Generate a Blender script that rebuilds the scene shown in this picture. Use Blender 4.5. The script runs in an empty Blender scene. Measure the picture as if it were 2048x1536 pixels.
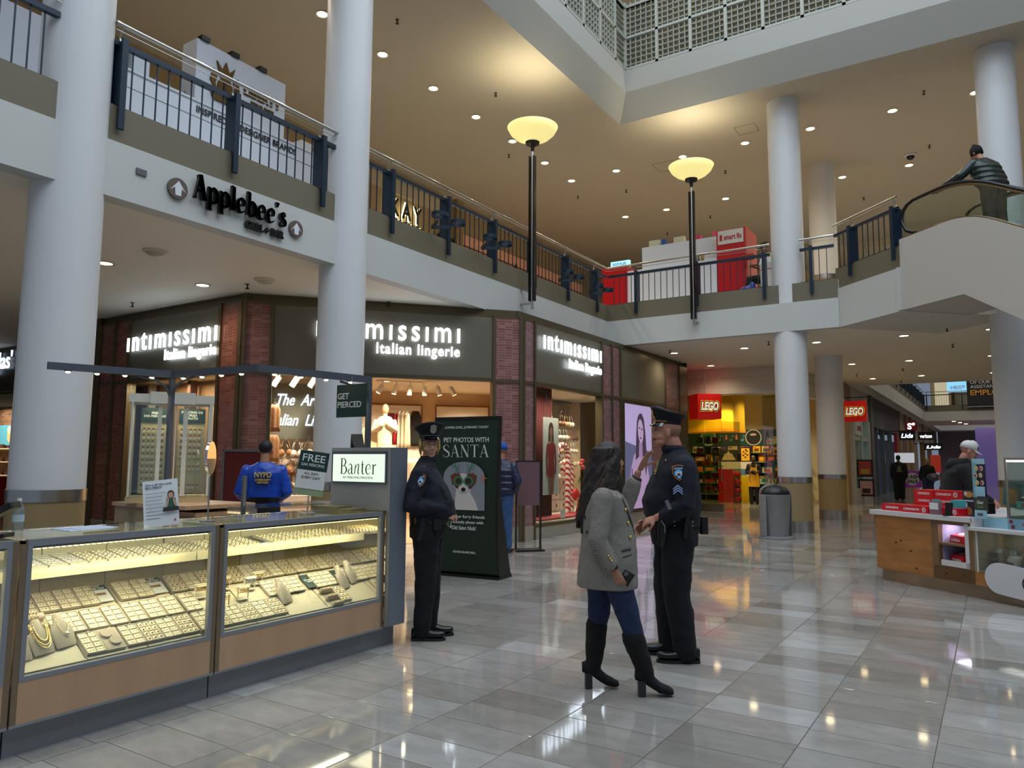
import bpy, bmesh, math, random
from math import sin, cos, pi, radians
from mathutils import Vector, Matrix, Euler
random.seed(7)
SC = bpy.context.scene
COL = SC.collection
V = Vector
# ---------------------------------------------------------------- materials
def s2l(c):
    return tuple(((v/255.)/12.92 if v <= 10 else ((v/255.+.055)/1.055)**2.4) for v in c)
MC = {}
def mat(name, rgb, rough=.5, metal=0., emit=0., ecol=None, noise=None, bump=None, alpha=1., trans=0., coat=0., spec=.5, wave=None, aniso=None):
    if name in MC: return MC[name]
    m = bpy.data.materials.new(name); m.use_nodes = True
    nt = m.node_tree; b = nt.nodes['Principled BSDF']; L = nt.links
    c = (*s2l(rgb), 1)
    b.inputs['Base Color'].default_value = c
    b.inputs['Roughness'].default_value = rough
    b.inputs['Metallic'].default_value = metal
    b.inputs['Specular IOR Level'].default_value = spec
    if coat: b.inputs['Coat Weight'].default_value = coat; b.inputs['Coat Roughness'].default_value = .08
    if trans: b.inputs['Transmission Weight'].default_value = trans; b.inputs['IOR'].default_value = 1.1
    if alpha < 1: b.inputs['Alpha'].default_value = alpha
    if emit:
        b.inputs['Emission Color'].default_value = (*s2l(ecol or rgb), 1)
        b.inputs['Emission Strength'].default_value = emit
    tc = None
    if noise or bump or wave:
        tc = nt.nodes.new('ShaderNodeTexCoord')
    if noise:   # (scale, amount, stretch)
        sc, am = noise[0], noise[1]; st = noise[2] if len(noise) > 2 else (1, 1, 1)
        mp = nt.nodes.new('ShaderNodeMapping'); mp.inputs['Scale'].default_value = [sc*k for k in st]
        L.new(tc.outputs['Object'], mp.inputs[0])
        n = nt.nodes.new('ShaderNodeTexNoise'); n.inputs['Scale'].default_value = 1; n.inputs['Detail'].default_value = 5
        L.new(mp.outputs[0], n.inputs['Vector'])
        r = nt.nodes.new('ShaderNodeMapRange'); r.inputs[1].default_value = .3; r.inputs[2].default_value = .7
        r.inputs[3].default_value = 1-am; r.inputs[4].default_value = 1+am*.6
        L.new(n.outputs['Fac'], r.inputs[0])
        mx = nt.nodes.new('ShaderNodeVectorMath'); mx.operation = 'SCALE'; mx.inputs[0].default_value = c[:3]
        L.new(r.outputs[0], mx.inputs['Scale']); L.new(mx.outputs[0], b.inputs['Base Color'])
    if bump:    # (scale, strength)
        n = nt.nodes.new('ShaderNodeTexNoise'); n.inputs['Scale'].default_value = bump[0]; n.inputs['Detail'].default_value = 4
        L.new(tc.outputs['Object'], n.inputs['Vector'])
        bp = nt.nodes.new('ShaderNodeBump'); bp.inputs['Strength'].default_value = bump[1]; bp.inputs['Distance'].default_value = .01
        L.new(n.outputs['Fac'], bp.inputs['Height']); L.new(bp.outputs[0], b.inputs['Normal'])
    MC[name] = m
    return m
def glass(name, tint=(235, 240, 238), a=.12, rough=.02):
    """thin pane: mostly clear with a mirror part that grows at grazing angles"""
    if name in MC: return MC[name]
    m = bpy.data.materials.new(name); m.use_nodes = True; nt = m.node_tree; nt.nodes.clear()
    o = nt.nodes.new('ShaderNodeOutputMaterial'); mx = nt.nodes.new('ShaderNodeMixShader')
    t = nt.nodes.new('ShaderNodeBsdfTransparent'); t.inputs[0].default_value = (*s2l(tint), 1)
    g = nt.nodes.new('ShaderNodeBsdfGlossy'); g.inputs[0].default_value = (.9, .9, .9, 1); g.inputs[1].default_value = rough
    f = nt.nodes.new('ShaderNodeLayerWeight'); f.inputs['Blend'].default_value = .5
    pw = nt.nodes.new('ShaderNodeMath'); pw.operation = 'POWER'; pw.inputs[1].default_value = 4
    ml = nt.nodes.new('ShaderNodeMath'); ml.operation = 'MULTIPLY_ADD'; ml.inputs[1].default_value = .6; ml.inputs[2].default_value = a*.3
    nt.links.new(f.outputs['Facing'], pw.inputs[0]); nt.links.new(pw.outputs[0], ml.inputs[0]); nt.links.new(ml.outputs[0], mx.inputs[0])
    nt.links.new(t.outputs[0], mx.inputs[1]); nt.links.new(g.outputs[0], mx.inputs[2]); nt.links.new(mx.outputs[0], o.inputs[0])
    MC[name] = m
    return m
class NT:
    """tiny node helper"""
    def __init__(s, name, rough=.4):
        s.m = bpy.data.materials.new(name); s.m.use_nodes = True; s.nt = s.m.node_tree
        s.b = s.nt.nodes['Principled BSDF']; s.b.inputs['Roughness'].default_value = rough
        MC[name] = s.m
    def n(s, t, **k):
        x = s.nt.nodes.new(t)
        for a, v in k.items(): setattr(x, a, v)
        return x
    def l(s, a, b): s.nt.links.new(a, b)
    def math(s, op, a, b=None, c=None):
        x = s.n('ShaderNodeMath', operation=op)
        for i, v in enumerate((a, b, c)):
            if v is None: continue
            if isinstance(v, (int, float)): x.inputs[i].default_value = v
            else: s.l(v, x.inputs[i])
        return x.outputs[0]
def tiles(name, u, v, w, h, cols, grout, gw, rough, jitter=1.0, vein=0.0, bump=.0, coat=0., shift=(0, 0), bumpw=0.):
    """stone/ceramic tile: strips of width w along u, cut at length h along v, each strip with its own offset.
    u, v = (x,y,z) weights of object coordinates; cols = list of colours"""
    N = NT(name, rough)
    tc = N.n('ShaderNodeTexCoord'); sep = N.n('ShaderNodeSeparateXYZ'); N.l(tc.outputs['Object'], sep.inputs[0])
    def comb(wt, sh):
        r = None
        for k in range(3):
            if wt[k]:
                t = N.math('MULTIPLY', sep.outputs[k], wt[k]); r = t if r is None else N.math('ADD', r, t)
        return N.math('ADD', r, sh)
    U = N.math('DIVIDE', comb(u, shift[0]), w); Vv = N.math('DIVIDE', comb(v, shift[1]), h)
    ui = N.math('FLOOR', U); uf = N.math('SUBTRACT', U, ui)
    wn = N.n('ShaderNodeTexWhiteNoise', noise_dimensions='1D'); N.l(ui, wn.inputs['W'])
    V2 = N.math('ADD', Vv, N.math('MULTIPLY', wn.outputs['Value'], jitter))
    vi = N.math('FLOOR', V2); vf = N.math('SUBTRACT', V2, vi)
    cb = N.n('ShaderNodeCombineXYZ'); N.l(ui, cb.inputs[0]); N.l(vi, cb.inputs[1])
    w2 = N.n('ShaderNodeTexWhiteNoise', noise_dimensions='3D'); N.l(cb.outputs[0], w2.inputs['Vector'])
    rp = N.n('ShaderNodeValToRGB'); rp.color_ramp.interpolation = 'LINEAR'
    el = rp.color_ramp.elements
    while len(el) < len(cols): el.new(.5)
    for i, c in enumerate(cols): el[i].position = i/(len(cols)-1); el[i].color = (*s2l(c), 1)
    N.l(w2.outputs['Value'], rp.inputs[0])
    col = rp.outputs[0]
    def edge(fr, ww):
        a = N.math('MINIMUM', fr, N.math('SUBTRACT', 1., fr)); return N.math('MULTIPLY', a, ww)
    ed = N.math('MINIMUM', edge(uf, w), edge(vf, h))
    g = N.math('LESS_THAN', ed, gw)
    if vein:
        mp = N.n('ShaderNodeMapping'); N.l(tc.outputs['Object'], mp.inputs[0]); mp.inputs['Scale'].default_value = (5, 11, 5)
        ad = N.n('ShaderNodeVectorMath', operation='ADD'); sc = N.n('ShaderNodeVectorMath', operation='SCALE'); sc.inputs['Scale'].default_value = 37.
        N.l(w2.outputs['Color'], sc.inputs[0]); N.l(mp.outputs[0], ad.inputs[0]); N.l(sc.outputs[0], ad.inputs[1])
        nz = N.n('ShaderNodeTexNoise'); nz.inputs['Scale'].default_value = .7; nz.inputs['Detail'].default_value = 7; nz.inputs['Roughness'].default_value = .65
        N.l(ad.outputs[0], nz.inputs['Vector'])
        mr = N.n('ShaderNodeMapRange'); mr.inputs[1].default_value = .3; mr.inputs[2].default_value = .72; mr.inputs[3].default_value = 1-vein; mr.inputs[4].default_value = 1+vein*.5
        N.l(nz.outputs[0], mr.inputs[0])
        # small dark pits
        mp2 = N.n('ShaderNodeMapping'); N.l(ad.outputs[0], mp2.inputs[0]); mp2.inputs['Scale'].default_value = (3, 4, 3)
        n2 = N.n('ShaderNodeTexNoise'); n2.inputs['Scale'].default_value = 2.6; n2.inputs['Detail'].default_value = 2; N.l(mp2.outputs[0], n2.inputs['Vector'])
        pit = N.n('ShaderNodeMapRange'); pit.inputs[1].default_value = .70; pit.inputs[2].default_value = .76; pit.inputs[3].default_value = 1; pit.inputs[4].default_value = .62
        N.l(n2.outputs[0], pit.inputs[0])
        vs = N.n('ShaderNodeVectorMath', operation='SCALE'); N.l(col, vs.inputs[0]); N.l(N.math('MULTIPLY', mr.outputs[0], pit.outputs[0]), vs.inputs['Scale']); col = vs.outputs[0]
    mx = N.n('ShaderNodeMix', data_type='RGBA'); N.l(g, mx.inputs[0]); N.l(col, mx.inputs[6]); mx.inputs[7].default_value = (*s2l(grout), 1)
    N.l(mx.outputs[2], N.b.inputs['Base Color'])
    rr = N.math('ADD', N.math('MULTIPLY', g, .4), rough); N.l(rr, N.b.inputs['Roughness'])
    if coat: N.b.inputs['Coat Weight'].default_value = coat; N.b.inputs['Coat Roughness'].default_value = .05
    if bump:
        hh = N.math('MINIMUM', N.math('DIVIDE', ed, gw*2), 1.)
        if bumpw:
            nb = N.n('ShaderNodeTexNoise'); nb.inputs['Scale'].default_value = 14; N.l(tc.outputs['Object'], nb.inputs['Vector'])
            hh = N.math('ADD', hh, N.math('MULTIPLY', nb.outputs[0], bumpw))
        bp = N.n('ShaderNodeBump'); bp.inputs['Strength'].default_value = bump; bp.inputs['Distance'].default_value = .004
        N.l(hh, bp.inputs['Height']); N.l(bp.outputs[0], N.b.inputs['Normal'])
    return N.m
# ---------------------------------------------------------------- mesh builder
class MB:
    def __init__(s, M=None): s.v = []; s.f = []; s.M = M or Matrix()
    def add(s, vs, fs, M=None):
        k = len(s.v); T = s.M @ M if M is not None else s.M
        s.v += [T @ V(p) for p in vs]; s.f += [tuple(i+k for i in f) for f in fs]; return s
    def box(s, x0, x1, y0, y1, z0, z1, M=None):
        vs = [(x, y, z) for z in (z0, z1) for y in (y0, y1) for x in (x0, x1)]
        return s.add(vs, [(0, 2, 3, 1), (4, 5, 7, 6), (0, 1, 5, 4), (2, 6, 7, 3), (0, 4, 6, 2), (1, 3, 7, 5)], M)
    def rbox(s, x0, x1, y0, y1, z0, z1, r=.01, n=3, M=None):
        """box with corners rounded in plan"""
        pts = []
        for cx, cy, a0 in ((x1-r, y1-r, 0), (x0+r, y1-r, 90), (x0+r, y0+r, 180), (x1-r, y0+r, 270)):
            for k in range(n+1):
                a = radians(a0+90*k/n); pts.append((cx+r*cos(a), cy+r*sin(a)))
        return s.prism(pts, z0, z1, M=M)
    def prism(s, pts, z0, z1, M=None):
        n = len(pts)
        ar = sum(pts[i][0]*pts[(i+1) % n][1]-pts[(i+1) % n][0]*pts[i][1] for i in range(n))
        if ar < 0: pts = pts[::-1]
        vs = [(x, y, z0) for x, y in pts]+[(x, y, z1) for x, y in pts]
        fs = [tuple(range(n))[::-1], tuple(range(n, 2*n))]+[(i, (i+1) % n, n+(i+1) % n, n+i) for i in range(n)]
        return s.add(vs, fs, M)
    def loft(s, secs, cap=True, M=None, closed=True):
        n = len(secs[0]); vs = [p for c in secs for p in c]; fs = []
        for k in range(len(secs)-1):
            for i in range(n if closed else n-1):
                j = (i+1) % n; fs.append((k*n+i, k*n+j, (k+1)*n+j, (k+1)*n+i))
        if cap: fs += [tuple(range(n))[::-1], tuple(range((len(secs)-1)*n, len(secs)*n))]
        return s.add(vs, fs, M)
    def tube(s, pts, r, seg=8, flat=1., M=None, cap=True, up=None):
        pts = [V(p) for p in pts]; n = len(pts)
        rs = r if isinstance(r, (list, tuple)) else [r]*n
        secs = []; prev = None
        for i, p in enumerate(pts):
            t = (pts[min(i+1, n-1)]-pts[max(i-1, 0)])
            t = t.normalized() if t.length > 1e-9 else V((0, 0, 1))
            if prev is None:
                a = V(up) if up else (V((0, 0, 1)) if abs(t.z) < .9 else V((1, 0, 0)))
            else: a = prev
            a = (a-t*a.dot(t)); a = a.normalized() if a.length > 1e-6 else t.orthogonal().normalized()
            prev = a; b = t.cross(a)
            secs.append([p+(a*cos(2*pi*k/seg)*flat+b*sin(2*pi*k/seg))*rs[i] for k in range(seg)])
        return s.loft(secs, cap, M)
    def cyl(s, x, y, z0, z1, r, seg=24, r1=None, M=None):
        r1 = r if r1 is None else r1
        return s.loft([[(x+q*cos(2*pi*k/seg), y+q*sin(2*pi*k/seg), z) for k in range(seg)] for z, q in ((z0, r), (z1, r1))], True, M)
    def lathe(s, prof, seg=24, M=None, cap=False, sy=1.):
        return s.loft([[(q*cos(2*pi*k/seg), q*sin(2*pi*k/seg)*sy, z) for k in range(seg)] for q, z in prof], cap, M)
    def ell(s, c, r, seg=14, rings=8, M=None):
        c = V(c); secs = []
        for i in range(rings+1):
            a = -pi/2+pi*i/rings; q = max(cos(a), .02)
            secs.append([(c.x+r[0]*q*cos(2*pi*k/seg), c.y+r[1]*q*sin(2*pi*k/seg), c.z+r[2]*sin(a)) for k in range(seg)])
        return s.loft(secs, True, M)
    def quad(s, a, b, c, d, M=None): return s.add([a, b, c, d], [(0, 1, 2, 3)], M)
    def poly(s, pts, M=None): return s.add(pts, [tuple(range(len(pts)))], M)
    def out(s, name, m, parent=None, smooth=False, bevel=0, loc=None, rot=0):
        me = bpy.data.meshes.new(name); me.from_pydata([tuple(p) for p in s.v], [], s.f); me.update()
        if m: me.materials.append(m)
        o = bpy.data.objects.new(name, me); COL.objects.link(o)
        if parent: o.parent = parent
        if loc is not None: o.location = loc; o.rotation_euler = (0, 0, rot)
        if smooth:
            me.shade_smooth()
            if smooth is not True: me.set_sharp_from_angle(angle=radians(smooth))
        if bevel:
            b = o.modifiers.new('bevel', 'BEVEL'); b.width = bevel; b.segments = 2; b.limit_method = 'ANGLE'; b.angle_limit = radians(40)
        return o
def remesh(o, vox, it=4, fac=.5):
    r = o.modifiers.new('remesh', 'REMESH'); r.mode = 'VOXEL'; r.voxel_size = vox; r.use_smooth_shade = True
    if it:
        s = o.modifiers.new('smooth', 'SMOOTH'); s.factor = fac; s.iterations = it
    return o
def thing(name, label, cat, loc=(0, 0, 0), rot=0, group=None):
    o = bpy.data.objects.new(name, None); COL.objects.link(o); o.location = loc; o.rotation_euler = (0, 0, rot)
    o.empty_display_size = .1
    return tag(o, label, cat, group)
def tag(o, label, cat, group=None):
    o['label'] = label; o['category'] = cat
    if group: o['group'] = group
    return o
def struct(o): o['kind'] = 'structure'; return o
def dup(o, loc, rot=None, label=None, group=None):
    def rec(a, par):
        c = a.copy(); COL.objects.link(c)
        if par: c.parent = par
        for ch in list(a.children): rec(ch, c)
        return c
    r = rec(o, None); r.location = loc
    if rot is not None: r.rotation_euler = (0, 0, rot)
    if label: r['label'] = label
    if group: r['group'] = group
    return r
TEXTS = []
def text(s, size, o, xd, nd, m, parent=None, name='lettering', ext=.002, bold=0., align='CENTER', sx=1., shear=0., sp=1., lsp=1., w=None, h=None):
    """text standing in the plane through o with x direction xd and outward normal nd (local to parent)"""
    c = bpy.data.curves.new(name, 'FONT'); c.body = s; c.size = size; c.extrude = ext; c.offset = bold; c.align_x = align; c.align_y = 'CENTER'
    c.shear = shear; c.space_character = sp; c.space_line = lsp; c.resolution_u = 3
    c.materials.append(m)
    ob = bpy.data.objects.new(name, c); COL.objects.link(ob)
    x = V(xd).normalized(); n = V(nd).normalized(); y = n.cross(x)
    R = Matrix((x, y, n)).transposed().to_4x4(); ob.matrix_world = Matrix.Translation(V(o)) @ R @ Matrix.Diagonal((sx, 1, 1, 1))
    if parent: ob.parent = parent
    if w: ob['fw'] = w
    if h: ob['fh'] = h
    TEXTS.append(ob); return ob
def frameM(o, xd, zd=(0, 0, 1)):
    """matrix with local x along xd, local z = zd(up), local y = z cross x"""
    x = V(xd).normalized(); z = V(zd).normalized(); y = z.cross(x).normalized()
    M = Matrix((x, y, z)).transposed().to_4x4(); M.translation = V(o); return M
def faceM(o, xd, nd):
    """matrix for flat artwork: local x along xd, local y up, local z = outward normal"""
    x = V(xd).normalized(); n = V(nd).normalized(); y = n.cross(x)
    M = Matrix((x, y, n)).transposed().to_4x4(); M.translation = V(o); return M
def area(name, loc, rot, size, power, col, sizey=None, parent=None, spread=None):
    l = bpy.data.lights.new(name, 'AREA'); l.energy = power; l.color = col; l.size = size
    if sizey: l.shape = 'RECTANGLE'; l.size_y = sizey
    if spread: l.spread = radians(spread)
    o = bpy.data.objects.new(name, l); COL.objects.link(o); o.location = loc; o.rotation_euler = [radians(a) for a in rot]
    if parent: o.parent = parent
    return o
def spot(name, loc, power, col, ang=120, blend=.6, rad=.06, parent=None, rot=(0, 0, 0)):
    l = bpy.data.lights.new(name, 'SPOT'); l.energy = power; l.color = col; l.spot_size = radians(ang); l.spot_blend = blend; l.shadow_soft_size = rad
    o = bpy.data.objects.new(name, l); COL.objects.link(o); o.location = loc; o.rotation_euler = [radians(a) for a in rot]
    if parent: o.parent = parent
    return o
WARM = (1, .84, .62); COOL = (.80, .90, 1.)
# ---------------------------------------------------------------- shared materials
WHITE = mat('white_paint', (205, 203, 197), .6, noise=(.6, .03))
FASC = mat('white_fascia_paint', (196, 197, 192), .55, noise=(.5, .03))
SOFF = mat('soffit_paint', (234, 228, 214), .7, noise=(.4, .03))
UCEIL = mat('upper_ceiling_paint', (176, 169, 156), .75, noise=(.3, .03))
OLIVE = mat('olive_strip_paint', (112, 104, 84), .5)
TEAL = mat('dark_teal_metal', (15, 38, 56), .4, .2)
STEEL = mat('brushed_steel', (190, 188, 182), .28, 1., noise=(3, .08, (1, 1, .1)))
COLM = mat('column_white', (216, 217, 217), .45, noise=(1.2, .03))
TANB = mat('column_tan_base', (150, 128, 88), .5)
BRONZE = mat('bronze_frame', (98, 86, 62), .35, .5)
BRZP = mat('bronze_panel', (112, 106, 92), .38, .2)
BLACK = mat('black_plastic', (14, 14, 15), .4)
DGREEN = mat('banner_green', (18, 52, 46), .5)
GLS = glass('clear_glass')
LAMP = mat('downlight_glow', (255, 240, 205), .5, emit=14, ecol=(255, 226, 170))
SIGNW = mat('lit_white_letters', (255, 255, 255), .4, emit=3.6, ecol=(226, 240, 255))
PAPER = mat('white_paper', (222, 224, 222), .6)
GREYM = mat('grey_metal', (112, 114, 116), .35, .6)
WOODL = mat('light_maple_laminate', (186, 150, 118), .4, noise=(5, .12, (1, 1, .18)))
# ---------------------------------------------------------------- drawn serif letters (strokes of varying width)
_a = (.08, .5, .02), (.2, .62, .035), (.36, .6, .06), (.42, .45, .09), (.42, .08, .09), (.5, .0, .04), (.58, .05, .02)
_bowl = (.12, .46, .03), (.3, .62, .05), (.50, .48, .10), (.51, .14, .10), (.3, 0, .05), (.12, .12, .03)
GLY = {
 'B': (.70, [((.16, 0, .1), (.16, 1, .1)), ((0, .985, .025), (.3, .985, .025)), ((0, .012, .025), (.3, .012, .025)), ((.2, .985, .025), (.42, .97, .05), (.56, .76, .10), (.42, .54, .05), (.2, .52, .025)), ((.2, .52, .025), (.48, .5, .05), (.65, .26, .11), (.48, .02, .05), (.2, .012, .025))]),
 'a': (.58, [_a, ((.42, .37, .02), (.2, .31, .04), (.07, .15, .08), (.16, .005, .05), (.3, .02, .03), (.42, .14, .02))]),
 'n': (.60, [((.10, 0, .085), (.10, .6, .085)), ((0, .6, .025), (.12, .6, .025)), ((.0, .012, .025), (.2, .012, .025)), ((.12, .42, .02), (.28, .6, .045), (.44, .52, .085), (.45, .0, .085)), ((.34, .012, .025), (.56, .012, .025))]),
 'i': (.60, [((.05, 0, .07), (.17, .6, .07)), ((.12, .30, .02), (.32, .58, .035), (.46, .57, .07), (.40, .12, .08), (.46, .0, .04), (.56, .10, .02))]),
 't': (.40, [((.17, .86, .03), (.17, .6, .09), (.17, .12, .09), (.25, .0, .05), (.37, .07, .02)), ((0, .6, .025), (.36, .6, .025))]),
 'e': (.56, [((.08, .33, .02), (.47, .33, .02)), ((.47, .33, .02), (.44, .53, .06), (.27, .625, .035), (.08, .46, .08), (.06, .24, .10), (.15, .05, .07), (.3, 0, .035), (.49, .12, .02))]),
 'r': (.46, [((.13, 0, .09), (.13, .6, .09)), ((.0, .6, .025), (.15, .6, .025)), ((0, .012, .025), (.27, .012, .025)), ((.14, .40, .02), (.26, .58, .04), (.40, .57, .09))]),
 'p': (.62, [((.13, -.3, .09), (.13, .6, .09)), ((0, .6, .03), (.15, .6, .03)), ((0, -.3, .03), (.27, -.3, .03)), _bowl]), 'b': (.62, [((.13, 0, .09), (.13, 1, .09)), ((0, 1, .03), (.15, 1, .03)), _bowl]), 'l': (.30, [((.14, 0, .1), (.14, 1, .1)), ((0, 1, .03), (.16, 1, .03)), ((0, .015, .03), (.28, .015, .03))]),
 's': (.48, [((.38, .46, .02), (.34, .6, .03), (.2, .62, .03), (.08, .5, .07), (.18, .36, .09), (.36, .24, .09), (.38, .08, .06), (.22, 0, .03), (.08, .03, .03), (.05, .17, .02))]), "'": (.18, [((.08, 1, .1), (.05, .78, .03))]),
 'S': (.60, [((.50, .76, .02), (.44, .95, .03), (.27, 1, .035), (.10, .86, .08), (.13, .66, .12), (.3, .52, .13), (.48, .37, .12), (.52, .15, .09), (.33, 0, .035), (.12, .05, .03), (.05, .25, .02))]),
 'A': (.72, [((.08, 0, .03), (.33, 1, .03)), ((.33, 1, .11), (.60, 0, .12)), ((.17, .34, .03), (.48, .34, .03)), ((0, .012, .025), (.18, .012, .025)), ((.48, .012, .025), (.72, .012, .025))]),
 'N': (.74, [((.10, 0, .03), (.10, 1, .03)), ((.10, 1, .12), (.60, 0, .12)), ((.60, 0, .03), (.60, 1, .03)), ((0, .012, .025), (.2, .012, .025)), ((0, .988, .025), (.14, .988, .025)), ((.5, .988, .025), (.7, .988, .025))]),
 'T': (.66, [((.32, 0, .12), (.32, 1, .12)), ((.02, .985, .03), (.62, .985, .03)), ((.02, .99, .03), (.02, .80, .02)), ((.62, .99, .03), (.62, .80, .02)), ((.2, .012, .025), (.44, .012, .025))])}
def serif(s, w, h, o, xd, nd, m, parent, name, depth=.002, k=1., align=0., gap=.06):
    """word of drawn serif letters: total width w, capital height h, anchored at o (align 0 centre)"""
    tot = sum(GLY[c][0]+gap for c in s)-gap; sx = w/tot; F = faceM(o, xd, nd); mb = MB(F); x0 = -w/2
    for c in s:
        for st in GLY[c][1]:
            P = [V((p[0], p[1], p[2])) for p in st]; Q = []
            if len(P) > 2:
                for i in range(len(P)-1):
                    a, b, c_, d = P[max(i-1, 0)], P[i], P[i+1], P[min(i+2, len(P)-1)]
                    for u in (0, .25, .5, .75): Q.append(.5*((2*b)+(c_-a)*u+(2*a-5*b+4*c_-d)*u*u+(3*b-a-3*c_+d)*u**3))
                Q.append(P[-1])
            else: Q = P
            L, R_ = [], []
            for i, p in enumerate(Q):
                d = Q[min(i+1, len(Q)-1)]-Q[max(i-1, 0)]; d = V((d.x*sx, d.y*h)); n = V((-d.y, d.x)).normalized() if d.length else V((0, 1)); wd = max(p.z, .012)*k*h*.5
                L.append((x0+p.x*sx+n.x*wd, (p.y-.5)*h+n.y*wd)); R_.append((x0+p.x*sx-n.x*wd, (p.y-.5)*h-n.y*wd))
            for i in range(len(Q)-1):
                a, b, c_, d = L[i], L[i+1], R_[i+1], R_[i]
                mb.add([(a[0], a[1], 0), (b[0], b[1], 0), (c_[0], c_[1], 0), (d[0], d[1], 0), (a[0], a[1], depth), (b[0], b[1], depth), (c_[0], c_[1], depth), (d[0], d[1], depth)], [(4, 5, 6, 7), (7, 6, 5, 4)[::1], (0, 1, 5, 4), (2, 3, 7, 6)] if depth > .004 else [(4, 7, 6, 5)])
        x0 += (GLY[c][0]+gap)*sx
    return mb.out(name, m, parent)
# ================================================================ SHELL
FLOORM = tiles('polished_stone_tiles', (1, 0, 0), (0, 1, 0), .6215, .311, [(132, 127, 120), (152, 148, 142), (160, 157, 152), (146, 141, 134), (178, 177, 174)], (62, 58, 55), .0022, .055, 1., .2, .25, 0, (.333, .02))
FLOORM.node_tree.nodes['Principled BSDF'].inputs['Specular IOR Level'].default_value = .8
f = MB().box(-34, 12, -7, 80, -.1, 0).out('floor', FLOORM); struct(f)
# ---- lower soffit and second floor slab
SB, ST, SL = 4.36, 4.98, 5.40     # soffit, fascia top, slab top
def slab(name, x0, x1, y0, y1, z0=SB, z1=SL-.02, m=SOFF):
    return struct(MB().box(x0, x1, y0, y1, z0, z1).out(name, m))
slab('ceiling_lower_left', -34, -8.02, -7, 80)
slab('ceiling_lower_middle', -8.02, 12, 16.82, 30.5)
slab('ceiling_lower_corridor', -8.02, -3.87, 30.5, 80)
slab('ceiling_lower_bridge', -3.87, 12, 58.4, 66)
slab('ceiling_lower_far', -3.87, 12, 76, 80)
def fascia(name, pts, out, z0=SB-.012, zs=ST, z1=SL):
    """white band with an olive strip above, along a line of points; out = outward offset direction per segment"""
    a = MB(); b = MB()
    for (p, q), n in zip(zip(pts, pts[1:]), out):
        p = V((*p, 0)); q = V((*q, 0)); n = V((*n, 0)); d = (q-p).normalized(); L = (q-p).length
        M = frameM(p, d)
        sg = 1 if (V((0, 0, 1)).cross(d)).dot(n) > 0 else -1
        y0, y1 = sorted((-.2*sg, .03*sg)); a.box(0, L, y0, y1, z0, zs, M)
        y0, y1 = sorted((-.2*sg, .0)); b.box(0, L, y0, y1, zs, z1, M)
    o = struct(a.out(name, FASC)); o2 = b.out('olive_strip', OLIVE, o); return o
fascia('wall_balcony_left', [(-8, -7), (-8, 16.8)], [(1, 0)])
fascia('wall_balcony_back', [(-8.0, 16.8), (-2.6, 16.8)], [(0, -1)])
fascia('wall_far_balcony_left', [(-3.85, 30.5), (-3.85, 58.4)], [(1, 0)])
fascia('wall_far_balcony_bridge', [(-3.85, 58.38), (8, 58.38)], [(0, -1)])
fascia('wall_third_balcony_left', [(-3.85, 66), (-3.85, 76)], [(1, 0)])
fascia('wall_third_balcony_bridge', [(-3.85, 75.9), (8, 75.9)], [(0, -1)])
# ---- upper ceiling with atrium opening
UZ = 9.72
def uc(name, x0, x1, y0, y1): return struct(MB().box(x0, x1, y0, y1, UZ, UZ+.3).out(name, UCEIL))
uc('ceiling_upper_left', -34, -7.31, -7, 45); uc('ceiling_upper_back', -7.31, 14, 16.16, 30.0)
GRIDC = tiles('ceiling_grid_tiles', (1, 0, 0), (0, 1, 0), .61, 1.22, [(196, 190, 166), (204, 198, 176)], (140, 136, 118), .012, .8, 0.)
struct(MB().box(-7.31, 14, 30.0, 62, UZ-.25, UZ+.3).out('ceiling_upper_far', GRIDC))
uc('ceiling_upper_right', 7.3, 14, -7, 16.16)
# bevelled collar round the opening
def ring(name, a, b, m):
    """a, b = (inset, z): rectangular ring faces between two insets of the opening"""
    def rect(k): i, z = k; return [(-7.31+i, -6.9, z), (-7.31+i, 16.16-i, z), (7.3-i, 16.16-i, z), (7.3-i, -6.9, z)]
    A, Bq = rect(a), rect(b); mb = MB()
    off = .0
    for k in range(3): mb.quad(A[k], A[k+1], Bq[k+1], Bq[k])
    return struct(mb.out(name, m))
COLLAR = mat('collar_paint', (172, 170, 162), .6)
ring('trim_1', (0, UZ), (.29, 10.35), COLLAR); ring('trim_2', (.29, 10.35), (.29, 10.90), COLLAR)
ring('trim_3', (.29, 10.90), (.10, 10.905), BLACK)
# lattice screens
LAT = mat('lattice_paint', (176, 178, 166), .5)
def lattice(name, o, d, L, h=1.75):
    M = frameM(o, d); mb = MB(); n = int(L/.82)
    for k in range(n+1): mb.box(k*.82-.035, k*.82+.035, -.03, .05, 0, h, M)
    for z in (0, .80, 1.6): mb.box(0, L, -.03, .05, z, z+.06, M)
    mb2 = MB()
    for k in range(n*6): mb2.box(k*.1367-.008, k*.1367+.008, 0, .12, 0, h, M)
    for k in range(1, 13): mb2.box(0, L, 0, .12, k*.134-.008, k*.134+.008, M)
    t = tag(mb.out(name, LAT), 'pale lattice screen of square openings above the atrium collar, '+('running back on the left' if d[1] else 'facing the atrium'), 'screen')
    mb2.out('lattice_grid', LAT, t); return t
lattice('lattice_screen', (-7.06, 15.94, 10.93), (1, 0, 0), 13.9)
lattice('lattice_screen', (-7.06, -6.8, 10.93), (0, 1, 0), 22.7)
TANW = mat('clerestory_tan_wall', (140, 122, 84), .8)
struct(MB().box(-8.4, 8, 17.0, 17.1, 10.0, 13.6).out('wall_clerestory_back', TANW))
struct(MB().box(-8.5, -8.4, -7, 17.0, 10.0, 13.6).out('wall_clerestory_left', TANW))
struct(MB().box(8.0, 8.1, -7, 17.0, 9.5, 13.6).out('wall_clerestory_right', TANW))
mb = MB()
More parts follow.
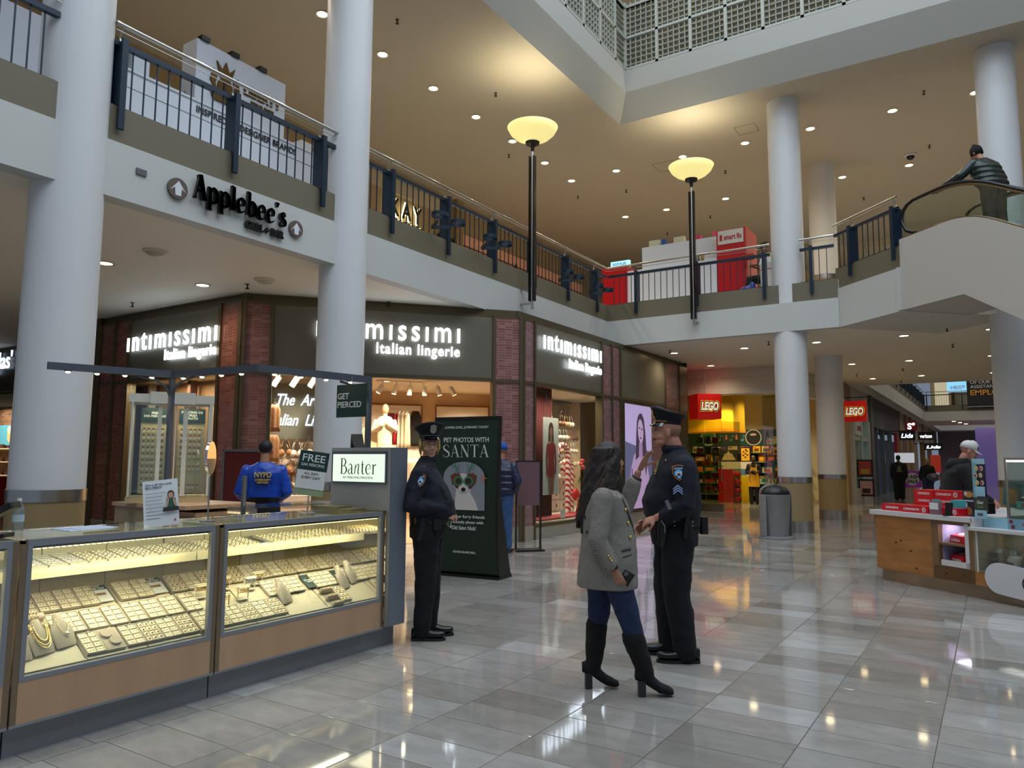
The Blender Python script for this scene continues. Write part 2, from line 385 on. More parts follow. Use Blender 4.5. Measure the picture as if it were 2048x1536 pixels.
for k in range(8): mb.box(-8.5, 8.1, -7+k*3.2, -6.7+k*3.2, 13.5, 13.9)
struct(mb.out('trim_4', WHITE))
# ---- columns
def column(x, y, label, base=True, uband=False, r=.35, z1=UZ, z0=0.):
    t = thing('column', label, 'column', (x, y, z0)); h = z1-z0
    MB().cyl(0, 0, 1.18, h-.0, r, 64).out('shaft', COLM, t, smooth=50)
    MB().cyl(0, 0, 1.06, 1.18, r+.012, 64).out('upper_band', STEEL, t, smooth=50)
    MB().cyl(0, 0, .24, 1.06, r+.004, 64).out('base_cladding', TANB, t, smooth=50)
    MB().cyl(0, 0, 0, .24, r+.012, 64).out('lower_band', STEEL, t, smooth=50)
    if uband:
        MB().cyl(0, 0, SL+1.06, SL+1.18, r+.012, 64).out('upper_band', STEEL, t, smooth=50)
        MB().cyl(0, 0, SL, SL+1.06, r+.006, 64).out('base_cladding', TANB, t, smooth=50)
    return t
column(-8.22, 3.91, 'tall white round column behind the card terminal, leftmost and nearest')
column(-8.13, 7.86, 'tall white round column behind the lightbox tower, right of the restaurant arrow sign')
column(-3.68, 17.12, 'tall white round column behind the grey trash can')
column(-3.66, 21.5, 'white round column with tan base behind the column at the trash can', uband=True)
column(.40, 17.1, 'white round column at the right edge behind the bakery kiosk and escalator')
# ---- upper level walls
UW = mat('upper_store_wall', (168, 146, 108), .6); KAYW = mat('kay_wall', (190, 178, 150), .5)
struct(MB().box(-14.2, -14, -7, 45, SL, UZ).out('wall_upper_left', UW))

MB().box(-14, -13.9, 14.2, 17.4, 9.05, 9.5).out('cornice', KAYW, bpy.data.objects['wall_upper_left'])
# ---- railings (left and back)
def railing(name, label, o, d, L, posts, bays_from=0., zb=0., hand=True, lowpost=.28):
    """local x along the railing, y outward (towards the atrium), z from slab top"""
    ang = math.atan2(d[1], d[0]); t = thing(name, label, 'railing', (*o, SL+zb), ang)
    mb = MB(); mb.box(0, L, -.065, -.005, .70, .76); mb.out('top_rail', TEAL, t)
    if hand:
        MB().tube([(.0, .0, .95), (L, .0, .95)], .026, 10).out('handrail', STEEL, t, smooth=50)
        MB().tube([(.0, .0, .87), (L, .0, .87)], .006, 6).out('under_rail', STEEL, t)
    MB().box(0, L, -.045, -.025, .0, .015).out('bottom_rail', TEAL, t)
    for p in posts:
        q = MB(); q.box(p-.030, p+.030, -.14, .035, 0, .74); q.box(p-.035, p+.035, .035, .075, -.28, .78)
        q.out('post', TEAL, t)
        if hand: MB().tube([(p, -.05, .74), (p, -.06, .82), (p, .0, .93)], .012, 6).out('bracket', STEEL, t)
    posts = sorted(posts); ed = [0]+list(posts)+[L]
    for a, b in zip(ed, ed[1:]):
        if b-a < .2: continue
        n = max(1, round((b-a)/.149)); q = MB()
        for k in range(1, n):
            x = a+(b-a)*k/n; q.box(x-.007, x+.007, -.042, -.028, .0, .72)
        q.out('baluster_row', TEAL, t)
    return t
struct(MB().box(-34.2, -34, -7, 80, 0, UZ).out('wall_far_left', mat('far_left_wall', (168, 156, 134), .7)))
RD = (0, -1, 0)   # left railings run towards the camera so that local y points to the atrium
def lrail(y0, y1, label):
    ps = [y for y in [4.28+1.484*k for k in range(-6, 9)] if y0+.03 < y < y1-.03]
    return railing('balcony_railing', label, (-8.0, y1), (0, -1, 0), y1-y0, [y1-y for y in ps])
lrail(-6, 3.62, 'dark blue balcony railing at the far left, left of the nearest column')
lrail(4.2, 7.55, 'dark blue balcony railing above the restaurant arrow sign')
lrail(8.17, 16.8, 'long dark blue balcony railing with ring holders beside the lit jewellers letters')
# ring holders on the posts
def rings(y, label):
    t = thing('pot_ring_holder', label, 'pot holder', (-7.92, y, SL+.08), 0, 'ring holders on the balcony railing')
    for s in (1, -1):
        MB().box(0, .34, -.012, .012, -.03, .03, Matrix.Rotation(radians(34*s), 4, 'Z')).out('arm', TEAL, t)
        c = (.45*cos(radians(34)), s*.45*sin(radians(34)), .08); n = 20; q = MB()
        q.loft([[(c[0]+r*cos(2*pi*k/n), c[1]+r*sin(2*pi*k/n), z+c[2]) for k in range(n)] for r, z in ((.14, -.03), (.14, .03), (.125, .03), (.125, -.03), (.14, -.03))], False).out('ring', TEAL, t, smooth=50)
    return t
for y, n_ in ((9.7, 'beside the lit jewellers letters'), (11.18, 'second along from the jewellers letters'), (14.15, 'just right of the left torch lamp'), (15.63, 'nearest the balcony corner')):
    rings(y, 'dark blue double ring holder on the railing '+n_)
# back railing: local x runs +X so y would be +Y; run it from right to left instead
railing('balcony_railing', 'dark blue balcony railing in front of the red and white phone kiosk', (-8, 16.8), (1, 0, 0), 3.95, [], hand=True) if 0 else None
def brail(x0, x1, posts, label):
    # local y must point to -Y (towards the camera): run along +X
    ang_d = (1, 0, 0)
    t = railing('balcony_railing', label, (x0, 16.8), ang_d, x1-x0, [p-x0 for p in posts])
    t.scale = (1, -1, 1); return t
brail(-7.98, -4.0, (-7.2, -5.66, -4.12), 'dark blue balcony railing in front of the red and white phone kiosk')
brail(-3.36, -2.66, (-3.12,), 'short dark blue balcony railing between the column and the escalator landing')
# ---- escalator landing and railing
ED = V((.723, -.691, 0)).normalized(); EN = V((.691, .723, 0)).normalized(); EO = V((-1.31, 15.57, 0))
EM = frameM(EO, ED)   # local x along the side, y = away from the camera
def EP(s, n=0, z=0): return EO+ED*s+EN*n+V((0, 0, z))
SIDE = mat('escalator_side_paint', (188, 182, 172), .55)
o = struct(MB(EM).box(-1.88, 0, -.01, 2.6, SB-.015, 5.18).out('wall_landing', FASC))
MB(EM).box(-1.88, 0.02, .02, 2.6, 5.18, 5.62).out('olive_strip', OLIVE, o)
MB(EM).box(-.06, .02, -.05, .0, SB, 5.18).out('corner_trim', FASC, o)
t = railing('balcony_railing', 'dark blue railing on the raised landing left of the escalator', EP(-1.88)[:2], ED[:2], 1.86, [.55, 1.78], zb=.22)
t.scale = (1, -1, 1)
# ---- downlights
def downlight(x, y, z, pw, i, lab, grp):
    t = thing('downlight', lab, 'ceiling light', (x, y, z), 0, grp)
    n = 20
    MB().loft([[(r*cos(2*pi*k/n), r*sin(2*pi*k/n), zz) for k in range(n)] for r, zz in ((.115, 0), (.13, -.012), (.098, -.012), (.092, -.002))], False).out('trim_ring', WHITE, t, smooth=50)
    MB().cyl(0, 0, -.006, -.001, .093, 24).out('lens', LAMP, t)
    spot('downlight_lamp', (0, 0, -.03), pw, WARM, 150, .8, .09, t)
UPD = [(-10.06, 9.02), (-10.06, 10.65), (-10.06, 12.29), (-10.06, 13.92), (-10.06, 15.54), (-10.06, 17.2), (-10.06, 18.76), (-8.62, 18.76), (-10.06, 22.6), (-8.62, 22.64), (-5.01, 18.83), (-6.68, 18.81), (-6.67, 22.64), (-3.41, 18.84), (-3.28, 22.66), (-1.59, 18.86), (-1.57, 22.69), (.06, 18.88), (-10.06, 7.4), (-10.06, 5.8)]
for i, (x, y) in enumerate(UPD): downlight(x, y, UZ, 95, i, 'round recessed ceiling light glowing warm in the upper ceiling', 'upper ceiling downlights')
LOD = [(-10.86, 5.76), (-10.86, 7.37), (-6.99, 18.75), (-5.16, 18.81), (-5.2, 23.5), (-3.43, 18.75), (-3.35, 23.49), (-3.35, 27.95), (-1.57, 18.75), (-1.87, 23.47), (-1.87, 27.75), (.09, 18.77), (.09, 23.47), (.12, 27.93), (-10.86, 4.1), (-6.99, 23.4 -1.6)]
for i, (x, y) in enumerate(LOD): downlight(x, y, SB, 62, i, 'round recessed ceiling light glowing warm under the balcony', 'lower ceiling downlights')
# ---- ceiling speakers, sprinklers, camera, hatches
def speaker(x, y, z, lab):
    t = thing('ceiling_speaker', lab, 'speaker', (x, y, z)); n = 28
    MB().lathe([(.17, 0), (.17, -.012), (.13, -.03)], n, cap=False).out('housing_ring', mat('speaker_cream', (196, 190, 172), .5), t, smooth=50)
    MB().lathe([(.13, -.03), (.10, -.055), (.04, -.07), (.001, -.072)], n).out('grille', mat('speaker_grille', (176, 170, 150), .5), t, smooth=50)
speaker(-9.63, 5.78, SB, 'round cream ceiling speaker under the balcony, nearer the left column')
speaker(-9.67, 7.67, SB, 'round cream ceiling speaker under the balcony, nearer the second column')
def sprink(x, y, z):
    t = thing('sprinkler', 'small dark sprinkler head hanging from the '+('upper' if z > 6 else 'lower')+' ceiling', 'sprinkler', (x, y, z), 0, ('upper' if z > 6 else 'lower')+' ceiling sprinklers')
    MB().cyl(0, 0, -.012, 0, .035, 10).out('escutcheon', GREYM, t); MB().cyl(0, 0, -.07, 0, .012, 8).out('stem', BLACK, t); MB().cyl(0, 0, -.085, -.07, .032, 10).out('deflector', BLACK, t)
for x, y in ((-13.22, 7.55), (-10.17, 7.72), (-9.1, 9.95), (-6.89, 18.19), (-4.38, 18.07), (-.7, 18.09), (-.7, 20.7), (-2.2, 25.4), (-3.6, 26.2), (-2.6, 29.2)): sprink(x, y, SB)
for x, y in ((-9.0, 9.9), (-9.0, 13.2), (-9.0, 20.3), (-6.0, 20.4), (-4.2, 20.4), (-.9, 18.2), (-1.0, 21.5), (-10.6, 16.2), (-10.5, 20), (-3.0, 24.8), (-7.6, 24.0), (-9.5, 25)): sprink(x, y, UZ)
t = thing('security_camera', 'small dark dome camera on the upper ceiling by the escalator', 'camera', (-1.47, 21.9, UZ)); MB().lathe([(.16, 0), (.15, -.04), (.1, -.06)], 20).out('mount', WHITE, t, smooth=50); MB().ell((0, 0, -.06), (.1, .1, .1)).out('dome', BLACK, t, smooth=True)
for x, y, r in ((-7.6, 18.9, .7), (-5.0, 17.8, .55)):
    q = MB(); 
    for a, b in (((0, 0), (r, 0)), ((r, 0), (r, r)), ((r, r), (0, r)), ((0, r), (0, 0))):
        q.tube([(x+a[0]*.9, y+a[1]*.9, UZ-.002), (x+b[0]*.9, y+b[1]*.9, UZ-.002)], .006, 4)
    tag(q.out('access_hatch', mat('hatch_line', (120, 104, 80), .6)), 'square access hatch outline in the upper ceiling '+('left' if x < -6 else 'right')+' of the right torch lamp', 'ceiling hatch')
# ================================================================ STOREFRONT (three faces)
BR1 = tiles('glazed_tile_left', (1, 0, 0), (0, 0, 1), .137, .05, [(112, 62, 52), (136, 82, 70), (122, 70, 58), (150, 98, 84)], (150, 122, 108), .0022, .12, .6, 0, .5, 0, bumpw=.5)
BR2 = tiles('glazed_tile_centre', (.651, .759, 0), (0, 0, 1), .137, .05, [(122, 74, 68), (142, 94, 88), (130, 84, 76), (158, 112, 106)], (156, 130, 124), .0022, .12, .6, 0, .4, 0, bumpw=.4)
BR3 = tiles('glazed_tile_right', (0, 1, 0), (0, 0, 1), .137, .05, [(122, 86, 88), (140, 102, 104), (130, 94, 96), (156, 116, 118)], (160, 138, 138), .0022, .12, .6, 0, .4, 0, bumpw=.4)
TZ, HZ = 4.22, 2.98
def front(name, o, d, L, cells, brick, base=.27):
    """cells: (x0, x1, kind) kinds: post, brick, panel (sign panel over an opening), win (panel over a window), open"""
    M = frameM((*o, 0), (*d, 0)); root = MB(M).box(0, L, .12, .2, TZ, SB, ).box(0, L, .02, .14, TZ-.05, TZ).out(name, BRONZE); struct(root)
    for x0, x1, k in cells:
        if k == 'post': MB(M).box(x0, x1, -.02, .16, 0, TZ).out('mullion', BRONZE, root)
        if k == 'brick':
            MB(M).box(x0, x1, .02, .16, base if base else 0, HZ-.03).out('brick_pier', brick, root); MB(M).box(x0, x1, .02, .16, HZ+.03, TZ-.05).out('brick_pier', brick, root)
            MB(M).box(x0, x1, .0, .16, HZ-.03, HZ+.03).out('transom', BRONZE, root)
            if base: MB(M).box(x0, x1, -.0, .16, 0, base).out('stone_plinth', mat('stone_plinth', (150, 144, 130), .4, noise=(8, .1)), root)
        if k in ('panel', 'win', 'open'):
            MB(M).box(x0, x1, .01, .1, HZ+.05, TZ-.05).out('sign_panel', BRZP, root, bevel=.004)
            MB(M).box(x0, x1, -.01, .14, HZ-.02, HZ+.05).out('transom', BRONZE, root)
        if k == 'win':
            MB(M).box(x0, x1, -.01, .16, base-.04, base+.02).out('sill', BRONZE, root)
            MB(M).box(x0, x1, .0, .9, 0, base-.04).out('stone_plinth', mat('stone_plinth', (150, 144, 130)), root)
            w = thing('window_1', 'glass', 'window'); del w['label'], w['category']; struct(w)
            MB(M).box(x0+.01, x1-.01, .06, .068, base+.02, HZ-.02).out('pane', GLS, w)
    return M, root
# left face (runs +X), centre face, right face (runs +Y)
M1, r1 = front('wall_storefront_left', (-15.32, 8.05), (1, 0), 4.62, [(0, .18, 'post'), (.18, .66, 'brick'), (.66, .72, 'post'), (.72, 1.18, 'brick'), (1.18, 1.24, 'post'), (1.24, 3.98, 'win'), (3.98, 4.05, 'post'), (4.05, 4.52, 'brick'), (4.52, 4.62, 'post')], BR1, .3)
M2, r2 = front('wall_storefront_centre', (-10.70, 8.05), (.651, .759), 5.035, [(0, .06, 'post'), (.06, .46, 'brick'), (.46, .52, 'post'), (.52, 4.44, 'open'), (4.44, 4.5, 'post'), (4.5, 4.97, 'brick'), (4.97, 5.035, 'post')], BR2, .27)
M3, r3 = front('wall_storefront_right', (-7.42, 11.87), (0, 1), 9.0, [(0, .07, 'post'), (.07, .42, 'brick'), (.42, .47, 'post'), (.47, 3.38, 'win'), (3.38, 3.44, 'post'), (3.44, 3.92, 'brick'), (3.92, 3.97, 'post'), (3.97, 4.38, 'brick'), (4.38, 4.44, 'post'), (4.44, 7.3, 'panel'), (7.3, 7.36, 'post'), (7.36, 8.4, 'brick'), (8.4, 8.98, 'post')], BR3, .27)
MB(M3).box(4.44, 7.3, .02, .16, .27, HZ).out('brick_pier', BR3, r3); MB(M3).box(4.44, 7.3, 0, .16, 0, .27).out('stone_plinth', MC['stone_plinth'], r3)
# signs
def signs(M, sx, szx, z1, z2, lab, ssc=1.):
    """right-aligned two-line sign ending at local x = sx"""
    t = thing('store_sign', lab, 'sign', M @ V((sx-1.2, 0, z1)))
    t.matrix_world = M @ Matrix.Translation((sx, -.05, 0)); 
    text('ıntımıssımı', szx, (0, 0, z1), (1, 0, 0), (0, -1, 0), SIGNW, t, 'name_letters', .012, .004, 'RIGHT', sp=1.3, w=2.57*ssc, h=.33)
    text('Italian lingerie', szx*.62, (0, 0, z2), (1, 0, 0), (0, -1, 0), SIGNW, t, 'tagline_letters', .012, .005, 'RIGHT', sp=1.15, w=1.52, h=.26)
    return t
signs(M1, 4.0, .50, 3.72, 3.38, 'lit white store sign on the left storefront face, over the window with tan backdrop', 1.08)
signs(M2, 3.80, .50, 3.81, 3.46, 'lit white store sign on the middle storefront face, partly behind the column')
signs(M3, 3.28, .50, 3.87, 3.50, 'lit white store sign on the right storefront face, over the red curtain window')
# interior shell
INW = mat('store_wall_beige', (196, 168, 132), .7); INC = mat('store_ceiling', (214, 204, 184), .8); INF = mat('store_floor', (180, 150, 116), .3)
SM = M2
SPOLY = [(-15.3, 9.2), (-14.0, 9.2), (-11.2, 9.2), (-10.62, 8.35), (-7.65, 11.85), (-7.65, 12.4), (-9.9, 12.6), (-9.9, 19.0), (-15.3, 19.0)]
struct(MB().prism(SPOLY, 3.26, 3.3).out('ceiling_store', INC))
struct(MB().prism(SPOLY, .0, .008).out('floor_store', INF))
struct(MB(SM).box(1.9, 8.6, 6.0, 6.1, 0, 3.26).out('wall_store_back', INW))
struct(MB(SM).box(1.5, 1.6, 2.2, 6.0, 0, 3.26).out('wall_store_side', INW))
struct(MB(SM).box(.0, 1.6, 2.15, 2.25, 0, 3.26).out('wall_store_neon', mat('store_wall_panel', (216, 204, 184), .6)))
struct(MB(SM).box(-.1, .0, .75, 2.25, 0, 3.26).out('wall_store_left', INW))
struct(MB(SM).box(6.0, 6.1, 4.2, 6.1, 0, 3.26).out('wall_store_right', mat('store_wall_tan', (206, 170, 118), .7)))
for s in (.9, 3.0, 5.2, 3.0): 
    pass
for s_, y_, w_ in ((.7, .9, 45), (1.2, .9, 45), (2.6, 2.0, 70), (3.4, 2.4, 70), (3.0, 4.6, 60), (4.2, 4.0, 70), (4.8, 1.8, 60), (5.2, 4.8, 60)): spot('store_lamp', SM @ V((s_, y_, 3.22)), w_*4.2, (1, .86, .66), 140, .8, .06)
# neon sign
t = thing('neon_sign', 'white neon script sign reading The Art of Italian Lingerie on a grey board', 'sign'); t.matrix_world = SM @ Matrix.Translation((.42, 2.0, 0))
MB().box(0, 1.2, .0, .1, 1.9, 3.0).out('sign_board', mat('grey_green_board', (88, 90, 80), .6), t)
MB().box(-.02, 1.2, -.02, .12, 1.84, 1.9).out('board_trim', BRONZE, t)
NEON = mat('neon_tube', (255, 255, 255), .4, emit=2.6, ecol=(225, 240, 255))
text('The  Art  of', .32, (.12, -.02, 2.66), (1, 0, 0), (0, -1, 0), NEON, t, 'neon_lettering', .008, .002, 'LEFT', .72, .35)
text('Italian  Lingerie', .32, (.02, -.02, 2.26), (1, 0, 0), (0, -1, 0), NEON, t, 'neon_lettering', .008, .002, 'LEFT', .72, .35)
# bras on racks
def cups(name, m, lab, grp):
    t = thing(name, lab, 'bra', group=grp); q = MB()
    for s in (-.08, .08):
        for i in range(1): q.lathe([(.070, 0), (.066, .025), (.045, .055), (.001, .07)], 12, Matrix.Translation((s, 0, 0)) @ Matrix.Rotation(radians(90), 4, 'X') @ Matrix.Scale(1, 4))
        q.tube([(s, -.01, .07), (s*.9, .0, .16), (s*.5, .02, .22)], .006, 5)
    q.tube([(-.16, .05, .0), (0, .0, -.02), (.16, .05, .0)], .012, 5)
    q.out('cups', m, t, smooth=True)
    MB().tube([(-.1, .02, .2), (0, .02, .26), (.1, .02, .2), (0, .02, .26), (0, .02, .31), (.02, .0, .34)], .005, 5).out('hanger', STEEL, t)
    return t
TAN = mat('tan_cloth', (164, 124, 86), .7); CREAM = mat('cream_cloth', (214, 196, 160), .8); BRN = mat('brown_cloth', (96, 58, 34), .7); BLK = mat('black_cloth', (16, 16, 18), .8)
RED = mat('red_cloth', (150, 14, 22), .7); DRED = mat('dark_red_cloth', (84, 10, 14), .8); MAR = mat('maroon_cloth', (96, 18, 26), .8); WHC = mat('white_cloth', (208, 198, 182), .8); LEO = mat('leopard_cloth', (150, 108, 70), .7, noise=(60, .6))
protos = [cups('hanging_bra', m, 'bra hanging on the rack below the neon sign', 'bras below the neon sign') for m in (LEO, CREAM, TAN, BRN, WHC)]
rnd = random.Random(3); first = set()
def put(Mx, s, y, z, k, lab, grp):
    pr = protos[k]; rot = math.atan2((Mx @ V((1, 0, 0))-Mx @ V((0, 0, 0))).y, (Mx @ V((1, 0, 0))-Mx @ V((0, 0, 0))).x)
    if k in first: o = dup(pr, Mx @ V((s, y, z)), rot, lab, grp)
    else: first.add(k); o = pr; o.location = Mx @ V((s, y, z)); o.rotation_euler = (0, 0, rot); o['label'] = lab; o['group'] = grp
    return o
for r, z in enumerate((1.62, 1.28, .98)):
    for c in range(5):
        for dd in (0, .09):
            put(SM, .58+c*.2+rnd.uniform(-.03, .03), 2.0-dd-.02*r, z+rnd.uniform(-.06, .06), rnd.choice([0, 0, 1, 2, 2, 3, 4]), 'bra hanging on the rack below the neon sign', 'bras below the neon sign')
for z in (1.9, 1.58, 1.26): 
    tag(MB(SM).tube([(.5, 2.1, z+.02), (1.5, 2.1, z+.02)], .01, 6).out('display_rail', STEEL), 'steel rail carrying bras below the neon sign', 'rail', 'rails below the neon sign')
t = tag(MB(SM).box(.5, 1.5, 1.6, 2.1, 0, .62).box(.5, 1.5, 1.58, 2.1, .64, .8).out('drawer_unit', WHC), 'cream drawer unit under the bra racks', 'cabinet')
text('MUST HAVE', .14, SM @ V((.85, 1.57, .86)), (SM.to_3x3() @ V((1, 0, 0))), (SM.to_3x3() @ V((0, -1, 0))), BRN, None, 'wall_lettering'); tag(TEXTS[-1], 'brown MUST HAVE lettering above the drawer unit', 'lettering')
# brown top hanging in the far left of the opening
def garment(Mx, s, y, z, w, h, m, lab, grp=None, th=.05, name='hanging_garment', cat='garment', sleeves=False):
    t = thing(name, lab, cat, group=grp); t.matrix_world = Mx @ Matrix.Translation((s, y, z))
    q = MB(); secs = []
    for k in range(7):
        f_ = k/6; ww = w*(.28 if k == 0 else .46+.06*f_)*(1 if k else 1); zz = -h*f_
        secs.append([(ww*cos(a)*(1+.05*sin(5*a+k)), th*(.5+.5*f_)*sin(a)*(1+.25*sin(7*a)), zz) for a in [2*pi*i/28 for i in range(28)]])
    q.loft(secs)
    if sleeves:
        for sg in (-1, 1): q.tube([(sg*w*.35, 0, -.04), (sg*w*.55, 0, -h*.4), (sg*w*.6, -.02, -h*.75)], [.05, .045, .035], 8)
    q.out('cloth', m, t, smooth=True)
    MB().tube([(-w*.4, 0, -.03), (0, 0, .04), (w*.4, 0, -.03)], .008, 5).tube([(0, 0, .04), (0, 0, .1), (.03, 0, .12)], .004, 5).out('hanger', STEEL, t)
    return t
garment(SM, .56, 1.0, 2.5, .22, .5, LEO, 'brown patterned slip at the left edge of the store opening')
garment(SM, .56, 1.2, 1.95, .22, .5, LEO, 'brown patterned slip lower at the left edge of the store opening')
# clothes on the back rail
tag(MB(SM).tube([(2.6, 3.7, 2.66), (3.7, 3.7, 2.66)], .012, 6).out('display_rail', STEEL), 'steel rail carrying the red and cream tops', 'rail')
for i, (m, c_) in enumerate(((MAR, 'maroon'), (MAR, 'maroon'), (RED, 'bright red'), (WHC, 'white'), (CREAM, 'cream'), (CREAM, 'cream'))):
    o = garment(SM, 3.0+i*.085, 3.7, 2.56-.0*i, .3, .72+.1*(i > 2), m, c_+' top hanging on the rail beside the mannequin', c_+' tops beside the mannequin', .05); o.rotation_euler = (0, 0, o.matrix_world.to_euler().z+radians(62) if i > 1 else o.matrix_world.to_euler().z)
for i in range(5): garment(SM, 2.45+i*.06, 3.2, 2.2, .3, .8, CREAM, 'cream knit top hanging left of the mannequin', 'cream tops left of the mannequin')
garment(SM, 3.95, 5.8, 2.75, .3, .9, BLK, 'black slip dress hanging alone on the back wall')
for i in range(6): garment(SM, 3.3+i*.16, 3.9, 1.5, .28, .6, WHC if i % 2 else CREAM, 'pale top hanging on the low rail', 'pale tops on the low rail')
for i in range(7): garment(SM, 4.6+i*.16, 5.5, 2.5 if i % 2 else 1.6, .3, .7, (WHC, BLK, TAN, CREAM)[i % 4], 'top hanging on the back rail at the right', 'tops on the back wall right rail')
for i, (s0, s1) in enumerate(((2.5, 4.1), (4.5, 5.9))):
    t = tag(MB(SM).box(s0, s1, 5.85, 6.0, .3, 2.9).out('wall_display', WHC), ('left' if i == 0 else 'right')+' cream framed display board on the back wall of the store', 'display board')
    MB(SM).box(s0-.03, s1+.03, 5.82, 5.86, 2.9, 2.94).box(s0-.03, s0, 5.82, 5.86, .3, 2.9).box(s1, s1+.03, 5.82, 5.86, .3, 2.9).out('frame', BRN, t)
# mannequin
t = thing('mannequin', 'cream mannequin in a fluffy cardigan with clasped hands inside the store', 'mannequin'); t.matrix_world = SM @ Matrix.Translation((2.83, 3.0, 1.02)) @ Matrix.Rotation(radians(-10), 4, 'Z')
MS = mat('mannequin_skin', (206, 170, 128), .5)
q = MB(); q.ell((0, 0, 1.58), (.075, .09, .115)); q.tube([(0, 0, 1.3), (0, 0, 1.5)], [.06, .045], 12); q.ell((.05, -.17, 1.26), (.06, .04, .05)); q.out('body', MS, t, smooth=True)
q = MB(); q.loft([[(rx*cos(a), ry*sin(a), z) for a in [2*pi*i/20 for i in range(20)]] for z, rx, ry in ((.62, .17, .12), (.9, .16, .12), (1.1, .17, .12), (1.3, .19, .12), (1.4, .14, .09), (1.43, .06, .06))])
for sg in (-1, 1): q.tube([(sg*.18, 0, 1.34), (sg*.25, -.03, 1.1), (sg*.06, -.17, 1.24)], [.065, .06, .045], 10)
remesh(q.out('cardigan', mat('fluffy_cream', (222, 204, 172), .95, bump=(60, .8)), t, smooth=True), .018, 3)
q = MB(); q.loft([[(rx*cos(a), ry*sin(a), z) for a in [2*pi*i/20 for i in range(20)]] for z, rx, ry in ((.0, .12, .1), (.3, .16, .12), (.66, .16, .11))]); q.out('skirt', CREAM, t, smooth=True)
t = tag(MB(SM).rbox(2.5, 3.2, 2.7, 3.3, 0, 1.02, .03).out('plinth', WHC), 'cream display plinth under the mannequin', 'plinth')
# track spotlights
TW = mat('spot_white', (205, 196, 180), .5)
def trackspot(Mx, s, y, z, lab, grp, a=30):
    t = thing('track_spotlight', lab, 'spotlight', group=grp); t.matrix_world = Mx @ Matrix.Translation((s, y, z))
    R_ = Matrix.Translation((0, 0, -.08)) @ Matrix.Rotation(radians(a), 4, 'Y')
    MB().cyl(0, 0, -.2, 0, .055, 14, M=R_).out('barrel', TW, t, smooth=50); MB().cyl(0, 0, -.203, -.2, .045, 14, M=R_).out('lens', LAMP, t); MB().cyl(0, 0, -.09, 0, .015, 8).out('stem', TW, t)
    return t
for i in range(3): trackspot(SM, .62+i*.33, 1.2, 3.12, 'white track spotlight in front of the neon sign', 'track spotlights at the neon sign')
for i in range(6): trackspot(SM, 2.75+i*.3, 2.9, 3.2, 'white track spotlight above the mannequin', 'track spotlights above the mannequin', 30-12*i)
tag(MB(SM).box(.5, 1.5, 1.18, 1.22, 3.12, 3.15).out('light_track', TW), 'white light track in front of the neon sign', 'light track'); tag(MB(SM).box(2.6, 4.5, 2.88, 2.92, 3.2, 3.23).out('light_track', TW), 'white light track above the mannequin', 'light track')
for s, y in ((2.3, 1.6), (2.3, 2.3), (3.3, 1.5), (3.4, 2.4), (4.0, 3.2), (4.4, 1.3), (4.9, 2.2), (5.6, 3.4), (.8, 1.0), (2.9, 3.4)):
    t = thing('recessed_spot', 'small round recessed light in the store ceiling', 'ceiling light', SM @ V((s, y, 3.26)), 0, 'store ceiling spots'); MB().cyl(0, 0, -.008, 0, .07, 16).out('lens', LAMP, t)
# window 1 backdrop (left face)
TANP = mat('tan_backdrop', (188, 138, 84), .55)
mb = MB(M1); [mb.box(.2+k*.63+.004, .2+(k+1)*.63-.004, .93, .97, .3, 3.1) for k in range(5)]
t = tag(mb.out('backdrop_panels', TANP), 'tan backdrop panels in the left store window', 'backdrop')
MB(M1).box(.75, .81, .7, .85, .3, 3.1).out('edge_board', WHC, t); MB(M1).box(2.1, 2.2, .7, .85, .3, 3.1).out('edge_board', BRN, t)
struct(MB(M1).box(.1, 4.0, .17, 1.0, 3.02, 3.06).out('ceiling_window_left', INC))
area('window_lamp', M1 @ V((2.0, .35, 2.95)), (0, 0, 0), .5, 36, (1, .85, .66)); area('window_lamp', M1 @ V((3.2, .35, 2.95)), (0, 0, 0), .5, 36, (1, .85, .66))
# window of the right face
struct(MB(M3).box(.2, 6.6, .2, 2.6, 3.12, 3.16).out('ceiling_window_right', INC)); struct(MB(M3).box(3.7, 7.0, 2.5, 2.6, 0, 3.12).out('wall_window_back', mat('window_back_grey', (196, 188, 170), .7)))
struct(MB(M3).box(.45, 3.5, .17, 1.3, .2, .27).box(3.5, 6.8, .17, 2.5, .2, .27).out('floor_window', WHC))
for s_, y_, w_ in ((1.3, .3, 22), (1.9, .25, 22), (2.5, .3, 22), (3.2, .5, 25), (4.2, .9, 40), (5.2, 1.2, 50), (4.7, 1.9, 40)): spot('window_lamp', M3 @ V((s_, y_, 3.08)), w_*3.4, (1, .88, .7), 145, .8, .05)
# curtain: pleated
pts = []; n = 90
for i in range(n+1):
    x = 1.30+1.14*i/n; pts.append((x, .78+.035*sin(i*1.05)))
mb = MB(M3); mb.loft([[(x, y, z) for x, y in pts]+[(x, y+.01, z) for x, y in pts[::-1]] for z in (.27, 3.1)]); tag(mb.out('curtain', RED if 0 else DRED, smooth=True), 'dark red floor-length curtain in the right store window', 'curtain')
def eg(cx, cy, rx, ry, n=24, a=0): return [(cx+rx*cos(2*pi*k/n)*cos(a)-ry*sin(2*pi*k/n)*sin(a), cy+rx*cos(2*pi*k/n)*sin(a)+ry*sin(2*pi*k/n)*cos(a)) for k in range(n)]
def art(parent, M, shapes, name='print'):
    """flat printed picture: shapes (points, colour, roughness) stacked in thin layers; M: x right, y up, z out"""
    for i, (pts, rgb, *e) in enumerate(shapes):
        m = mat('print_%d_%d_%d%s' % (*rgb, '_e' if e and e[0] else ''), rgb, .6, emit=e[0] if e else 0)
        q = MB(M); q.poly([(x, y, .0012*(i+1)) for x, y in pts]); q.out(name, m, parent)
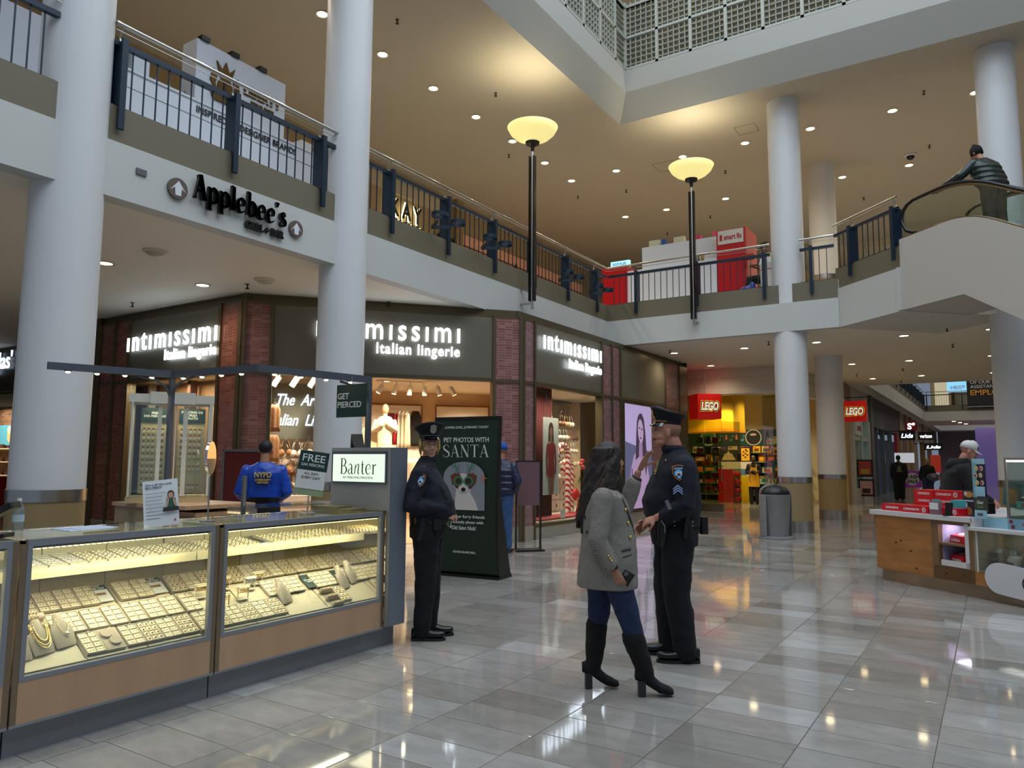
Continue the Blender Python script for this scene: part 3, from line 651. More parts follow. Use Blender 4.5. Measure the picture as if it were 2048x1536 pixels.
# hanging poster: woman in a red bodysuit
t = thing('hanging_poster', 'tall white poster of a woman in red hanging before the red curtain', 'poster'); t.matrix_world = M3 @ Matrix.Translation((1.86, .45, 1.6))
MB().box(-.32, .32, 0, .012, -.81, .81).out('board', mat('poster_white', (206, 204, 198), .5), t)
FM = faceM((0, 0, 0), (1, 0, 0), (0, -1, 0))
SK = (150, 100, 76); art(t, FM, [(eg(0, .56, .105, .15), (58, 36, 28)), ([(-.1, .55), (.1, .55), (.12, .3), (-.12, .3)], (58, 36, 28)), ([(-.035, .4), (.035, .4), (.05, .28), (-.05, .28)], SK), (eg(0, .5, .062, .1), SK),
    ([(-.09, -.81), (-.15, -.35), (-.12, -.2), (.12, -.2), (.15, -.35), (.09, -.81)], SK), ([(-.14, .27), (-.2, .2), (-.22, -.1), (-.2, -.42), (-.15, -.42), (-.155, -.1), (-.13, .1), (-.12, -.1), (-.14, -.3), (-.09, -.46), (.09, -.46), (.14, -.3), (.12, -.1), (.13, .1), (.16, -.1), (.15, -.38), (.2, -.38), (.225, -.1), (.19, .22), (.12, .28), (.04, .29), (-.05, .26)], (140, 34, 34)), ([(-.005, -.81), (.005, -.81), (.01, -.5), (-.01, -.5)], (84, 50, 38))])
q = MB(); 
for s in (-.25, .25): q.tube([(s, 0, .81), (s*.6, 0, 1.45)], .002, 4)
q.out('hanging_wire', STEEL, t)
# candy canes
def cane(s, y, z, h, r, lab):
    t = thing('candy_cane', lab, 'candy cane decoration'); t.matrix_world = M3 @ Matrix.Translation((s, y, z)); R_ = h*.17
    path = [V((0, 0, k/14*(h-R_))) for k in range(15)]+[V((-R_+R_*cos(a), 0, h-R_+R_*sin(a))) for a in [pi*k/12 for k in range(1, 13)]]+[V((-2*R_, 0, h-R_-.08)), V((-2*R_, 0, h-R_-.15))]
    MB().tube(path, r, 16).ell(path[-1], (r, r, r*.6)).out('cane_body', mat('cane_white', (224, 216, 206), .35), t, smooth=True)
    q = MB(); L = 0; cum = [0]
    for a, b in zip(path, path[1:]): cum.append(cum[-1]+(b-a).length)
    tot = cum[-1]
    def at(d):
        d = max(0, min(tot-1e-4, d)); i = max(k for k in range(len(cum)-1) if cum[k] <= d); f_ = (d-cum[i])/(cum[i+1]-cum[i]); p = path[i].lerp(path[i+1], f_); return p, (path[i+1]-path[i]).normalized()
    k = .06
    while k < tot-.05:
        for a0 in range(24):
            ring = []
            for (aa, dd) in ((a0, 0), (a0+1, 0), (a0+1, 1), (a0, 1)):
                ang = 2*pi*aa/24; d_ = k+.055*dd+r*1.0*(sin(ang)); p, tt = at(d_); n1 = V((0, 1, 0)); n2 = tt.cross(n1); ring.append(p+(n1*cos(ang)+n2*sin(ang))*(r+.003))
            q.quad(*ring)
        k += .13
    q.out('red_stripes', mat('cane_red', (170, 16, 26), .4), t); return t
cane(3.62, 1.0, .27, 1.6, .062, 'tall red and white striped candy cane in the right store window')
cane(4.35, 1.3, .27, 1.25, .06, 'shorter striped candy cane behind the taller one in the store window')
# bow and leaf at the canes
t = thing('ribbon_bow', 'large red ribbon bow at the foot of the candy canes', 'bow'); t.matrix_world = M3 @ Matrix.Translation((3.95, .85, .66)); q = MB()
for s in (-1, 1):
    q.loft([[(s*x, .05*sin(a)*w_, z+.1*cos(a)*w_) for a in [2*pi*i/12 for i in range(12)]] for x, z, w_ in ((.0, 0, .4), (.12, .03, 1.2), (.26, .06, 1.5), (.34, .05, .9))])
    q.loft([[(s*(x+.05*cos(a)), .02*sin(a), z) for a in [2*pi*i/8 for i in range(8)]] for x, z in ((.02, -.02), (.1, -.2), (.2, -.38))])
q.ell((0, -.03, 0), (.06, .06, .06)).out('loops', mat('red_satin', (190, 20, 34), .35), t, smooth=True)
t = tag(MB(M3).loft([[(4.0+.01*k, .95, 1.0)] for k in range(0)]or [[(3.95+a*.6, .9+.02*a, .95+b*.4) for a, b in ((0, 0), (.1, .3), (.25, .5), (.15, .2))], [(3.96+a*.6, .92+.02*a, .95+b*.4) for a, b in ((0, 0), (.1, .3), (.25, .5), (.15, .2))]]).out('holly_leaf', mat('leaf_green', (40, 84, 50), .4)), 'green decorative leaf on the candy cane', 'leaf')
for k, (a, b) in enumerate(((4.1, 1.42), (4.2, 1.34), (4.16, 1.5))): tag(MB(M3).ell((a, .9, b), (.05, .05, .05)).out('berry', MC['red_satin'], smooth=True), 'red berry on the candy canes', 'berry', 'red berries on the candy canes')
# white drawers and grid rack with bras in that window
t = thing('drawer_cabinet', 'white drawer cabinet behind the candy canes in the store window', 'cabinet'); t.matrix_world = M3 @ Matrix.Translation((3.9, 1.5, .27)); MB().box(-.5, .9, 0, .5, 0, .85).out('body', WHC, t)
for i in range(4):
    for j in range(3): d_ = MB().box(-.48+i*.34, -.16+i*.34, -.02, 0, .04+j*.27, .28+j*.27).out('drawer', WHC, t, bevel=.006); MB().box(-.33+i*.34, -.31+i*.34, -.035, -.02, .12+j*.27, .2+j*.27).out('drawer_pull', BLACK, d_)
t = thing('grid_rack', 'white grid wall rack hung with bras in the right store window', 'rack'); t.matrix_world = M3 @ Matrix.Translation((4.2, 2.3, 1.1)); q = MB()
for k in range(17): q.box(k*.12-.003, k*.12+.003, 0, .006, 0, 1.9)
for k in range(16): q.box(0, 1.95, 0, .006, k*.125-.003, k*.125+.003)
q.out('wire_grid', STEEL, t); MB().box(-.03, 0, -.02, .03, 0, 2.0).box(0, 2, -.02, .03, 1.95, 2.0).out('frame', GREYM, t)
for r, z in enumerate((2.45, 2.1, 1.75, 1.42, 1.1)):
    for c in range(7): put(M3, 4.2+c*.27+rnd.uniform(-.03, .03), 2.0+rnd.uniform(-.1, .1), z, rnd.choice([0, 1, 2, 2, 3, 4, 4]), 'bra hanging on the grid rack in the right store window', 'bras on the grid rack')
for c in range(5): put(M3, 3.35+c*.2, 1.6, 1.3 if c % 2 else 1.7, (3, 2, 1, 2, 3)[c], 'bra hanging just behind the candy canes', 'bras behind the candy canes')
tag(MB(M3).box(1.25, 3.9, .35, .95, .28, .31).out('red_cloth_sheet', RED), 'red cloth spread on the floor of the right store window', 'cloth')
t = tag(MB(M3).box(2.02, 2.2, .3, .32, .3, .46).out('small_card', PAPER), 'small white card standing at the base of the right store window', 'card')
# lit lavender poster
t = thing('lightbox_poster', 'lit lavender poster of a long-haired woman on the storefront right of the window', 'poster'); t.matrix_world = M3 @ Matrix.Translation((5.33, -.01, 1.62))
MB().box(-.86, .86, -.05, .0, -1.3, 1.3).out('frame', BRONZE, t)
FP = faceM((0, -.052, 0), (1, 0, 0), (0, -1, 0)); LV = .55
art(t, FP, [([(-.82, -1.26), (.82, -1.26), (.82, 1.26), (-.82, 1.26)], (176, 160, 206), LV), ([(-.82, -1.26), (.82, -1.26), (.82, .1), (-.82, .35)], (104, 104, 142), LV*.6),
    ([(-.75, -1.26), (-.5, -.3), (-.3, .05), (.1, .12), (.42, 0), (.62, -.5), (.72, -1.26)], (166, 140, 178), LV), ([(-.22, -.1), (-.16, .6), (-.12, .86), (-.04, 1.0), (.08, 1.07), (.2, 1.05), (.32, .92), (.42, .5), (.5, -.2), (.42, -.5), (.28, .0), (.0, .0)], (74, 56, 84), LV*.6),
    ([(-.02, .0), (0, .35), (.2, .35), (.22, -.05)], (150, 122, 158), LV), (eg(.1, .62, .17, .30, 24, .12), (178, 152, 186), LV), (eg(.03, .70, .045, .02), (70, 54, 84), LV*.4), (eg(.17, .67, .045, .02), (70, 54, 84), LV*.4), (eg(.09, .45, .05, .025), (120, 74, 110), LV*.5), (eg(.1, .56, .02, .05), (158, 130, 168), LV),
    ([(-.5, -.3), (-.46, -.9), (-.4, -.9), (-.42, -.3)], (120, 96, 140), LV*.6)])
# small dark-red sign board near the centre pier and the blue-jacket man
t = tag(MB(SM).box(-.18, .42, -.06, -.01, .25, 1.62).out('framed_poster', DRED), 'dark red framed poster leaning on the storefront pier behind the blue-jacket man', 'poster')
MB(SM).box(-.22, -.18, -.07, -.0, .2, 1.66).box(.42, .46, -.07, -.0, .2, 1.66).box(-.22, .46, -.07, -.0, 1.62, 1.66).out('frame', GREYM, t)
# security pedestals at the opening
for s in (4.05,): tag(MB(SM).rbox(s, s+.04, -.1, .4, 0, 1.5, .015).out('security_gate', GREYM), 'grey security gate panel at the right of the store opening', 'security gate')
# ================================================================ neighbour store at far left
DK = mat('dark_sign_panel', (16, 18, 22), .4)
struct(MB().box(-34, -15.4, 9.0, 9.1, 3.2, SB).out('wall_neighbour_sign', DK)); struct(MB().box(-15.6, -15.3, 8.1, 12, 0, SB).out('wall_neighbour_side', BRONZE))
BRK = tiles('red_brick_wall', (0, 0, 1), (1, 0, 0), .08, .23, [(120, 82, 58), (150, 108, 74), (96, 64, 46)], (150, 130, 104), .006, .8, 1.)
struct(MB().box(-34, -15, 11.6, 11.7, 0, 3.2).out('wall_neighbour_back', BRK)); struct(MB().box(-34, -15, 9.1, 11.7, 3.15, 3.2).out('ceiling_neighbour', mat('dark_ceiling', (60, 58, 54), .8)))
t = thing('store_sign', 'lit white lettering on the dark shop sign at the far left edge', 'sign', (-21.05, 8.95, 3.95)); text("uglas'", .5, (0, 0, 0), (1, 0, 0), (0, -1, 0), mat('soft_white_letters', (255, 255, 255), .4, emit=1.4, ecol=(214, 232, 255)), t, 'letters', .012, .004, 'RIGHT', w=1.3, h=.6)
area('shop_lamp', (-26.5, 10.2, 3.1), (0, 0, 0), 2.5, 110, (1, .85, .65))
for k in range(4):
    z = .5+k*.42; s_ = tag(MB().box(-31, -25, 11.2, 11.55, z, z+.04).out('shop_shelf', mat('cream_shelf', (200, 180, 140), .6, emit=.25)), 'cream lit shelf of glasses in the far left shop', 'shelf', 'shelves in the far left shop')
    for j in range(22): tag(MB().rbox(-29.8+j*.22, -29.66+j*.22, 11.2, 11.3, z+.04, z+.1+.03*(j % 3), .02).out('eyeglass_frame', BLACK if j % 2 else BRN), 'pair of glasses on a shelf in the far left shop', 'glasses', 'glasses on the far left shop shelves')
t = thing('lit_portrait', 'lit teal portrait poster in the far left shop', 'poster', (-26.9, 11.5, 2.2)); MB().box(-1.0, 1.0, 0, .05, -.3, .35).out('panel', mat('teal_lit', (84, 160, 176), .5, emit=.6), t)
art(t, faceM((.1, -.01, 0), (1, 0, 0), (0, -1, 0)), [(eg(.0, .02, .16, .24), (214, 176, 120), .5), (eg(0, .2, .17, .12), (230, 214, 170), .5)])
tag(MB().rbox(-25.2, -24.2, 9.8, 10.4, 0, .95, .04).out('display_counter', RED), 'red display counter in the far left shop', 'counter')
# ================================================================ TORCH LAMPS
BOWL = mat('lamp_bowl_glass', (238, 226, 150), .4, emit=.75, ecol=(246, 230, 150), noise=(9, .25))
def torch(x, y, zb, lab):
    t = thing('torch_lamp', lab, 'lamp', (x, y, zb))
    MB().cyl(0, 0, 0, 3.5, .028, 16).out('pole', STEEL, t, smooth=50)
    for s in (-1, 1):
        c = MB().box(s*.05-.012, s*.05+.012, -.05, .05, .16, 3.2); 
        [c.cyl(s*.05, -.052, .4+k*.5, .41+k*.5, .01, 6) for k in range(6)]; c.out('black_channel', mat('channel_black', (12, 12, 13), .3, .3), t)
    MB().box(-.3, 0, -.02, .02, .4, .44).box(-.3, 0, -.02, .02, .1, .14).out('wall_bracket', STEEL, t) if x < -7 else MB().box(-.02, .02, 0, .3, .4, .44).box(-.02, .02, 0, .3, .1, .14).out('wall_bracket', STEEL, t)
    MB().lathe([(.03, 3.3), (.045, 3.42), (.14, 3.46), (.15, 3.5), (.001, 3.5)], 24).out('collar', BLACK, t, smooth=50)
    MB().lathe([(.10, 3.5), (.22, 3.535), (.36, 3.61), (.46, 3.70), (.525, 3.82), (.51, 3.82), (.45, 3.715), (.35, 3.63), (.22, 3.56), (.10, 3.53)], 40).out('glass_bowl', BOWL, t, smooth=True)
    q = MB(); [q.ell((.16*cos(a), .16*sin(a), 3.72), (.03, .03, .09), 8, 6) for a in (0, 2.1, 4.2)]; q.out('bulb', LAMP, t, smooth=True)
    l = bpy.data.lights.new('uplight', 'SPOT'); l.energy = 110; l.color = (1, .88, .62); l.spot_size = radians(150); l.spot_blend = 1; l.shadow_soft_size = .3
    o = bpy.data.objects.new('uplight', l); COL.objects.link(o); o.location = (0, 0, 3.9); o.rotation_euler = (pi, 0, 0); o.parent = t
torch(-7.7, 12.66, 4.55, 'tall torch lamp with glowing bowl on the left balcony edge')
torch(-5.66, 16.5, 4.61, 'tall torch lamp with glowing bowl in front of the phone kiosk')
# ================================================================ BALCONY FASCIA SIGNS
t = thing('restaurant_sign', 'black raised restaurant name lettering on the white balcony fascia', 'sign', (-7.94, 5.88, 4.7))
BL = mat('black_sign_letters', (12, 12, 12), .35)
serif("Applebee's", 1.40, .30, (0, -.0, .07), (0, 1, 0), (1, 0, 0), BL, t, 'name_letters', .05, 1.75)
text('GRILL + BAR', .15, (0, .38, -.19), (0, 1, 0), (1, 0, 0), BL, t, 'small_letters', .02, .008, 'CENTER', w=.62, h=.1)
AB = mat('arrow_disc_brown', (96, 82, 72), .5); AW = mat('arrow_white', (220, 222, 224), .5)
def arrowdisc(y, z, r, lab):
    t = thing('arrow_disc', lab, 'sign', (-7.96, y, z)); F = faceM((0, 0, 0), (0, 1, 0), (1, 0, 0))
    MB(F).cyl(0, 0, 0, .03, r, 40).out('disc', AB, t, smooth=50)
    MB(F).prism([(0, r*.72), (r*.82, -.04), (r*.36, .06*r), (r*.28, -.7*r), (-r*.28, -.7*r), (-r*.36, .06*r), (-r*.82, -.04)], .03, .036).out('arrow', AW, t)
arrowdisc(5.0, 4.67, .125, 'brown disc with a white up arrow left of the restaurant lettering')
arrowdisc(6.78, 4.66, .115, 'brown disc with a white up arrow right of the restaurant lettering')
t = tag(MB().box(-7.99, -7.95, 4.5, 4.62, 4.69, 4.76).out('junction_plate', GREYM), 'small grey junction plate on the fascia left of the arrow discs', 'wall plate')
# ================================================================ UPPER PERFUME KIOSK
GW = mat('glossy_white', (206, 212, 222), .5); GOLDE = mat('dark_gold', (96, 72, 30), .4, .7)
t = thing('perfume_kiosk', 'white perfume kiosk on the upper floor behind the left railing', 'kiosk', (-9.0, 6.4, SL))
MB().box(-.45, 0, -1.9, 1.9, .0, 1.0).out('counter_front', GW, t); MB().box(-.47, .02, -1.92, 1.92, 1.0, 1.03).out('counter_top', GW, t); MB().box(0, .003, -1.9, 1.9, .78, .79).out('panel_seam', GREYM, t)
MB().box(-.95, -.6, -.17, 1.47, 0, 2.3).out('tower', GW, t); 
text('INSPIRED BY DESIGNER BRANDS', .15, (.01, .35, .90), (0, 1, 0), (1, 0, 0), BL, t, 'slogan', .003, .002, 'CENTER', w=1.75, h=.1)
text('LIBERTY', .2, (-.59, 1.02, 1.86), (0, 1, 0), (1, 0, 0), GOLDE, t, 'name_letters', .015, .006, 'CENTER', w=.72, h=.15); text('PERFUMES', .1, (-.59, 1.02, 1.70), (0, 1, 0), (1, 0, 0), GOLDE, t, 'small_letters', .006, .003, 'CENTER', w=.45, h=.06)
F = faceM((-.6, .32, 1.72), (0, 1, 0), (1, 0, 0)); q = MB(F); q.prism(eg(0, 0, .13, .17), 0, .03).prism([(-.1, .16), (-.16, .38), (-.06, .27), (0, .42), (.06, .27), (.16, .38), (.1, .16)], 0, .03)
for s in (-1, 1): q.prism([(s*.1, -.18), (s*.26, .05), (s*.22, .24), (s*.13, .2), (s*.17, .02)], 0, .025)
q.prism([(-.24, -.14), (.24, -.14), (.2, -.24), (-.2, -.24)], 0, .03); q.out('emblem', GOLDE, t)
text('L', .2, (-.56, .32, 1.72), (0, 1, 0), (1, 0, 0), BL, t, 'emblem_letter', .004, .004)
for k in range(3): MB().box(-.68, -.56, 0+k*.52-.12, .14+k*.52-.12, 2.3, 2.37).out('top_spotlight', BLACK, t)
for k, y in enumerate((5.42, 5.62, 5.86)):
    b = thing('perfume_bottle', 'pink perfume bottle on the upper white counter', 'bottle', (-9.25, y, SL+1.03), 0, 'pink perfume bottles'); MB().rbox(-.03, .03, -.045, .045, 0, .13, .01).out('body', mat('pink_glass', (186, 20, 84), .2), b); MB().cyl(0, 0, .13, .18, .018, 12).out('cap', GREYM, b)
tag(MB().rbox(-9.4, -9.1, 5.0, 5.25, SL+1.03, SL+1.33, .02).out('acrylic_box', mat('acrylic', (190, 196, 204), .2)), 'clear acrylic box on the upper white counter', 'box')
t = thing('tissue_box', 'white flared carton at the right end of the perfume counter', 'carton', (-9.3, 8.0, SL+1.03)); MB().loft([[(-.1, -.1, 0), (.1, -.1, 0), (.1, .1, 0), (-.1, .1, 0)], [(-.13, -.13, .22), (.13, -.13, .22), (.13, .13, .22), (-.13, .13, .22)]]).out('carton', WHITE, t)
tag(MB().cyl(-9.3, 4.72, SL+1.03, SL+1.2, .05, 12).tube([(-9.3, 4.72, SL+1.2), (-9.25, 4.85, SL+1.38), (-9.2, 4.95, SL+1.36)], .01, 6).out('counter_lamp', BLACK), 'small black gooseneck lamp on the perfume counter', 'lamp')
t = tag(MB().box(-9.6, -9.3, .6, 4.2, SL, SL+1.35).out('display_cabinet', GW), 'white display cabinet on the upper floor behind the leftmost railing', 'cabinet'); MB().box(-9.61, -9.29, .6, 3.2, SL+1.35, SL+2.2).out('wood_panel', mat('zebra_wood', (120, 86, 50), .4, noise=(3, .5, (1, 1, 8))), t)
# ================================================================ UPPER STORE SIGNS
t = thing('jewellers_sign', 'backlit black jewellers lettering on the upper wall seen through the railing', 'sign', (-13.86, 15.8, 8.55))
HALO = mat('sign_halo', (255, 250, 210), .5, emit=2.2, ecol=(255, 244, 190))
for x_, s_, y_, w_, h_ in ((0, 'K A Y', .05, 1.3, .5), (-.0, 'JEWELERS', -.36, 1.45, .16)):
    text(s_, .5, (-.02, 0, y_), (0, 1, 0), (1, 0, 0), HALO, t, 'letter_glow', .004, .016, 'CENTER', w=w_+.05, h=h_+.05)
    text(s_, .5, (.03, 0, y_), (0, 1, 0), (1, 0, 0), BL, t, 'letters', .015, .004, 'CENTER', w=w_, h=h_)
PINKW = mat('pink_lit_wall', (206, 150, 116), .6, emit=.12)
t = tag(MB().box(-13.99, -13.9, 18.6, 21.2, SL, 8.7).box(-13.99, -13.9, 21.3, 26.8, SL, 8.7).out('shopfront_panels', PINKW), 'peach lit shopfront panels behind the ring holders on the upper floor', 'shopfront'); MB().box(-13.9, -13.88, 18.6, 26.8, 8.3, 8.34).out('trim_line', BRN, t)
tag(MB().box(-13.99, -13.9, 17.4, 18.2, SL, 8.4).out('shop_doorway', mat('dark_doorway', (26, 18, 12), .6)), 'dark doorway beside the jewellers lettering', 'doorway'); tag(MB().box(-13.99, -13.85, 18.2, 18.55, SL, UZ).out('pilaster', TANB), 'tan pilaster right of the dark upper doorway', 'pilaster')
t = thing('fragrance_sign', 'dark script lettering on the peach upper shopfront', 'sign', (-13.86, 22.3, 8.15)); text('Aroma', .7, (0, 0, 0), (0, 1, 0), (1, 0, 0), mat('plum_letters', (50, 30, 60), .5), t, 'letters', .01, .004, 'CENTER', shear=.4)
# ================================================================ UPPER PHONE KIOSK
RG = mat('glossy_red', (176, 14, 26), .3); RGS = mat('red_side', (196, 84, 70), .4)
t = thing('phone_kiosk', 'red and white phone repair kiosk on the upper floor behind the railing', 'kiosk', (-8.0, 18.2, SL))
MB().box(-.82, -.07, 0, .6, .04, 1.37).out('red_end_cabinet', RG, t); MB().box(-.07, 2.38, .02, .6, .04, 1.2).out('white_counter', GW, t); MB().box(.2, 2.4, .4, .5, 1.2, 1.9).out('white_back_panel', GW, t)
MB().box(2.38, 3.1, 0, .55, .04, 1.9).out('red_tower', RG, t); MB().box(3.1, 3.14, 0, .9, .04, 1.9).out('tower_side', RGS, t); MB().box(2.42, 3.06, -.02, 0, 1.53, 1.88).out('sign_board', WHITE, t)
text('smart fix', .2, (2.80, -.025, 1.70), (1, 0, 0), (0, -1, 0), RG, t, 'lettering', .003, .004, 'CENTER', w=.45, h=.14); MB().box(2.47, 2.53, -.03, -.02, 1.62, 1.77).out('phone_icon', RG, t)
t = thing('led_sign_box', 'blue-white lit box on the red end of the phone kiosk', 'lit box', (-8.35, 18.3, SL+1.37)); MB().box(-.25, .3, 0, .1, 0, .17).out('panel', mat('led_blue', (150, 210, 240), .4, emit=1.2), t); text('REPAIR', .12, (.02, -.01, .08), (1, 0, 0), (0, -1, 0), mat('led_dark', (20, 50, 90), .5), t, 'lettering', .002, 0, w=.4)
for i, (x, w_, h_, c_, n_) in enumerate(((-7.6, .3, .16, (190, 196, 170), 'pale green carton'), (-7.25, .12, .14, (20, 70, 140), 'blue bag'), (-6.9, .3, .15, (200, 196, 170), 'cream carton'), (-6.3, .14, .1, (200, 60, 90), 'pink toy'), (-5.85, .14, .14, (220, 90, 110), 'pink plush bow'))):
    tag(MB().rbox(x, x+w_, 18.6, 18.75, SL+1.9, SL+1.9+h_, .015).out('stored_item', mat('item%d' % i, c_, .6)), n_+' on top of the white phone kiosk', 'stored item')
for i in range(3): tag(MB().rbox(-6.3+i*.12, -6.22+i*.12, 18.25, 18.33, SL+1.2, SL+1.32+.03*i, .01).out('counter_tool', mat('tool%d' % i, ((90, 70, 50), (60, 60, 60), (150, 120, 40))[i], .5)), ('brown', 'grey', 'yellow')[i]+' repair item on the white kiosk counter', 'tool')
t = tag(remesh(MB().ell((-4.72, 17.6, SL+.12), (.22, .16, .14)).ell((-4.6, 17.6, SL+.24), (.08, .08, .1)).out('plastic_bag', mat('blue_bag', (10, 60, 150), .3, bump=(14, .8)), smooth=True), .02), 'blue plastic bag on the upper floor beside the red tower', 'bag')
t = thing('waste_bin', 'white upright bin beside the seated person upstairs', 'bin', (-4.25, 17.8, SL)); MB().lathe([(.001, 0), (.19, 0), (.22, .75), (.23, .76), (.2, .9), (.001, .93)], 20).out('body', GW, t, smooth=50); MB().cyl(0, 0, .6, .615, .222, 20).out('red_line', RG, t)
# ================================================================ ESCALATOR
t = thing('escalator', 'escalator with beige side wall and glass balustrade at the upper right', 'escalator'); t.matrix_world = EM.copy()
k_ = .577
def wz(s): return 5.72 if s < 1.1 else (5.72-.29*(s-1.1)**2 if s < 2.09 else 5.436-k_*(s-2.09))
top = [(s*.1, wz(s*.1)) for s in range(0, 24)]+[(9.6, wz(9.6)), (10.6, .9), (11.2, .9)]
prof = [(0, SB), (1.41, SB), (8.2, SB-(8.2-1.41)*.596), (8.6, 0), (11.2, 0)]+top[::-1]
FX = Matrix(((1, 0, 0, 0), (0, 0, -1, 0), (0, 1, 0, 0), (0, 0, 0, 1)))
MB(FX).prism(prof, -.16, -.0).out('side_wall', SIDE, t); MB(FX).prism(prof, -1.6, -1.44).out('side_wall', SIDE, t)
MB(FX).prism([(0, SB), (1.41, SB), (8.2, SB-(8.2-1.41)*.596), (8.2, SB-(8.2-1.41)*.596+.1), (1.4, SB+.1), (0, SB+.1)], -1.44, -.16).out('underside', SIDE, t)
def hz(s): return 6.40 if s < .9 else (6.40-.25*(s-.9)**2 if s < 2.06 else 6.064-k_*(s-2.06))
hp = [(.34, 5.76), (.12, 5.86), (.02, 6.02), (.0, 6.14), (.05, 6.27), (.16, 6.36), (.3, 6.40)]+[(.4+s*.1, hz(.4+s*.1)) for s in range(0, 22)]+[(9.6, hz(9.6)), (10.4, 1.45), (10.9, 1.45), (11.05, 1.3), (10.9, 1.1)]
GT = glass('escalator_glass', (240, 247, 244), .3)
for n_ in (.08, 1.5):
    MB().tube([(s, n_, z) for s, z in hp], .034, 8).out('handrail', mat('handrail_rubber', (14, 13, 12), .35), t, smooth=50)
    MB().tube([(s, n_, z-.045 if i > 5 else z+.0) for i, (s, z) in enumerate(hp[5:32])], .022, 8).out('rail_trim', mat('bronze_rail', (150, 128, 96), .25, 1.), t, smooth=50)
    gp = [(s, z-.04) for s, z in hp[3:31]]; MB(FX).prism([(s, z) for s, z in gp]+[(s, wz(s)-.02) for s, _ in gp[::-1]], -n_-.005, -n_+.005).out('glass_panel', GT, t)
    MB().tube([(s, n_-.06 if n_ < 1 else n_+.06, z+.01) for s, z in top[:26]], .016, 6).out('deck_trim', mat('bronze_rail', (150, 128, 96)), t)
ST_ = mat('escalator_step', (96, 96, 98), .4, .6, wave=None)
MB().box(-.3, 1.0, .2, 1.4, 5.58, 5.62).out('landing_plate', ST_, t)
for k in range(22):
    s = 1.0+k*.36; z = 5.62-.2*max(0, k-.6)*.98
    MB().box(s, s+.37, .2, 1.4, z-.2, z).out('step', ST_, t)
# second handrail newel (the neighbouring escalator) seen through the glass
t = thing('balustrade_rail', 'far metal safety rail seen through the escalator glass', 'rail'); t.matrix_world = EM @ Matrix.Translation((1.2, 2.3, 0)); MB().tube([(.0, 0, 5.95), (.0, 0, 6.35), (2.2, 0, 6.75)], .03, 8).tube([(0.1, 0, 6.1), (1.6, 0, 6.45)], .015, 6).out('rail', STEEL, t, smooth=50)
MB().tube([(.0, 0, 5.95), (.35, .0, 5.95)], .03, 8).tube([(.35, 0, SL+.2), (.35, 0, 5.95)], .03, 8).out('support', STEEL, t)
# ================================================================ TRASH CAN
t = thing('trash_can', 'grey metal trash can with domed open top in front of the column', 'trash can', (-3.70, 15.42, 0), radians(25))
CANM = mat('can_grey', (140, 140, 142), .38, .3, noise=(2, .06)); n = 40
MB().lathe([(.34, 0), (.34, .03), (.30, .05), (.001, .05)], n).out('base_plate', CANM, t, smooth=50)
MB().lathe([(.235, .05), (.29, .82), (.30, .83), (.30, .86), (.28, .86)], n).out('body', CANM, t, smooth=50)
for a0 in (20, 200):
    secs = [[(r*cos(radians(a)), r*sin(radians(a)), z) for r, a in ((.30, a0-24), (.325, a0-12), (.33, a0), (.325, a0+12), (.30, a0+24), (.24, a0))] for z in (.05, .86)]; MB().loft(secs).out('side_fin', CANM, t)
q = MB()
for k in range(12):
    a = pi*k/12; b = pi*(k+1)/12
    q.loft([[( .30*cos(c), r*sin(u_)*1.0 if 0 else y_, .86+.20*sin(c)*1.0) for c in (a, b)]+[(.285*cos(c), y_, .86+.19*sin(c)) for c in (b, a)] for y_ in (-.02, .2*sin((a+b)/2)+.04) for r, u_ in ((0, 0),)])
q.out('hood', CANM, t); MB().ell((0, -.02, .85), (.275, .19, .185)).out('opening', BLACK, t, smooth=True)
# ================================================================ TOY STORE
LY = 22.7
bh = tiles('white_stone_panels', (0, 0, 1), (1, 0, 0), .27, 1.2, [(206, 200, 186), (212, 206, 192)], (176, 170, 156), .004, .4, 1.)
struct(MB().box(-8.3, -5.2, LY, LY+.2, 3.57, SB).out('wall_toy_store_top', bh))
struct(MB().prism([(-5.2, LY), (-4.4, 28.8), (-4.6, 28.9), (-5.4, LY+.2)], 3.57, SB).out('wall_toy_store_side', bh))
struct(MB().box(-8.3, -7.4, 20.87, 20.9, 0, SB).out('wall_return', BRONZE)); struct(MB().box(-8.35, -8.25, 20.87, LY+.2, 0, SB).out('wall_recess', BRONZE))
YEL = mat('toy_yellow', (226, 178, 20), .5); YELF = mat('toy_floor', (190, 166, 110), .2); GRN = mat('toy_band_green', (22, 58, 50), .5)
struct(MB().box(-12, -4.8, 22.9, 30.2, 4.0, 4.05).out('ceiling_toy_store', mat('toy_ceiling', (196, 184, 140), .7)))
struct(MB().box(-12.2, -4.6, 29.6, 29.8, 0, 4.0).out('wall_toy_back', mat('toy_wall', (210, 196, 160), .7))); struct(MB().box(-12.2, -12, 22.9, 29.8, 0, 4.0).out('wall_toy_left', YEL)); struct(MB().box(-12.2, -8.3, 22.75, 22.9, 0, 4.0).out('wall_toy_front', YEL)); 
struct(MB().box(-4.62, -4.52, 28.9, 30.2, 0, SB).out('wall_toy_right', BRONZE))
t = tag(MB().box(-9.6, -7.35, 25.2, 26.6, 2.62, 3.95).out('yellow_canopy', YEL), 'big yellow hanging canopy block inside the toy store', 'canopy'); MB().box(-9.62, -7.33, 25.18, 26.62, 2.52, 2.62).out('orange_edge', mat('toy_orange', (214, 140, 20), .5, emit=.3), t)
t = tag(MB().box(-12, -6.2, 29.3, 29.55, 2.12, 2.74).out('header_band', GRN), 'dark green header band with picture discs above the toy shelves', 'header board')
F = faceM((0, 29.29, 0), (1, 0, 0), (0, -1, 0)); WR = (206, 200, 180); q = []
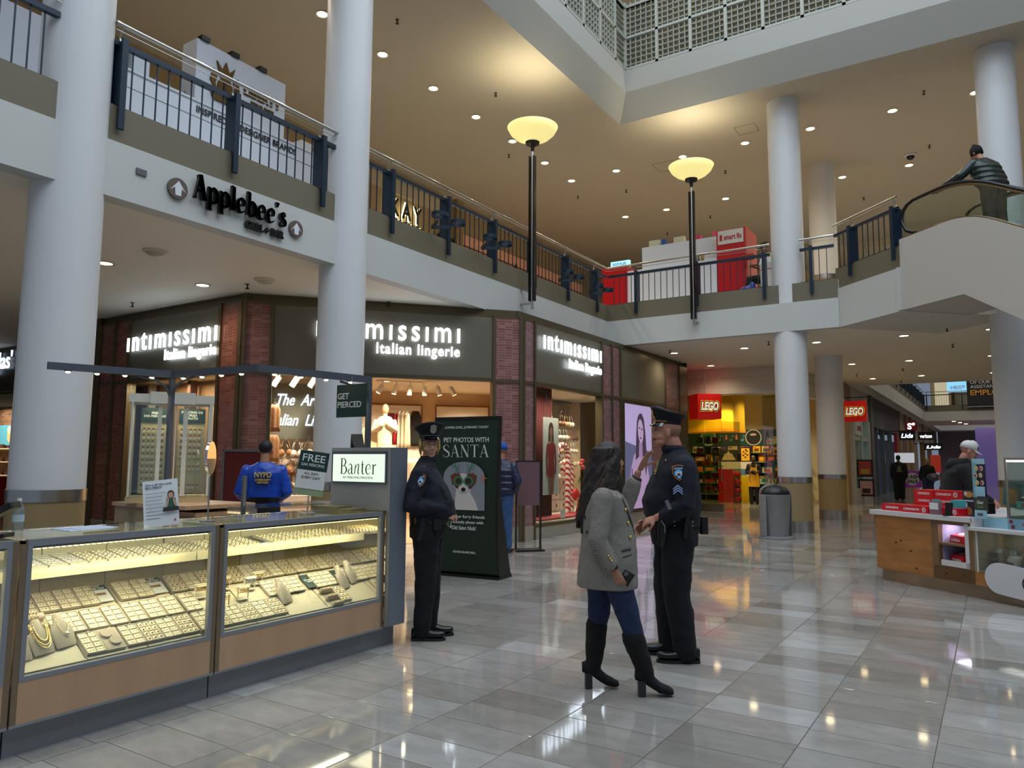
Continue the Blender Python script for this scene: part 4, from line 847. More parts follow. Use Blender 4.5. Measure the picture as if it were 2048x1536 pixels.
for cx in (-9.55, -7.78):
    q += [(eg(cx, 2.44, .31, .31, 32), WR), (eg(cx, 2.44, .275, .275, 32), (16, 20, 18) if cx > -9 else (60, 120, 90))]
q += [([(-7.85, 2.5), (-7.71, 2.5), (-7.71, 2.6), (-7.85, 2.6)], (190, 20, 20)), (eg(-9.55, 2.42, .16, .08), (210, 120, 50))]
for x in (-8.9, -8.5, -6.75): q += [([(x, 2.36), (x+.14, 2.36), (x+.14, 2.5), (x, 2.5)], (190, 30, 30)), ([(x+.05, 2.36), (x+.09, 2.36), (x+.09, 2.56), (x+.05, 2.56)], WR)]
for x in (-8.65, -8.2, -9.1): q += [(eg(x, 2.34, .06, .045), (90, 150, 150)), ([(x+.04, 2.34), (x+.06, 2.34), (x+.06, 2.56), (x+.04, 2.56)], (90, 150, 150)), ([(x+.04, 2.5), (x+.14, 2.46), (x+.14, 2.5), (x+.04, 2.56)], (90, 150, 150))]
art(t, F, q)
text('LEGO', .09, (-7.78, 29.27, 2.55), (1, 0, 0), (0, -1, 0), PAPER, t, 'logo', .001, .004)
BKD = mat('toy_shelf_back', (30, 28, 24), .7); SHG = mat('green_glass_shelf', (70, 130, 110), .2)
MBk = MB(); tag(MB().box(-12, -6.0, 29.35, 29.5, .05, 2.1).out('shelf_backing', BKD), 'dark backing board of the toy wall shelves', 'backing board')
for z in (.25, .68, 1.1, 1.5, 1.86): tag(MB().box(-12, -6.0, 28.95, 29.35, z-.03, z).out('toy_shelf', SHG), 'green-edged glass shelf on the back wall of the toy store', 'shelf', 'toy store back shelves')
rt = random.Random(5); TC = [(180, 30, 24), (30, 90, 140), (226, 170, 30), (60, 60, 64), (30, 110, 80), (180, 180, 170), (110, 60, 36), (200, 110, 40), (90, 70, 120)]
def toybox(x, y, z, w, h, c, grp, lab='boxed toy set standing on a shelf of the toy store'):
    o = tag(MB().box(-w/2, w/2, -.05, .05, 0, h).out('toy_box', mat('toy_card_%d' % c, TC[c], .4), loc=(x, y, z)), lab, 'toy box', grp)
    a, b = rt.sample(range(9), 2); MB().box(-w*.32, w*.32, -.056, -.05, h*.18, h*.62).out('box_picture', mat('toy_card_%d' % a, TC[a], .4), o); MB().box(-w*.4, -w*.1, -.057, -.05, h*.72, h*.9).out('box_logo', mat('toy_card_%d' % b, TC[b], .4), o); return o
for z in (.25, .68, 1.1, 1.5, 1.86):
    x = -10.9
    while x < -6.3:
        w = rt.choice([.2, .3, .4, .5]); h = rt.choice([.2, .26, .3]) if z < 1.8 else .24
        if not (z in (1.1, 1.5) and -8.9 < x < -7.6): toybox(x+w/2, 29.1, z, w-.03, h, rt.randrange(9), 'toy boxes on the back shelves')
        x += w+.03
F = faceM((0, 28.9, 0), (1, 0, 0), (0, -1, 0))
t = thing('flower_picture_box', 'framed picture box of yellow flowers on the top toy shelf', 'toy box', (-8.0, 28.92, 1.5)); MB().box(-.2, .2, 0, .08, 0, .56).out('box', BLACK, t); art(t, faceM((0, -.002, .28), (1, 0, 0), (0, -1, 0)), [([(-.16, -.24), (.16, -.24), (.16, .24), (-.16, .24)], (222, 170, 40))]+[(eg(x, y, .035, .035, 10), (60, 40, 20)) for x, y in ((-.07, .1), (.06, .13), (0, .03), (-.08, -.03), (.08, -.02), (0, -.1), (.02, .18))])
t = thing('castle_box', 'boxed palace model with white domes on the toy shelf', 'toy box', (-8.65, 28.92, 1.5)); MB().box(-.34, .34, 0, .08, 0, .46).out('box', BKD, t); art(t, faceM((0, -.002, .2), (1, 0, 0), (0, -1, 0)), [([(-.28, -.14), (.28, -.14), (.2, 0), (-.2, 0)], (204, 180, 140))]+[(eg(x, .0+h_, .03, h_+.03, 10), (214, 200, 170)) for x, h_ in ((-.14, .04), (-.07, .06), (0, .1), (.07, .06), (.14, .04))])
t = thing('demo_screen', 'pale lit panel with a toy picture behind the apron employee', 'display', (-8.3, 28.9, .95)); MB().box(-.65, .65, 0, .06, 0, .55).out('panel', mat('panel_lit', (190, 180, 160), .4, emit=.2), t); MB().box(-.3, .35, -.03, 0, -.22, .28).out('picture', mat('pic_blue', (90, 130, 150), .4), t); q = MB(); [q.ell((rt.uniform(-.25, .25), -.04, rt.uniform(-.15, .2)), (.04, .02, .04), 8, 6) for _ in range(14)]; q.out('coloured_dots', mat('toy_card_0', TC[0]), t)
t = thing('red_display_tower', 'red display tower with shiny red balls inside the toy store entrance', 'display', (-8.35, 27.9, 0)); MB().rbox(-.36, .2, -.2, .2, 0, 1.22, .02).out('body', mat('bright_red', (206, 14, 10), .3), t)
for k in range(4): MB().ell((.34, -.05, .12+k*.3), (.13, .13, .13)).out('ball', mat('red_ball', (190, 10, 14), .12, .3), t, smooth=True)
tag(MB().rbox(-7.95, -7.62, 27.9, 28.4, 0, .98, .03).out('yellow_stand', mat('bright_yellow', (240, 206, 20), .4)), 'bright yellow stand beside the apron employee', 'stand')
def glasspane(M, x0, x1, z0, z1, n='toy_glass'): w = MB(M).box(x0, x1, 0, .012, z0, z1).out('window_2', glass('yellow_tinted_glass', (226, 224, 190), .3)); struct(w); return w
G0 = Matrix.Translation((0, LY-.02, 0)); glasspane(G0, -8.05, -7.5, .22, 3.55); glasspane(G0, -7.49, -6.98, .22, 3.55); MB(G0).box(-8.05, -6.95, -.08, .1, 0, .22).out('glass_base_rail', STEEL); tag(bpy.data.objects['glass_base_rail'], 'steel base rail under the toy store glass', 'base rail')
Gd = frameM((-6.98, LY, 0), (.35, .94, 0)); glasspane(Gd, 0, .9, .05, 2.75); G3 = Matrix.Translation((0, LY+.8, 0)); glasspane(G3, -5.95, -5.2, .1, 3.55)
for x in (-6.95, -6.1): tag(MB().tube([(x-.02, LY-.1, .9), (x-.02, LY-.16, .95), (x-.02, LY-.16, 1.35), (x-.02, LY-.1, 1.4)], .012, 6).out('door_pull', STEEL), 'steel pull handle on the '+('left' if x < -6.5 else 'right')+' toy store glass door', 'handle')
struct(MB().box(-8.05, -5.2, LY, LY+.06, 3.53, 3.57).out('trim_5', STEEL))
# glass side shelves with toys just behind the pane
for z in (.55, .95, 1.35, 1.75, 2.1):
    tag(MB().box(-8.2, -7.35, 23.6, 24.0, z-.02, z).out('toy_shelf', SHG), 'glass shelf behind the left toy store pane', 'shelf', 'window shelves of the toy store')
    for k in range(3): toybox(-8.05+k*.26, 23.8, z, .2, .18+.05*(k % 2), rt.randrange(9), 'toy boxes in the toy store window', 'boxed toy set on the window shelves of the toy store')
    tag(MB().box(-6.5, -5.6, 26.0, 26.4, z-.02, z).out('toy_shelf', SHG), 'glass shelf at the right side of the toy store', 'shelf', 'right shelves of the toy store')
    for k in range(4): toybox(-6.4+k*.22, 26.1, z, .18, .2+.05*(k % 2), rt.randrange(9), 'toy boxes at the right of the toy store', 'boxed toy set on the right shelves of the toy store')
for x_, y_, w_ in ((-9.6, 27.6, 90), (-8.2, 27.6, 110), (-7.0, 27.4, 110), (-6.2, 24.6, 70), (-7.8, 24.2, 70), (-6.6, 26.2, 70)): spot('toy_lamp', (x_, y_, 3.9), w_*1.5, (1, .84, .5), 140, .8, .07); spot('canopy_lamp', (-7.2, 24.4, 3.9), 60, (1, .8, .4), 60, .5, .05, rot=(20, 20, 0))
# brand cube and blade sign
def bubble(p, o, xd, nd, w, h):
    Y_ = mat('logo_yellow', (230, 180, 30), .4, emit=.35); K_ = BL; W_ = mat('logo_cream', (232, 226, 206), .4, emit=.6)
    o = V(o); n = V(nd)
    for i, (m, off, kw) in enumerate(((Y_, .055, 1.16), (K_, .04, 1.09), (W_, .018, 1.))):
        text('LEGO', .5, o+n*(.004+.004*i), xd, nd, m, p, 'logo_letters', .002, off, 'CENTER', shear=.18, w=w*kw, h=h*(1+(kw-1)*2.2))
LRED = mat('brand_red', (200, 16, 12), .4, emit=.22)
t = thing('brand_cube', 'glowing red cube sign hanging inside the toy store glass', 'sign', (-7.40, 21.76, 2.785), radians(40)); MB().box(0, .74, 0, .7, 0, .75).out('cube', LRED, t); bubble(t, (.38, -.002, .38), (1, 0, 0), (0, -1, 0), .54, .26); MB().tube([(.35, .3, .75), (.35, .3, 1.57)], .01, 6).out('rod', STEEL, t)
t = thing('blade_sign', 'red square toy brand sign hanging from a bar beyond the columns', 'sign', (-3.97, 28.0, 2.9)); MB().box(-.37, .37, 0, .1, 0, .72).out('panel', LRED, t); bubble(t, (0, -.002, .36), (1, 0, 0), (0, -1, 0), .56, .26); MB().box(-.6, .45, .03, .06, .83, .86).box(-.25, -.24, .04, .05, .72, .83).box(.24, .25, .04, .05, .72, .83).out('hanger_bar', BLACK, t)
# ================================================================ FAR CORRIDOR
CW = mat('corridor_white', (196, 192, 184), .5)
struct(MB().box(-4.65, -4.4, 28.9, 29.6, 0, SB).out('wall_pier_1', mat('tan_pier', (150, 122, 78), .5)))
struct(MB().box(-4.6, -4.4, 30.2, 34.8, 3.2, SB).out('wall_arch_store', CW)); w = struct(MB().box(-4.6, -4.35, 30.2, 30.5, 0, 3.2).box(-4.6, -4.35, 32.2, 32.4, 0, 3.2).box(-4.6, -4.35, 34.3, 34.8, 0, 3.2).box(-4.55, -4.38, 30.5, 34.3, 2.35, 2.5).box(-4.55, -4.38, 30.5, 34.3, 0, .5).out('wall_arch_frame', CW))
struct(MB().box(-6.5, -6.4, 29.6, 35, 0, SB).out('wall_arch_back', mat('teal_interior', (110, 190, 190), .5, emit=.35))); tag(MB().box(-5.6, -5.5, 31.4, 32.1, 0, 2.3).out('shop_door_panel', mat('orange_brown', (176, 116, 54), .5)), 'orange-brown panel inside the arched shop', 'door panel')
t = thing('cafe_logo_sign', 'white sign with a red drawn logo on the arched shop', 'sign', (-4.36, 32.3, 2.85)); MB().box(-.02, .0, -1.5, .3, -.3, .4).out('panel', PAPER, t); text('auntie', .4, (.01, -.6, 0), (0, 1, 0), (1, 0, 0), mat('logo_red', (180, 40, 50), .5), t, 'logo', .002, .0)
for k, (z, c, nm) in enumerate(((.95, (186, 60, 64), 'upper red festive'), (.2, (206, 150, 150), 'lower pink'))):
    t = thing('menu_poster', nm+' poster on the stand outside the arched shop', 'poster', (-4.2, 31.6+.2*k, z)); MB().box(-.28, .28, 0, .04, 0, .66).out('frame', BLACK, t); MB().box(-.22, .22, -.01, 0, .08, .60).out('print', mat('poster%d' % k, c, .5), t); MB().box(-.14, .14, -.014, -.01, .12, .3).out('picture', mat('poster_pic%d' % k, ((190, 150, 60), (60, 40, 30))[k], .5), t)
struct(MB().box(-4.6, -4.3, 34.8, 35.6, 0, SB).out('wall_pier_2', mat('grey_pier', (104, 100, 98), .6)))
CH = mat('charcoal_stone', (62, 58, 62), .6, noise=(1.5, .2)); struct(MB().box(-4.6, -4.35, 35.6, 46.5, 3.05, SB).out('wall_dark_store', CH)); struct(MB().box(-7, -6.9, 35.6, 47, 0, 3.1).out('wall_dark_store_back', mat('dark_store_back', (26, 26, 32), .6)))
struct(MB().box(-6.8, -4.5, 35.7, 47, 3.05, 3.1).out('ceiling_dark_store', CH)); t = tag(MB().box(-6.4, -6.3, 38, 44, 2.0, 2.7).out('lit_shop_sign', mat('shop_sign_lit', (170, 214, 230), .5, emit=1.4)), 'pale blue lit panel deep inside the dark shop', 'lit panel')
for y in (37.5, 40, 43): tag(MB().box(-4.6, -4.4, y, y+.12, 0, 3.05).out('shop_mullion', GREYM), 'grey mullion of the dark corridor shop', 'mullion', 'dark shop mullions')
for i, (y, c, zt) in enumerate(((46.5, (150, 122, 78), SB), (50.2, (160, 130, 110), SB), (53, (150, 122, 78), SB), (56.5, (170, 160, 150), SB), (63, (150, 122, 78), SB), (70, (160, 140, 110), SB))): struct(MB().box(-4.6, -4.3, y, y+.9, 0, zt).out('wall_pier_%d' % (i+3), mat('pier%d' % i, c, .5)))
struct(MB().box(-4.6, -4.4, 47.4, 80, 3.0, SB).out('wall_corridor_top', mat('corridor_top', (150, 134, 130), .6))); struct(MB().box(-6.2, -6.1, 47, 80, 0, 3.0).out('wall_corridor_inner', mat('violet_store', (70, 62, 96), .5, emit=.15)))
t = tag(MB().box(-4.45, -4.3, 44.6, 45.2, 0, 3.1).out('red_pilaster', RED), 'red lit strip beside the dark corridor shop', 'pilaster')
def blade(name, lab, x, y, z, w, h, s, c, lc, em=1.6, sh=.0):
    t = thing(name, lab, 'sign', (x, y, z)); MB().box(-w/2, w/2, 0, .1, -h/2, h/2).out('panel', mat('blade_'+s[:4], c, .4), t); text(s, h, (0, -.005, 0), (1, 0, 0), (0, -1, 0), mat('blade_letters_'+s[:4], lc, .4, emit=em), t, 'lettering', .004, .012, 'CENTER', shear=sh, w=w*.78, h=h*.5); MB().box(-w/2-.5, w/2, .04, .06, h/2, h/2+.04).out('bracket', BLACK, t)
blade('hat_store_sign', 'small black hat shop sign on the dark storefront, nearer one', -3.42, 40, 2.78, .66, .42, 'Lids', (14, 14, 16), (230, 244, 255), 1.6, .2)
blade('hat_store_sign', 'black hat shop sign hanging lower beyond the phone carrier sign', -2.7, 46, 2.35, .88, .33, 'Lids', (14, 14, 16), (230, 244, 255), 1.6, .2)
blade('carrier_sign', 'black phone carrier sign above the lower hat shop sign', -3.07, 46.5, 2.95, .75, .4, 'verizon', (14, 14, 16), (240, 240, 240), 1.2)
t = thing('round_brand_sign', 'red round sign with a white S above the nearer hat shop sign', 'sign', (-3.3, 41, 3.25)); MB(faceM((0, 0, 0), (1, 0, 0), (0, -1, 0))).cyl(0, 0, 0, .08, .28, 24).out('disc', RED, t); text('S°', .4, (0, -.09, 0), (1, 0, 0), (0, -1, 0), SIGNW, t, 'lettering', .004, .01)
t = thing('sale_stand', 'purple floor sign with a white disc reading flash sale', 'sign', (-3.0, 36.5, 0)); MB().box(-.34, .34, 0, .04, .45, 1.15).out('panel', mat('purple_card', (140, 40, 150), .5, emit=.1), t); MB().box(-.36, -.33, 0, .04, 0, 1.15).box(.33, .36, 0, .04, 0, 1.15).out('frame', WHITE, t); MB(faceM((0, -.003, .8), (1, 0, 0), (0, -1, 0))).cyl(0, 0, 0, .003, .27, 24).out('disc', PAPER, t); text('FLASH\nSALE', .2, (0, -.01, .8), (1, 0, 0), (0, -1, 0), BLACK, t, 'lettering', .001, .006)
t = tag(MB().box(-2.75, -2.3, 44, 44.05, 1.0, 1.9).out('red_board', mat('orange_red', (200, 60, 40), .5, emit=.2)), 'orange-red promotional board behind the green-haired person', 'board')
t = tag(MB().box(-4.3, -3.4, 43, 43.05, 1.5, 2.0).out('lit_letters_board', mat('white_lit', (210, 214, 220), .5, emit=.5)), 'white lit letter board behind the person in the black jacket', 'board')
# far bridge details
t = railing('balcony_railing', 'dark railing along the far left balcony of the corridor', (-3.85, 58.3), (0, -1, 0), 27.6, [.4+k*2.2 for k in range(13)]); 
t = railing('balcony_railing', 'dark railing on the far bridge behind the dental banner', (-3.8, 58.4), (1, 0, 0), 8, [.1, 2.2, 4.3, 6.4]); t.scale = (1, -1, 1)
t = railing('balcony_railing', 'dark railing on the farthest balcony of the corridor', (-3.85, 75.8), (0, -1, 0), 9.5, [.4+k*2.2 for k in range(4)])
t = thing('hanging_banner', 'black banner about dental assistants being employed on the far bridge', 'banner', (.2, 58.1, 5.25)); MB().box(-1.5, 1.9, 0, .03, 0, 1.95).out('cloth', mat('banner_black', (26, 26, 28), .6), t); MB().box(-1.52, 1.92, -.01, .03, -.04, 0).out('hem_bar', STEEL, t)
text('OF OUR DENTAL\nASSISTANTS ARE', .3, (-1.3, -.01, 1.45), (1, 0, 0), (0, -1, 0), PAPER, t, 'lettering', .002, .0, 'LEFT', w=2.4); text('EMPLOYED', .5, (-1.3, -.01, .92), (1, 0, 0), (0, -1, 0), mat('banner_gold', (226, 150, 40), .5), t, 'lettering', .002, .01, 'LEFT', w=2.6, h=.36); text('90%', .5, (0, -.01, 1.85), (1, 0, 0), (0, -1, 0), PAPER, t, 'lettering', .002, .01)
t = thing('candied_fruit_sign', 'pale blue lit sign with red Chinese characters beyond the far bridge', 'sign', (-1.9, 60, 6.75)); MB().box(-.62, .62, 0, .1, -.33, .4).out('panel', mat('sign_blue_lit', (130, 196, 236), .5, emit=1.0), t); text('冰糖葫芦', .3, (0, -.01, -.05), (1, 0, 0), (0, -1, 0), mat('sign_red', (190, 30, 60), .5), t, 'lettering', .002, .0, w=.95)
struct(MB().box(-3.9, 8, 66.2, 66.4, SL, UZ).out('wall_far_upper', mat('far_upper_wall', (196, 180, 140), .6))); tag(MB().box(-3.6, -2.7, 66.0, 66.15, 5.5, 8.5).out('far_shop_window', mat('far_window_lit', (220, 206, 170), .5, emit=.5)), 'cream lit shop window beyond the far bridge', 'shop window'); tag(MB().box(-2.5, -2.3, 66.0, 66.15, SL, 9).out('far_pilaster', BRN), 'brown pilaster beyond the far bridge', 'pilaster')
struct(MB().box(-14.0, -3.95, 44.8, 45, SL, UZ).out('wall_upper_back', mat('upper_back_wall', (205, 186, 120), .7))); struct(MB().box(-12, 8, 32.2, 32.4, 8.7, UZ).out('wall_upper_bulkhead', mat('bulkhead_cream', (206, 190, 140), .7)))
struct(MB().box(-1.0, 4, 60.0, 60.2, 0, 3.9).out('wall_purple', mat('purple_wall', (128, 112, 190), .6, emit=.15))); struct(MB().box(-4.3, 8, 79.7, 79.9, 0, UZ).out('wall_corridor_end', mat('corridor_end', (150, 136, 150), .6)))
area('corridor_lamp', (-.5, 34, 9.2), (0, 0, 0), 5, 260, (1, .9, .78), 20); area('corridor_lamp', (-.5, 50, 9.2), (0, 0, 0), 5, 260, (1, .92, .82), 14); area('corridor_lamp', (-.5, 62, 4.3), (0, 0, 0), 3, 60, WARM, 6); area('corridor_lamp', (-.5, 71, 9.0), (0, 0, 0), 4, 160, (1, .92, .9), 8)
for k in range(3): tag(MB().cyl(-2.2+k*.3, 59.6+k*2.1, SB-.01, SB, .11, 16).out('downlight', LAMP), 'small ceiling light under the far bridge', 'ceiling light', 'far bridge downlights')
struct(MB().box(7.9, 8.1, 16.8, 80, 0, UZ).out('wall_right_corridor', mat('right_wall', (180, 168, 148), .6)))
# ================================================================ JEWELLERY KIOSK
FX_ = -4.19; CREAMM = mat('tray_cream', (196, 184, 156), .6); PAD = mat('pad_ivory', (226, 216, 190), .7); GOLD = mat('gold', (240, 204, 130), .22, 1.); SILV = mat('silver', (210, 210, 214), .2, 1.)
LINEN = mat('linen_taupe', (176, 162, 142), .85, bump=(200, .2)); FRM = mat('case_grey_metal', (140, 143, 148), .4, .3); KICK = mat('kick_grey', (132, 136, 140), .4, .25)
BACKP = mat('case_back_panel', (170, 158, 124), .5); LEDM = mat('led_strip', (255, 236, 190), .4, emit=4, ecol=(255, 226, 160)); CG = glass('case_glass', (240, 246, 242), .35)
CASEX = {'n': 0}
def case(y0, y1, lab):
    t = thing('jewelry_case', lab, 'display case', (FX_, (y0+y1)/2, 0)); L = y1-y0; a, b = -L/2, L/2
    MB().box(-.62, -.055, a, b, 0, .15).out('kick_base', KICK, t)
    MB().box(-.03, 0, a, b, .15, .165).out('base_rail', FRM, t)
    MB().box(-.03, -.0, a+.03, b-.03, .165, .37).out('wood_panel', WOODL, t)
    MB().box(-.62, -.03, a, b, .33, .36).out('deck', CREAMM, t)
    f = MB(); f.box(-.03, .002, a+.03, b-.03, .37, .395); f.box(-.03, .002, a+.03, b-.03, 1.045, 1.08); f.box(-.03, .002, a+.03, a+.055, .395, 1.045); f.box(-.03, .002, b-.055, b-.03, .395, 1.045); f.box(-.62, -.6, a, b, 1.04, 1.075)
    f.box(-.62, .0, a, a+.02, 1.06, 1.075); f.out('metal_frame', FRM, t)
    for u_ in (a, b-.03): MB().box(-.03, 0, u_, u_+.03, .165, 1.075).out('side_stile', mat('case_bronze_stile', (126, 108, 86), .4, .3), t)
    MB().box(-.018, -.012, a+.05, b-.05, .39, 1.05).out('front_glass', CG, t)
    MB().box(-.61, -.005, a+.01, b-.01, 1.076, 1.084).out('top_glass', CG, t)
    q = MB(); n = max(3, int(L/.3)); [q.box(-.62, -.605, a+L*k/n+.003, a+L*(k+1)/n-.003, .36, 1.04) for k in range(n)]; q.out('back_panel', BACKP, t)
    MB().box(-.60, -.235, a, b, .845, .862).box(-.245, -.23, a, b, .84, .895).out('shelf', mat('shelf_cream', (226, 212, 168), .5), t)
    MB().box(-.06, -.03, a+.05, b-.05, 1.03, 1.045).out('light_channel', BLACK, t)
    q = MB(); m = int(L/.032); [q.box(-.055, -.035, a+.06+k*.032, a+.076+k*.032, 1.024, 1.031) for k in range(m-3)]; q.out('led_strip', LEDM, t)
    o = area('case_lamp', (-.10, 0, 1.02), (0, 0, 0), .05, 4.6*L, (1, .87, .64), L-.25, t); o.rotation_euler = (0, radians(38), 0)
    o = area('case_lamp', (-.25, 0, .835), (0, 0, 0), .04, 2.6*L, (1, .87, .64), L-.2, t); o.rotation_euler = (0, radians(-8), 0)
    return t
case(.74, 1.88, 'jewelry counter case at the far left edge below the card terminal')
case(1.89, 3.05, 'jewelry counter case with necklace busts and bracelet rolls in its left half')
case(3.06, 4.60, 'jewelry counter case beside the lightbox tower, with bangle stands inside')
t = thing('jewelry_case', 'end section of the jewelry counter case just behind the lightbox tower', 'display case', (FX_, 4.98, 0)); EP_ = [(-.62, -.38), (-.07, -.38), (-.03, -.16), (-.47, .35), (-.62, .35)]; MB().prism([(-.62, -.38), (-.3, -.38), (-.3, -.16), (-.55, .3), (-.62, .3)], 0, .3).prism(EP_, .3, .36).prism(EP_, 1.05, 1.075).out('body', BACKP, t); MB().prism([(-.03, -.16), (-.47, .35), (-.62, .35), (-.62, .34), (-.48, .34), (-.045, -.16)], .36, 1.05).out('side_panel', FRM, t); MB().box(-.62, -.60, -.38, .35, .36, 1.05).out('back_panel', BACKP, t); MB().box(-.60, -.5, -.38, .33, .845, .862).out('shelf', CREAMM, t); area('case_lamp', (-.3, 0, 1.0), (0, 0, 0), .3, 3.5, (1, .84, .56), .6, t)
# prototypes: tray with pads and jewels; local x = width (world Y), local y = up the slope, local z = normal
def tray(name, w, l, nx, ny, kind, lab, grp):
    t = thing(name, lab, 'jewelry tray', group=grp); q = MB(); r_ = .004
    q.box(-w/2, w/2, -l/2, l/2, 0, .006).box(-w/2, -w/2+r_, -l/2, l/2, 0, .02).box(w/2-r_, w/2, -l/2, l/2, 0, .02).box(-w/2, w/2, -l/2, -l/2+r_, 0, .02).box(-w/2, w/2, l/2-r_, l/2, 0, .02); q.out('tray_body', CREAMM, t)
    p = MB(); j = MB(); rr = random.Random(nx*7+ny)
    for i in range(nx):
        for k in range(ny):
            x = -w/2+w*(i+.5)/nx; y = -l/2+l*(k+.5)/ny; a, b = w/nx*.40, l/ny*.38
            p.box(x-a, x+a, y-b, y+b, .006, .016)
            if kind == 'ring': j.lathe([(.0055, .016), (.007, .018), (.0055, .022)], 8, Matrix.Translation((x, y-.003, 0))); j.box(x-.003, x+.003, y-.006, y+.0, .02, .026)
            else:
                for s in (-.4, .4): j.ell((x+a*s, y, .019), (.0035, .0035, .003), 6, 4)
    p.out('pads', PAD, t); j.out('jewels', GOLD if kind != 'silver' else SILV, t); return t
GL = 'earrings and rings in the lower cases'
PR = {'a': tray('earring_tray', .108, .165, 2, 4, 'ear', 'small cream earring tray on the sloped lower deck', GL+' a'), 'b': tray('ring_tray', .108, .165, 3, 4, 'ring', 'small cream ring tray on the sloped lower deck', GL+' b'),
      's': tray('shelf_ring_tray', .105, .24, 3, 6, 'ring', 'cream ring tray on the upper glass case shelf', 'ring trays on the shelf'), 'v': tray('shelf_silver_tray', .105, .24, 3, 6, 'silver', 'cream tray of silver pieces on the upper case shelf', 'silver trays on the shelf')}
used_ = set()
SLP = math.atan2(.30, .48)
def trayM(y, u, lift=.0):
    """on the slope: y along the counter, u = 0..1 up the slope"""
    x = -4.245-u*.48; z = .405+u*.30+lift
    ex = V((0, 1, 0)); ey = V((-cos(SLP), 0, sin(SLP))); ez = ex.cross(ey); M = Matrix((ex, ey, ez)).transposed().to_4x4(); M.translation = (x, y, z); return M
def puttray(k, M, lab=None):
    pr = PR[k]
    if k in used_: o = dup(pr, (0, 0, 0))
    else: used_.add(k); o = pr
    o.matrix_world = M
    if lab: o['label'] = lab
    return o
# base platforms
def platforms(ys):
    for a, b in zip(ys, ys[1:]):
        M = trayM((a+b)/2, .5, -.02); q = MB(); w = (b-a)/2-.006; q.box(-w, w, -.285, .285, -.02, .012); q.box(-w, w, -.285, -.275, -.05, .02); q.box(-w, w, -.275, .28, -.045, -.035)
        o = q.out('base_platform', CREAMM); o.matrix_world = M; tag(o, 'sloped cream display platform carrying the jewelry trays', 'display platform', 'display platforms in the cases')
P1 = [.82, 1.18, 1.52, 1.84]; P2 = [1.945, 2.285, 2.635, 2.99]; P3 = [3.01, 3.10, 3.41, 3.695, 4.06, 4.30, 4.60, 4.78]
for P in (P1, P2, P3): platforms(P)
def row(y0, y1, u, skip=(), kinds='ab'):
    n = max(1, round((y1-y0)/.116)); st = (y1-y0)/n; i = 0
    for k in range(n):
        y = y0+st*(k+.5)
        if any(a <= y <= b for a, b in skip): continue
        puttray(kinds[k % len(kinds)], trayM(y, u))
row(1.95, 3.0, .85, [(1.94, 2.04), (2.50, 2.62), (2.86, 2.98)], 'a'); row(2.13, 2.985, .5, [], 'a'); row(2.29, 2.985, .17, [(2.38, 2.52)], 'ab')
row(3.0, 5.2, .85, [], 'ba'); row(3.65, 5.0, .5, [(4.02, 4.14), (4.34, 4.44)], 'a'); row(3.0, 3.12, .5, [], 'a'); row(3.0, 3.69, .17, [], 'ab'); row(4.07, 4.32, .17, [(4.07, 4.18)], 'ab'); row(4.62, 4.78, .17, [], 'a')
row(.82, 1.84, .85, [], 'a'); row(.82, 1.5, .5, [], 'a')
def shelfrow(y0, y1, kinds):
    n = round((y1-y0)/.112); st = (y1-y0)/n
    for k in range(n):
        kk = kinds[k % len(kinds)]
        if kk == '-': continue
        M = Matrix.Translation((-4.61, y0+st*(k+.5), .895)) @ Matrix.Rotation(radians(8), 4, 'Y') @ Matrix.Rotation(radians(90), 4, 'Z'); puttray(kk, M)
shelfrow(1.95, 3.06, '-vvvssssss'); shelfrow(3.06, 4.95, 'sssss-ssssssssssssss'); shelfrow(.82, 1.84, 'v')
t = thing('charm_tray', 'tray of white and black butterfly charms at the left end of the upper shelf', 'jewelry tray', (-4.6, 2.0, .866)); MB().box(-.12, .12, -.05, .05, 0, .02).out('tray_body', CREAMM, t); q = MB(); rr = random.Random(1); [q.box(x-.012, x+.012, y-.008, y+.012, .02, .024, Matrix.Rotation(rr.uniform(-.3, .3), 4, 'X')) for x in (-.08, -.03, .03, .08) for y in (-.028, .0, .028)]; q.out('charms', SILV, t)
def card(y, u, w, l, top, lab, words, wc=(30, 60, 54)):
    t = thing('info_card', lab, 'card'); t.matrix_world = trayM(y, u, .01); MB().box(-w/2, w/2, -l/2, l/2, 0, .004).out('card', PAPER if top else DGREEN, t)
    if top: MB().box(-w/2, w/2, l/2-.04, l/2, .004, .005).out('header', DGREEN, t)
    text(words, .02, (0, l/2-.02 if top else 0, .006), (1, 0, 0), (0, 0, 1), PAPER, t, 'lettering', .0004, .0005, 'CENTER', w=w*.8); 
    if top: q = MB(); [q.box(-w*.35+k*.012, -w*.35+k*.012+.008, -.02, .0, .004, .009) for k in range(6)]; q.out('earring_pieces', GOLD, t)
card(2.56, .85, .11, .15, 1, 'white card with a green take-home header in the middle jewelry case', 'TAKE IT\nHOME TODAY'); card(2.92, .85, .11, .15, 1, 'white card with a green header at the right end of the middle case', 'TAKE IT\nHOME TODAY'); card(2.02, .42, .12, .16, 1, 'white card reading get it now behind the necklace busts', 'IT NOW')
card(4.08, .5, .11, .15, 0, 'dark green card with 10 to 40 percent lettering, left one in the right case', '10-40%\nOFF'); card(4.39, .5, .10, .15, 0, 'dark green card near the right end of the right case', '10-40%\nOFF')
t = thing('info_card', 'white picture card lying among the shelf trays in the right case', 'card', (-4.6, 3.68, .875)); MB().box(-.11, .11, -.05, .05, 0, .012).out('card', PAPER, t); MB().box(-.02, .05, -.01, .03, .012, .013).out('print', DGREEN, t)
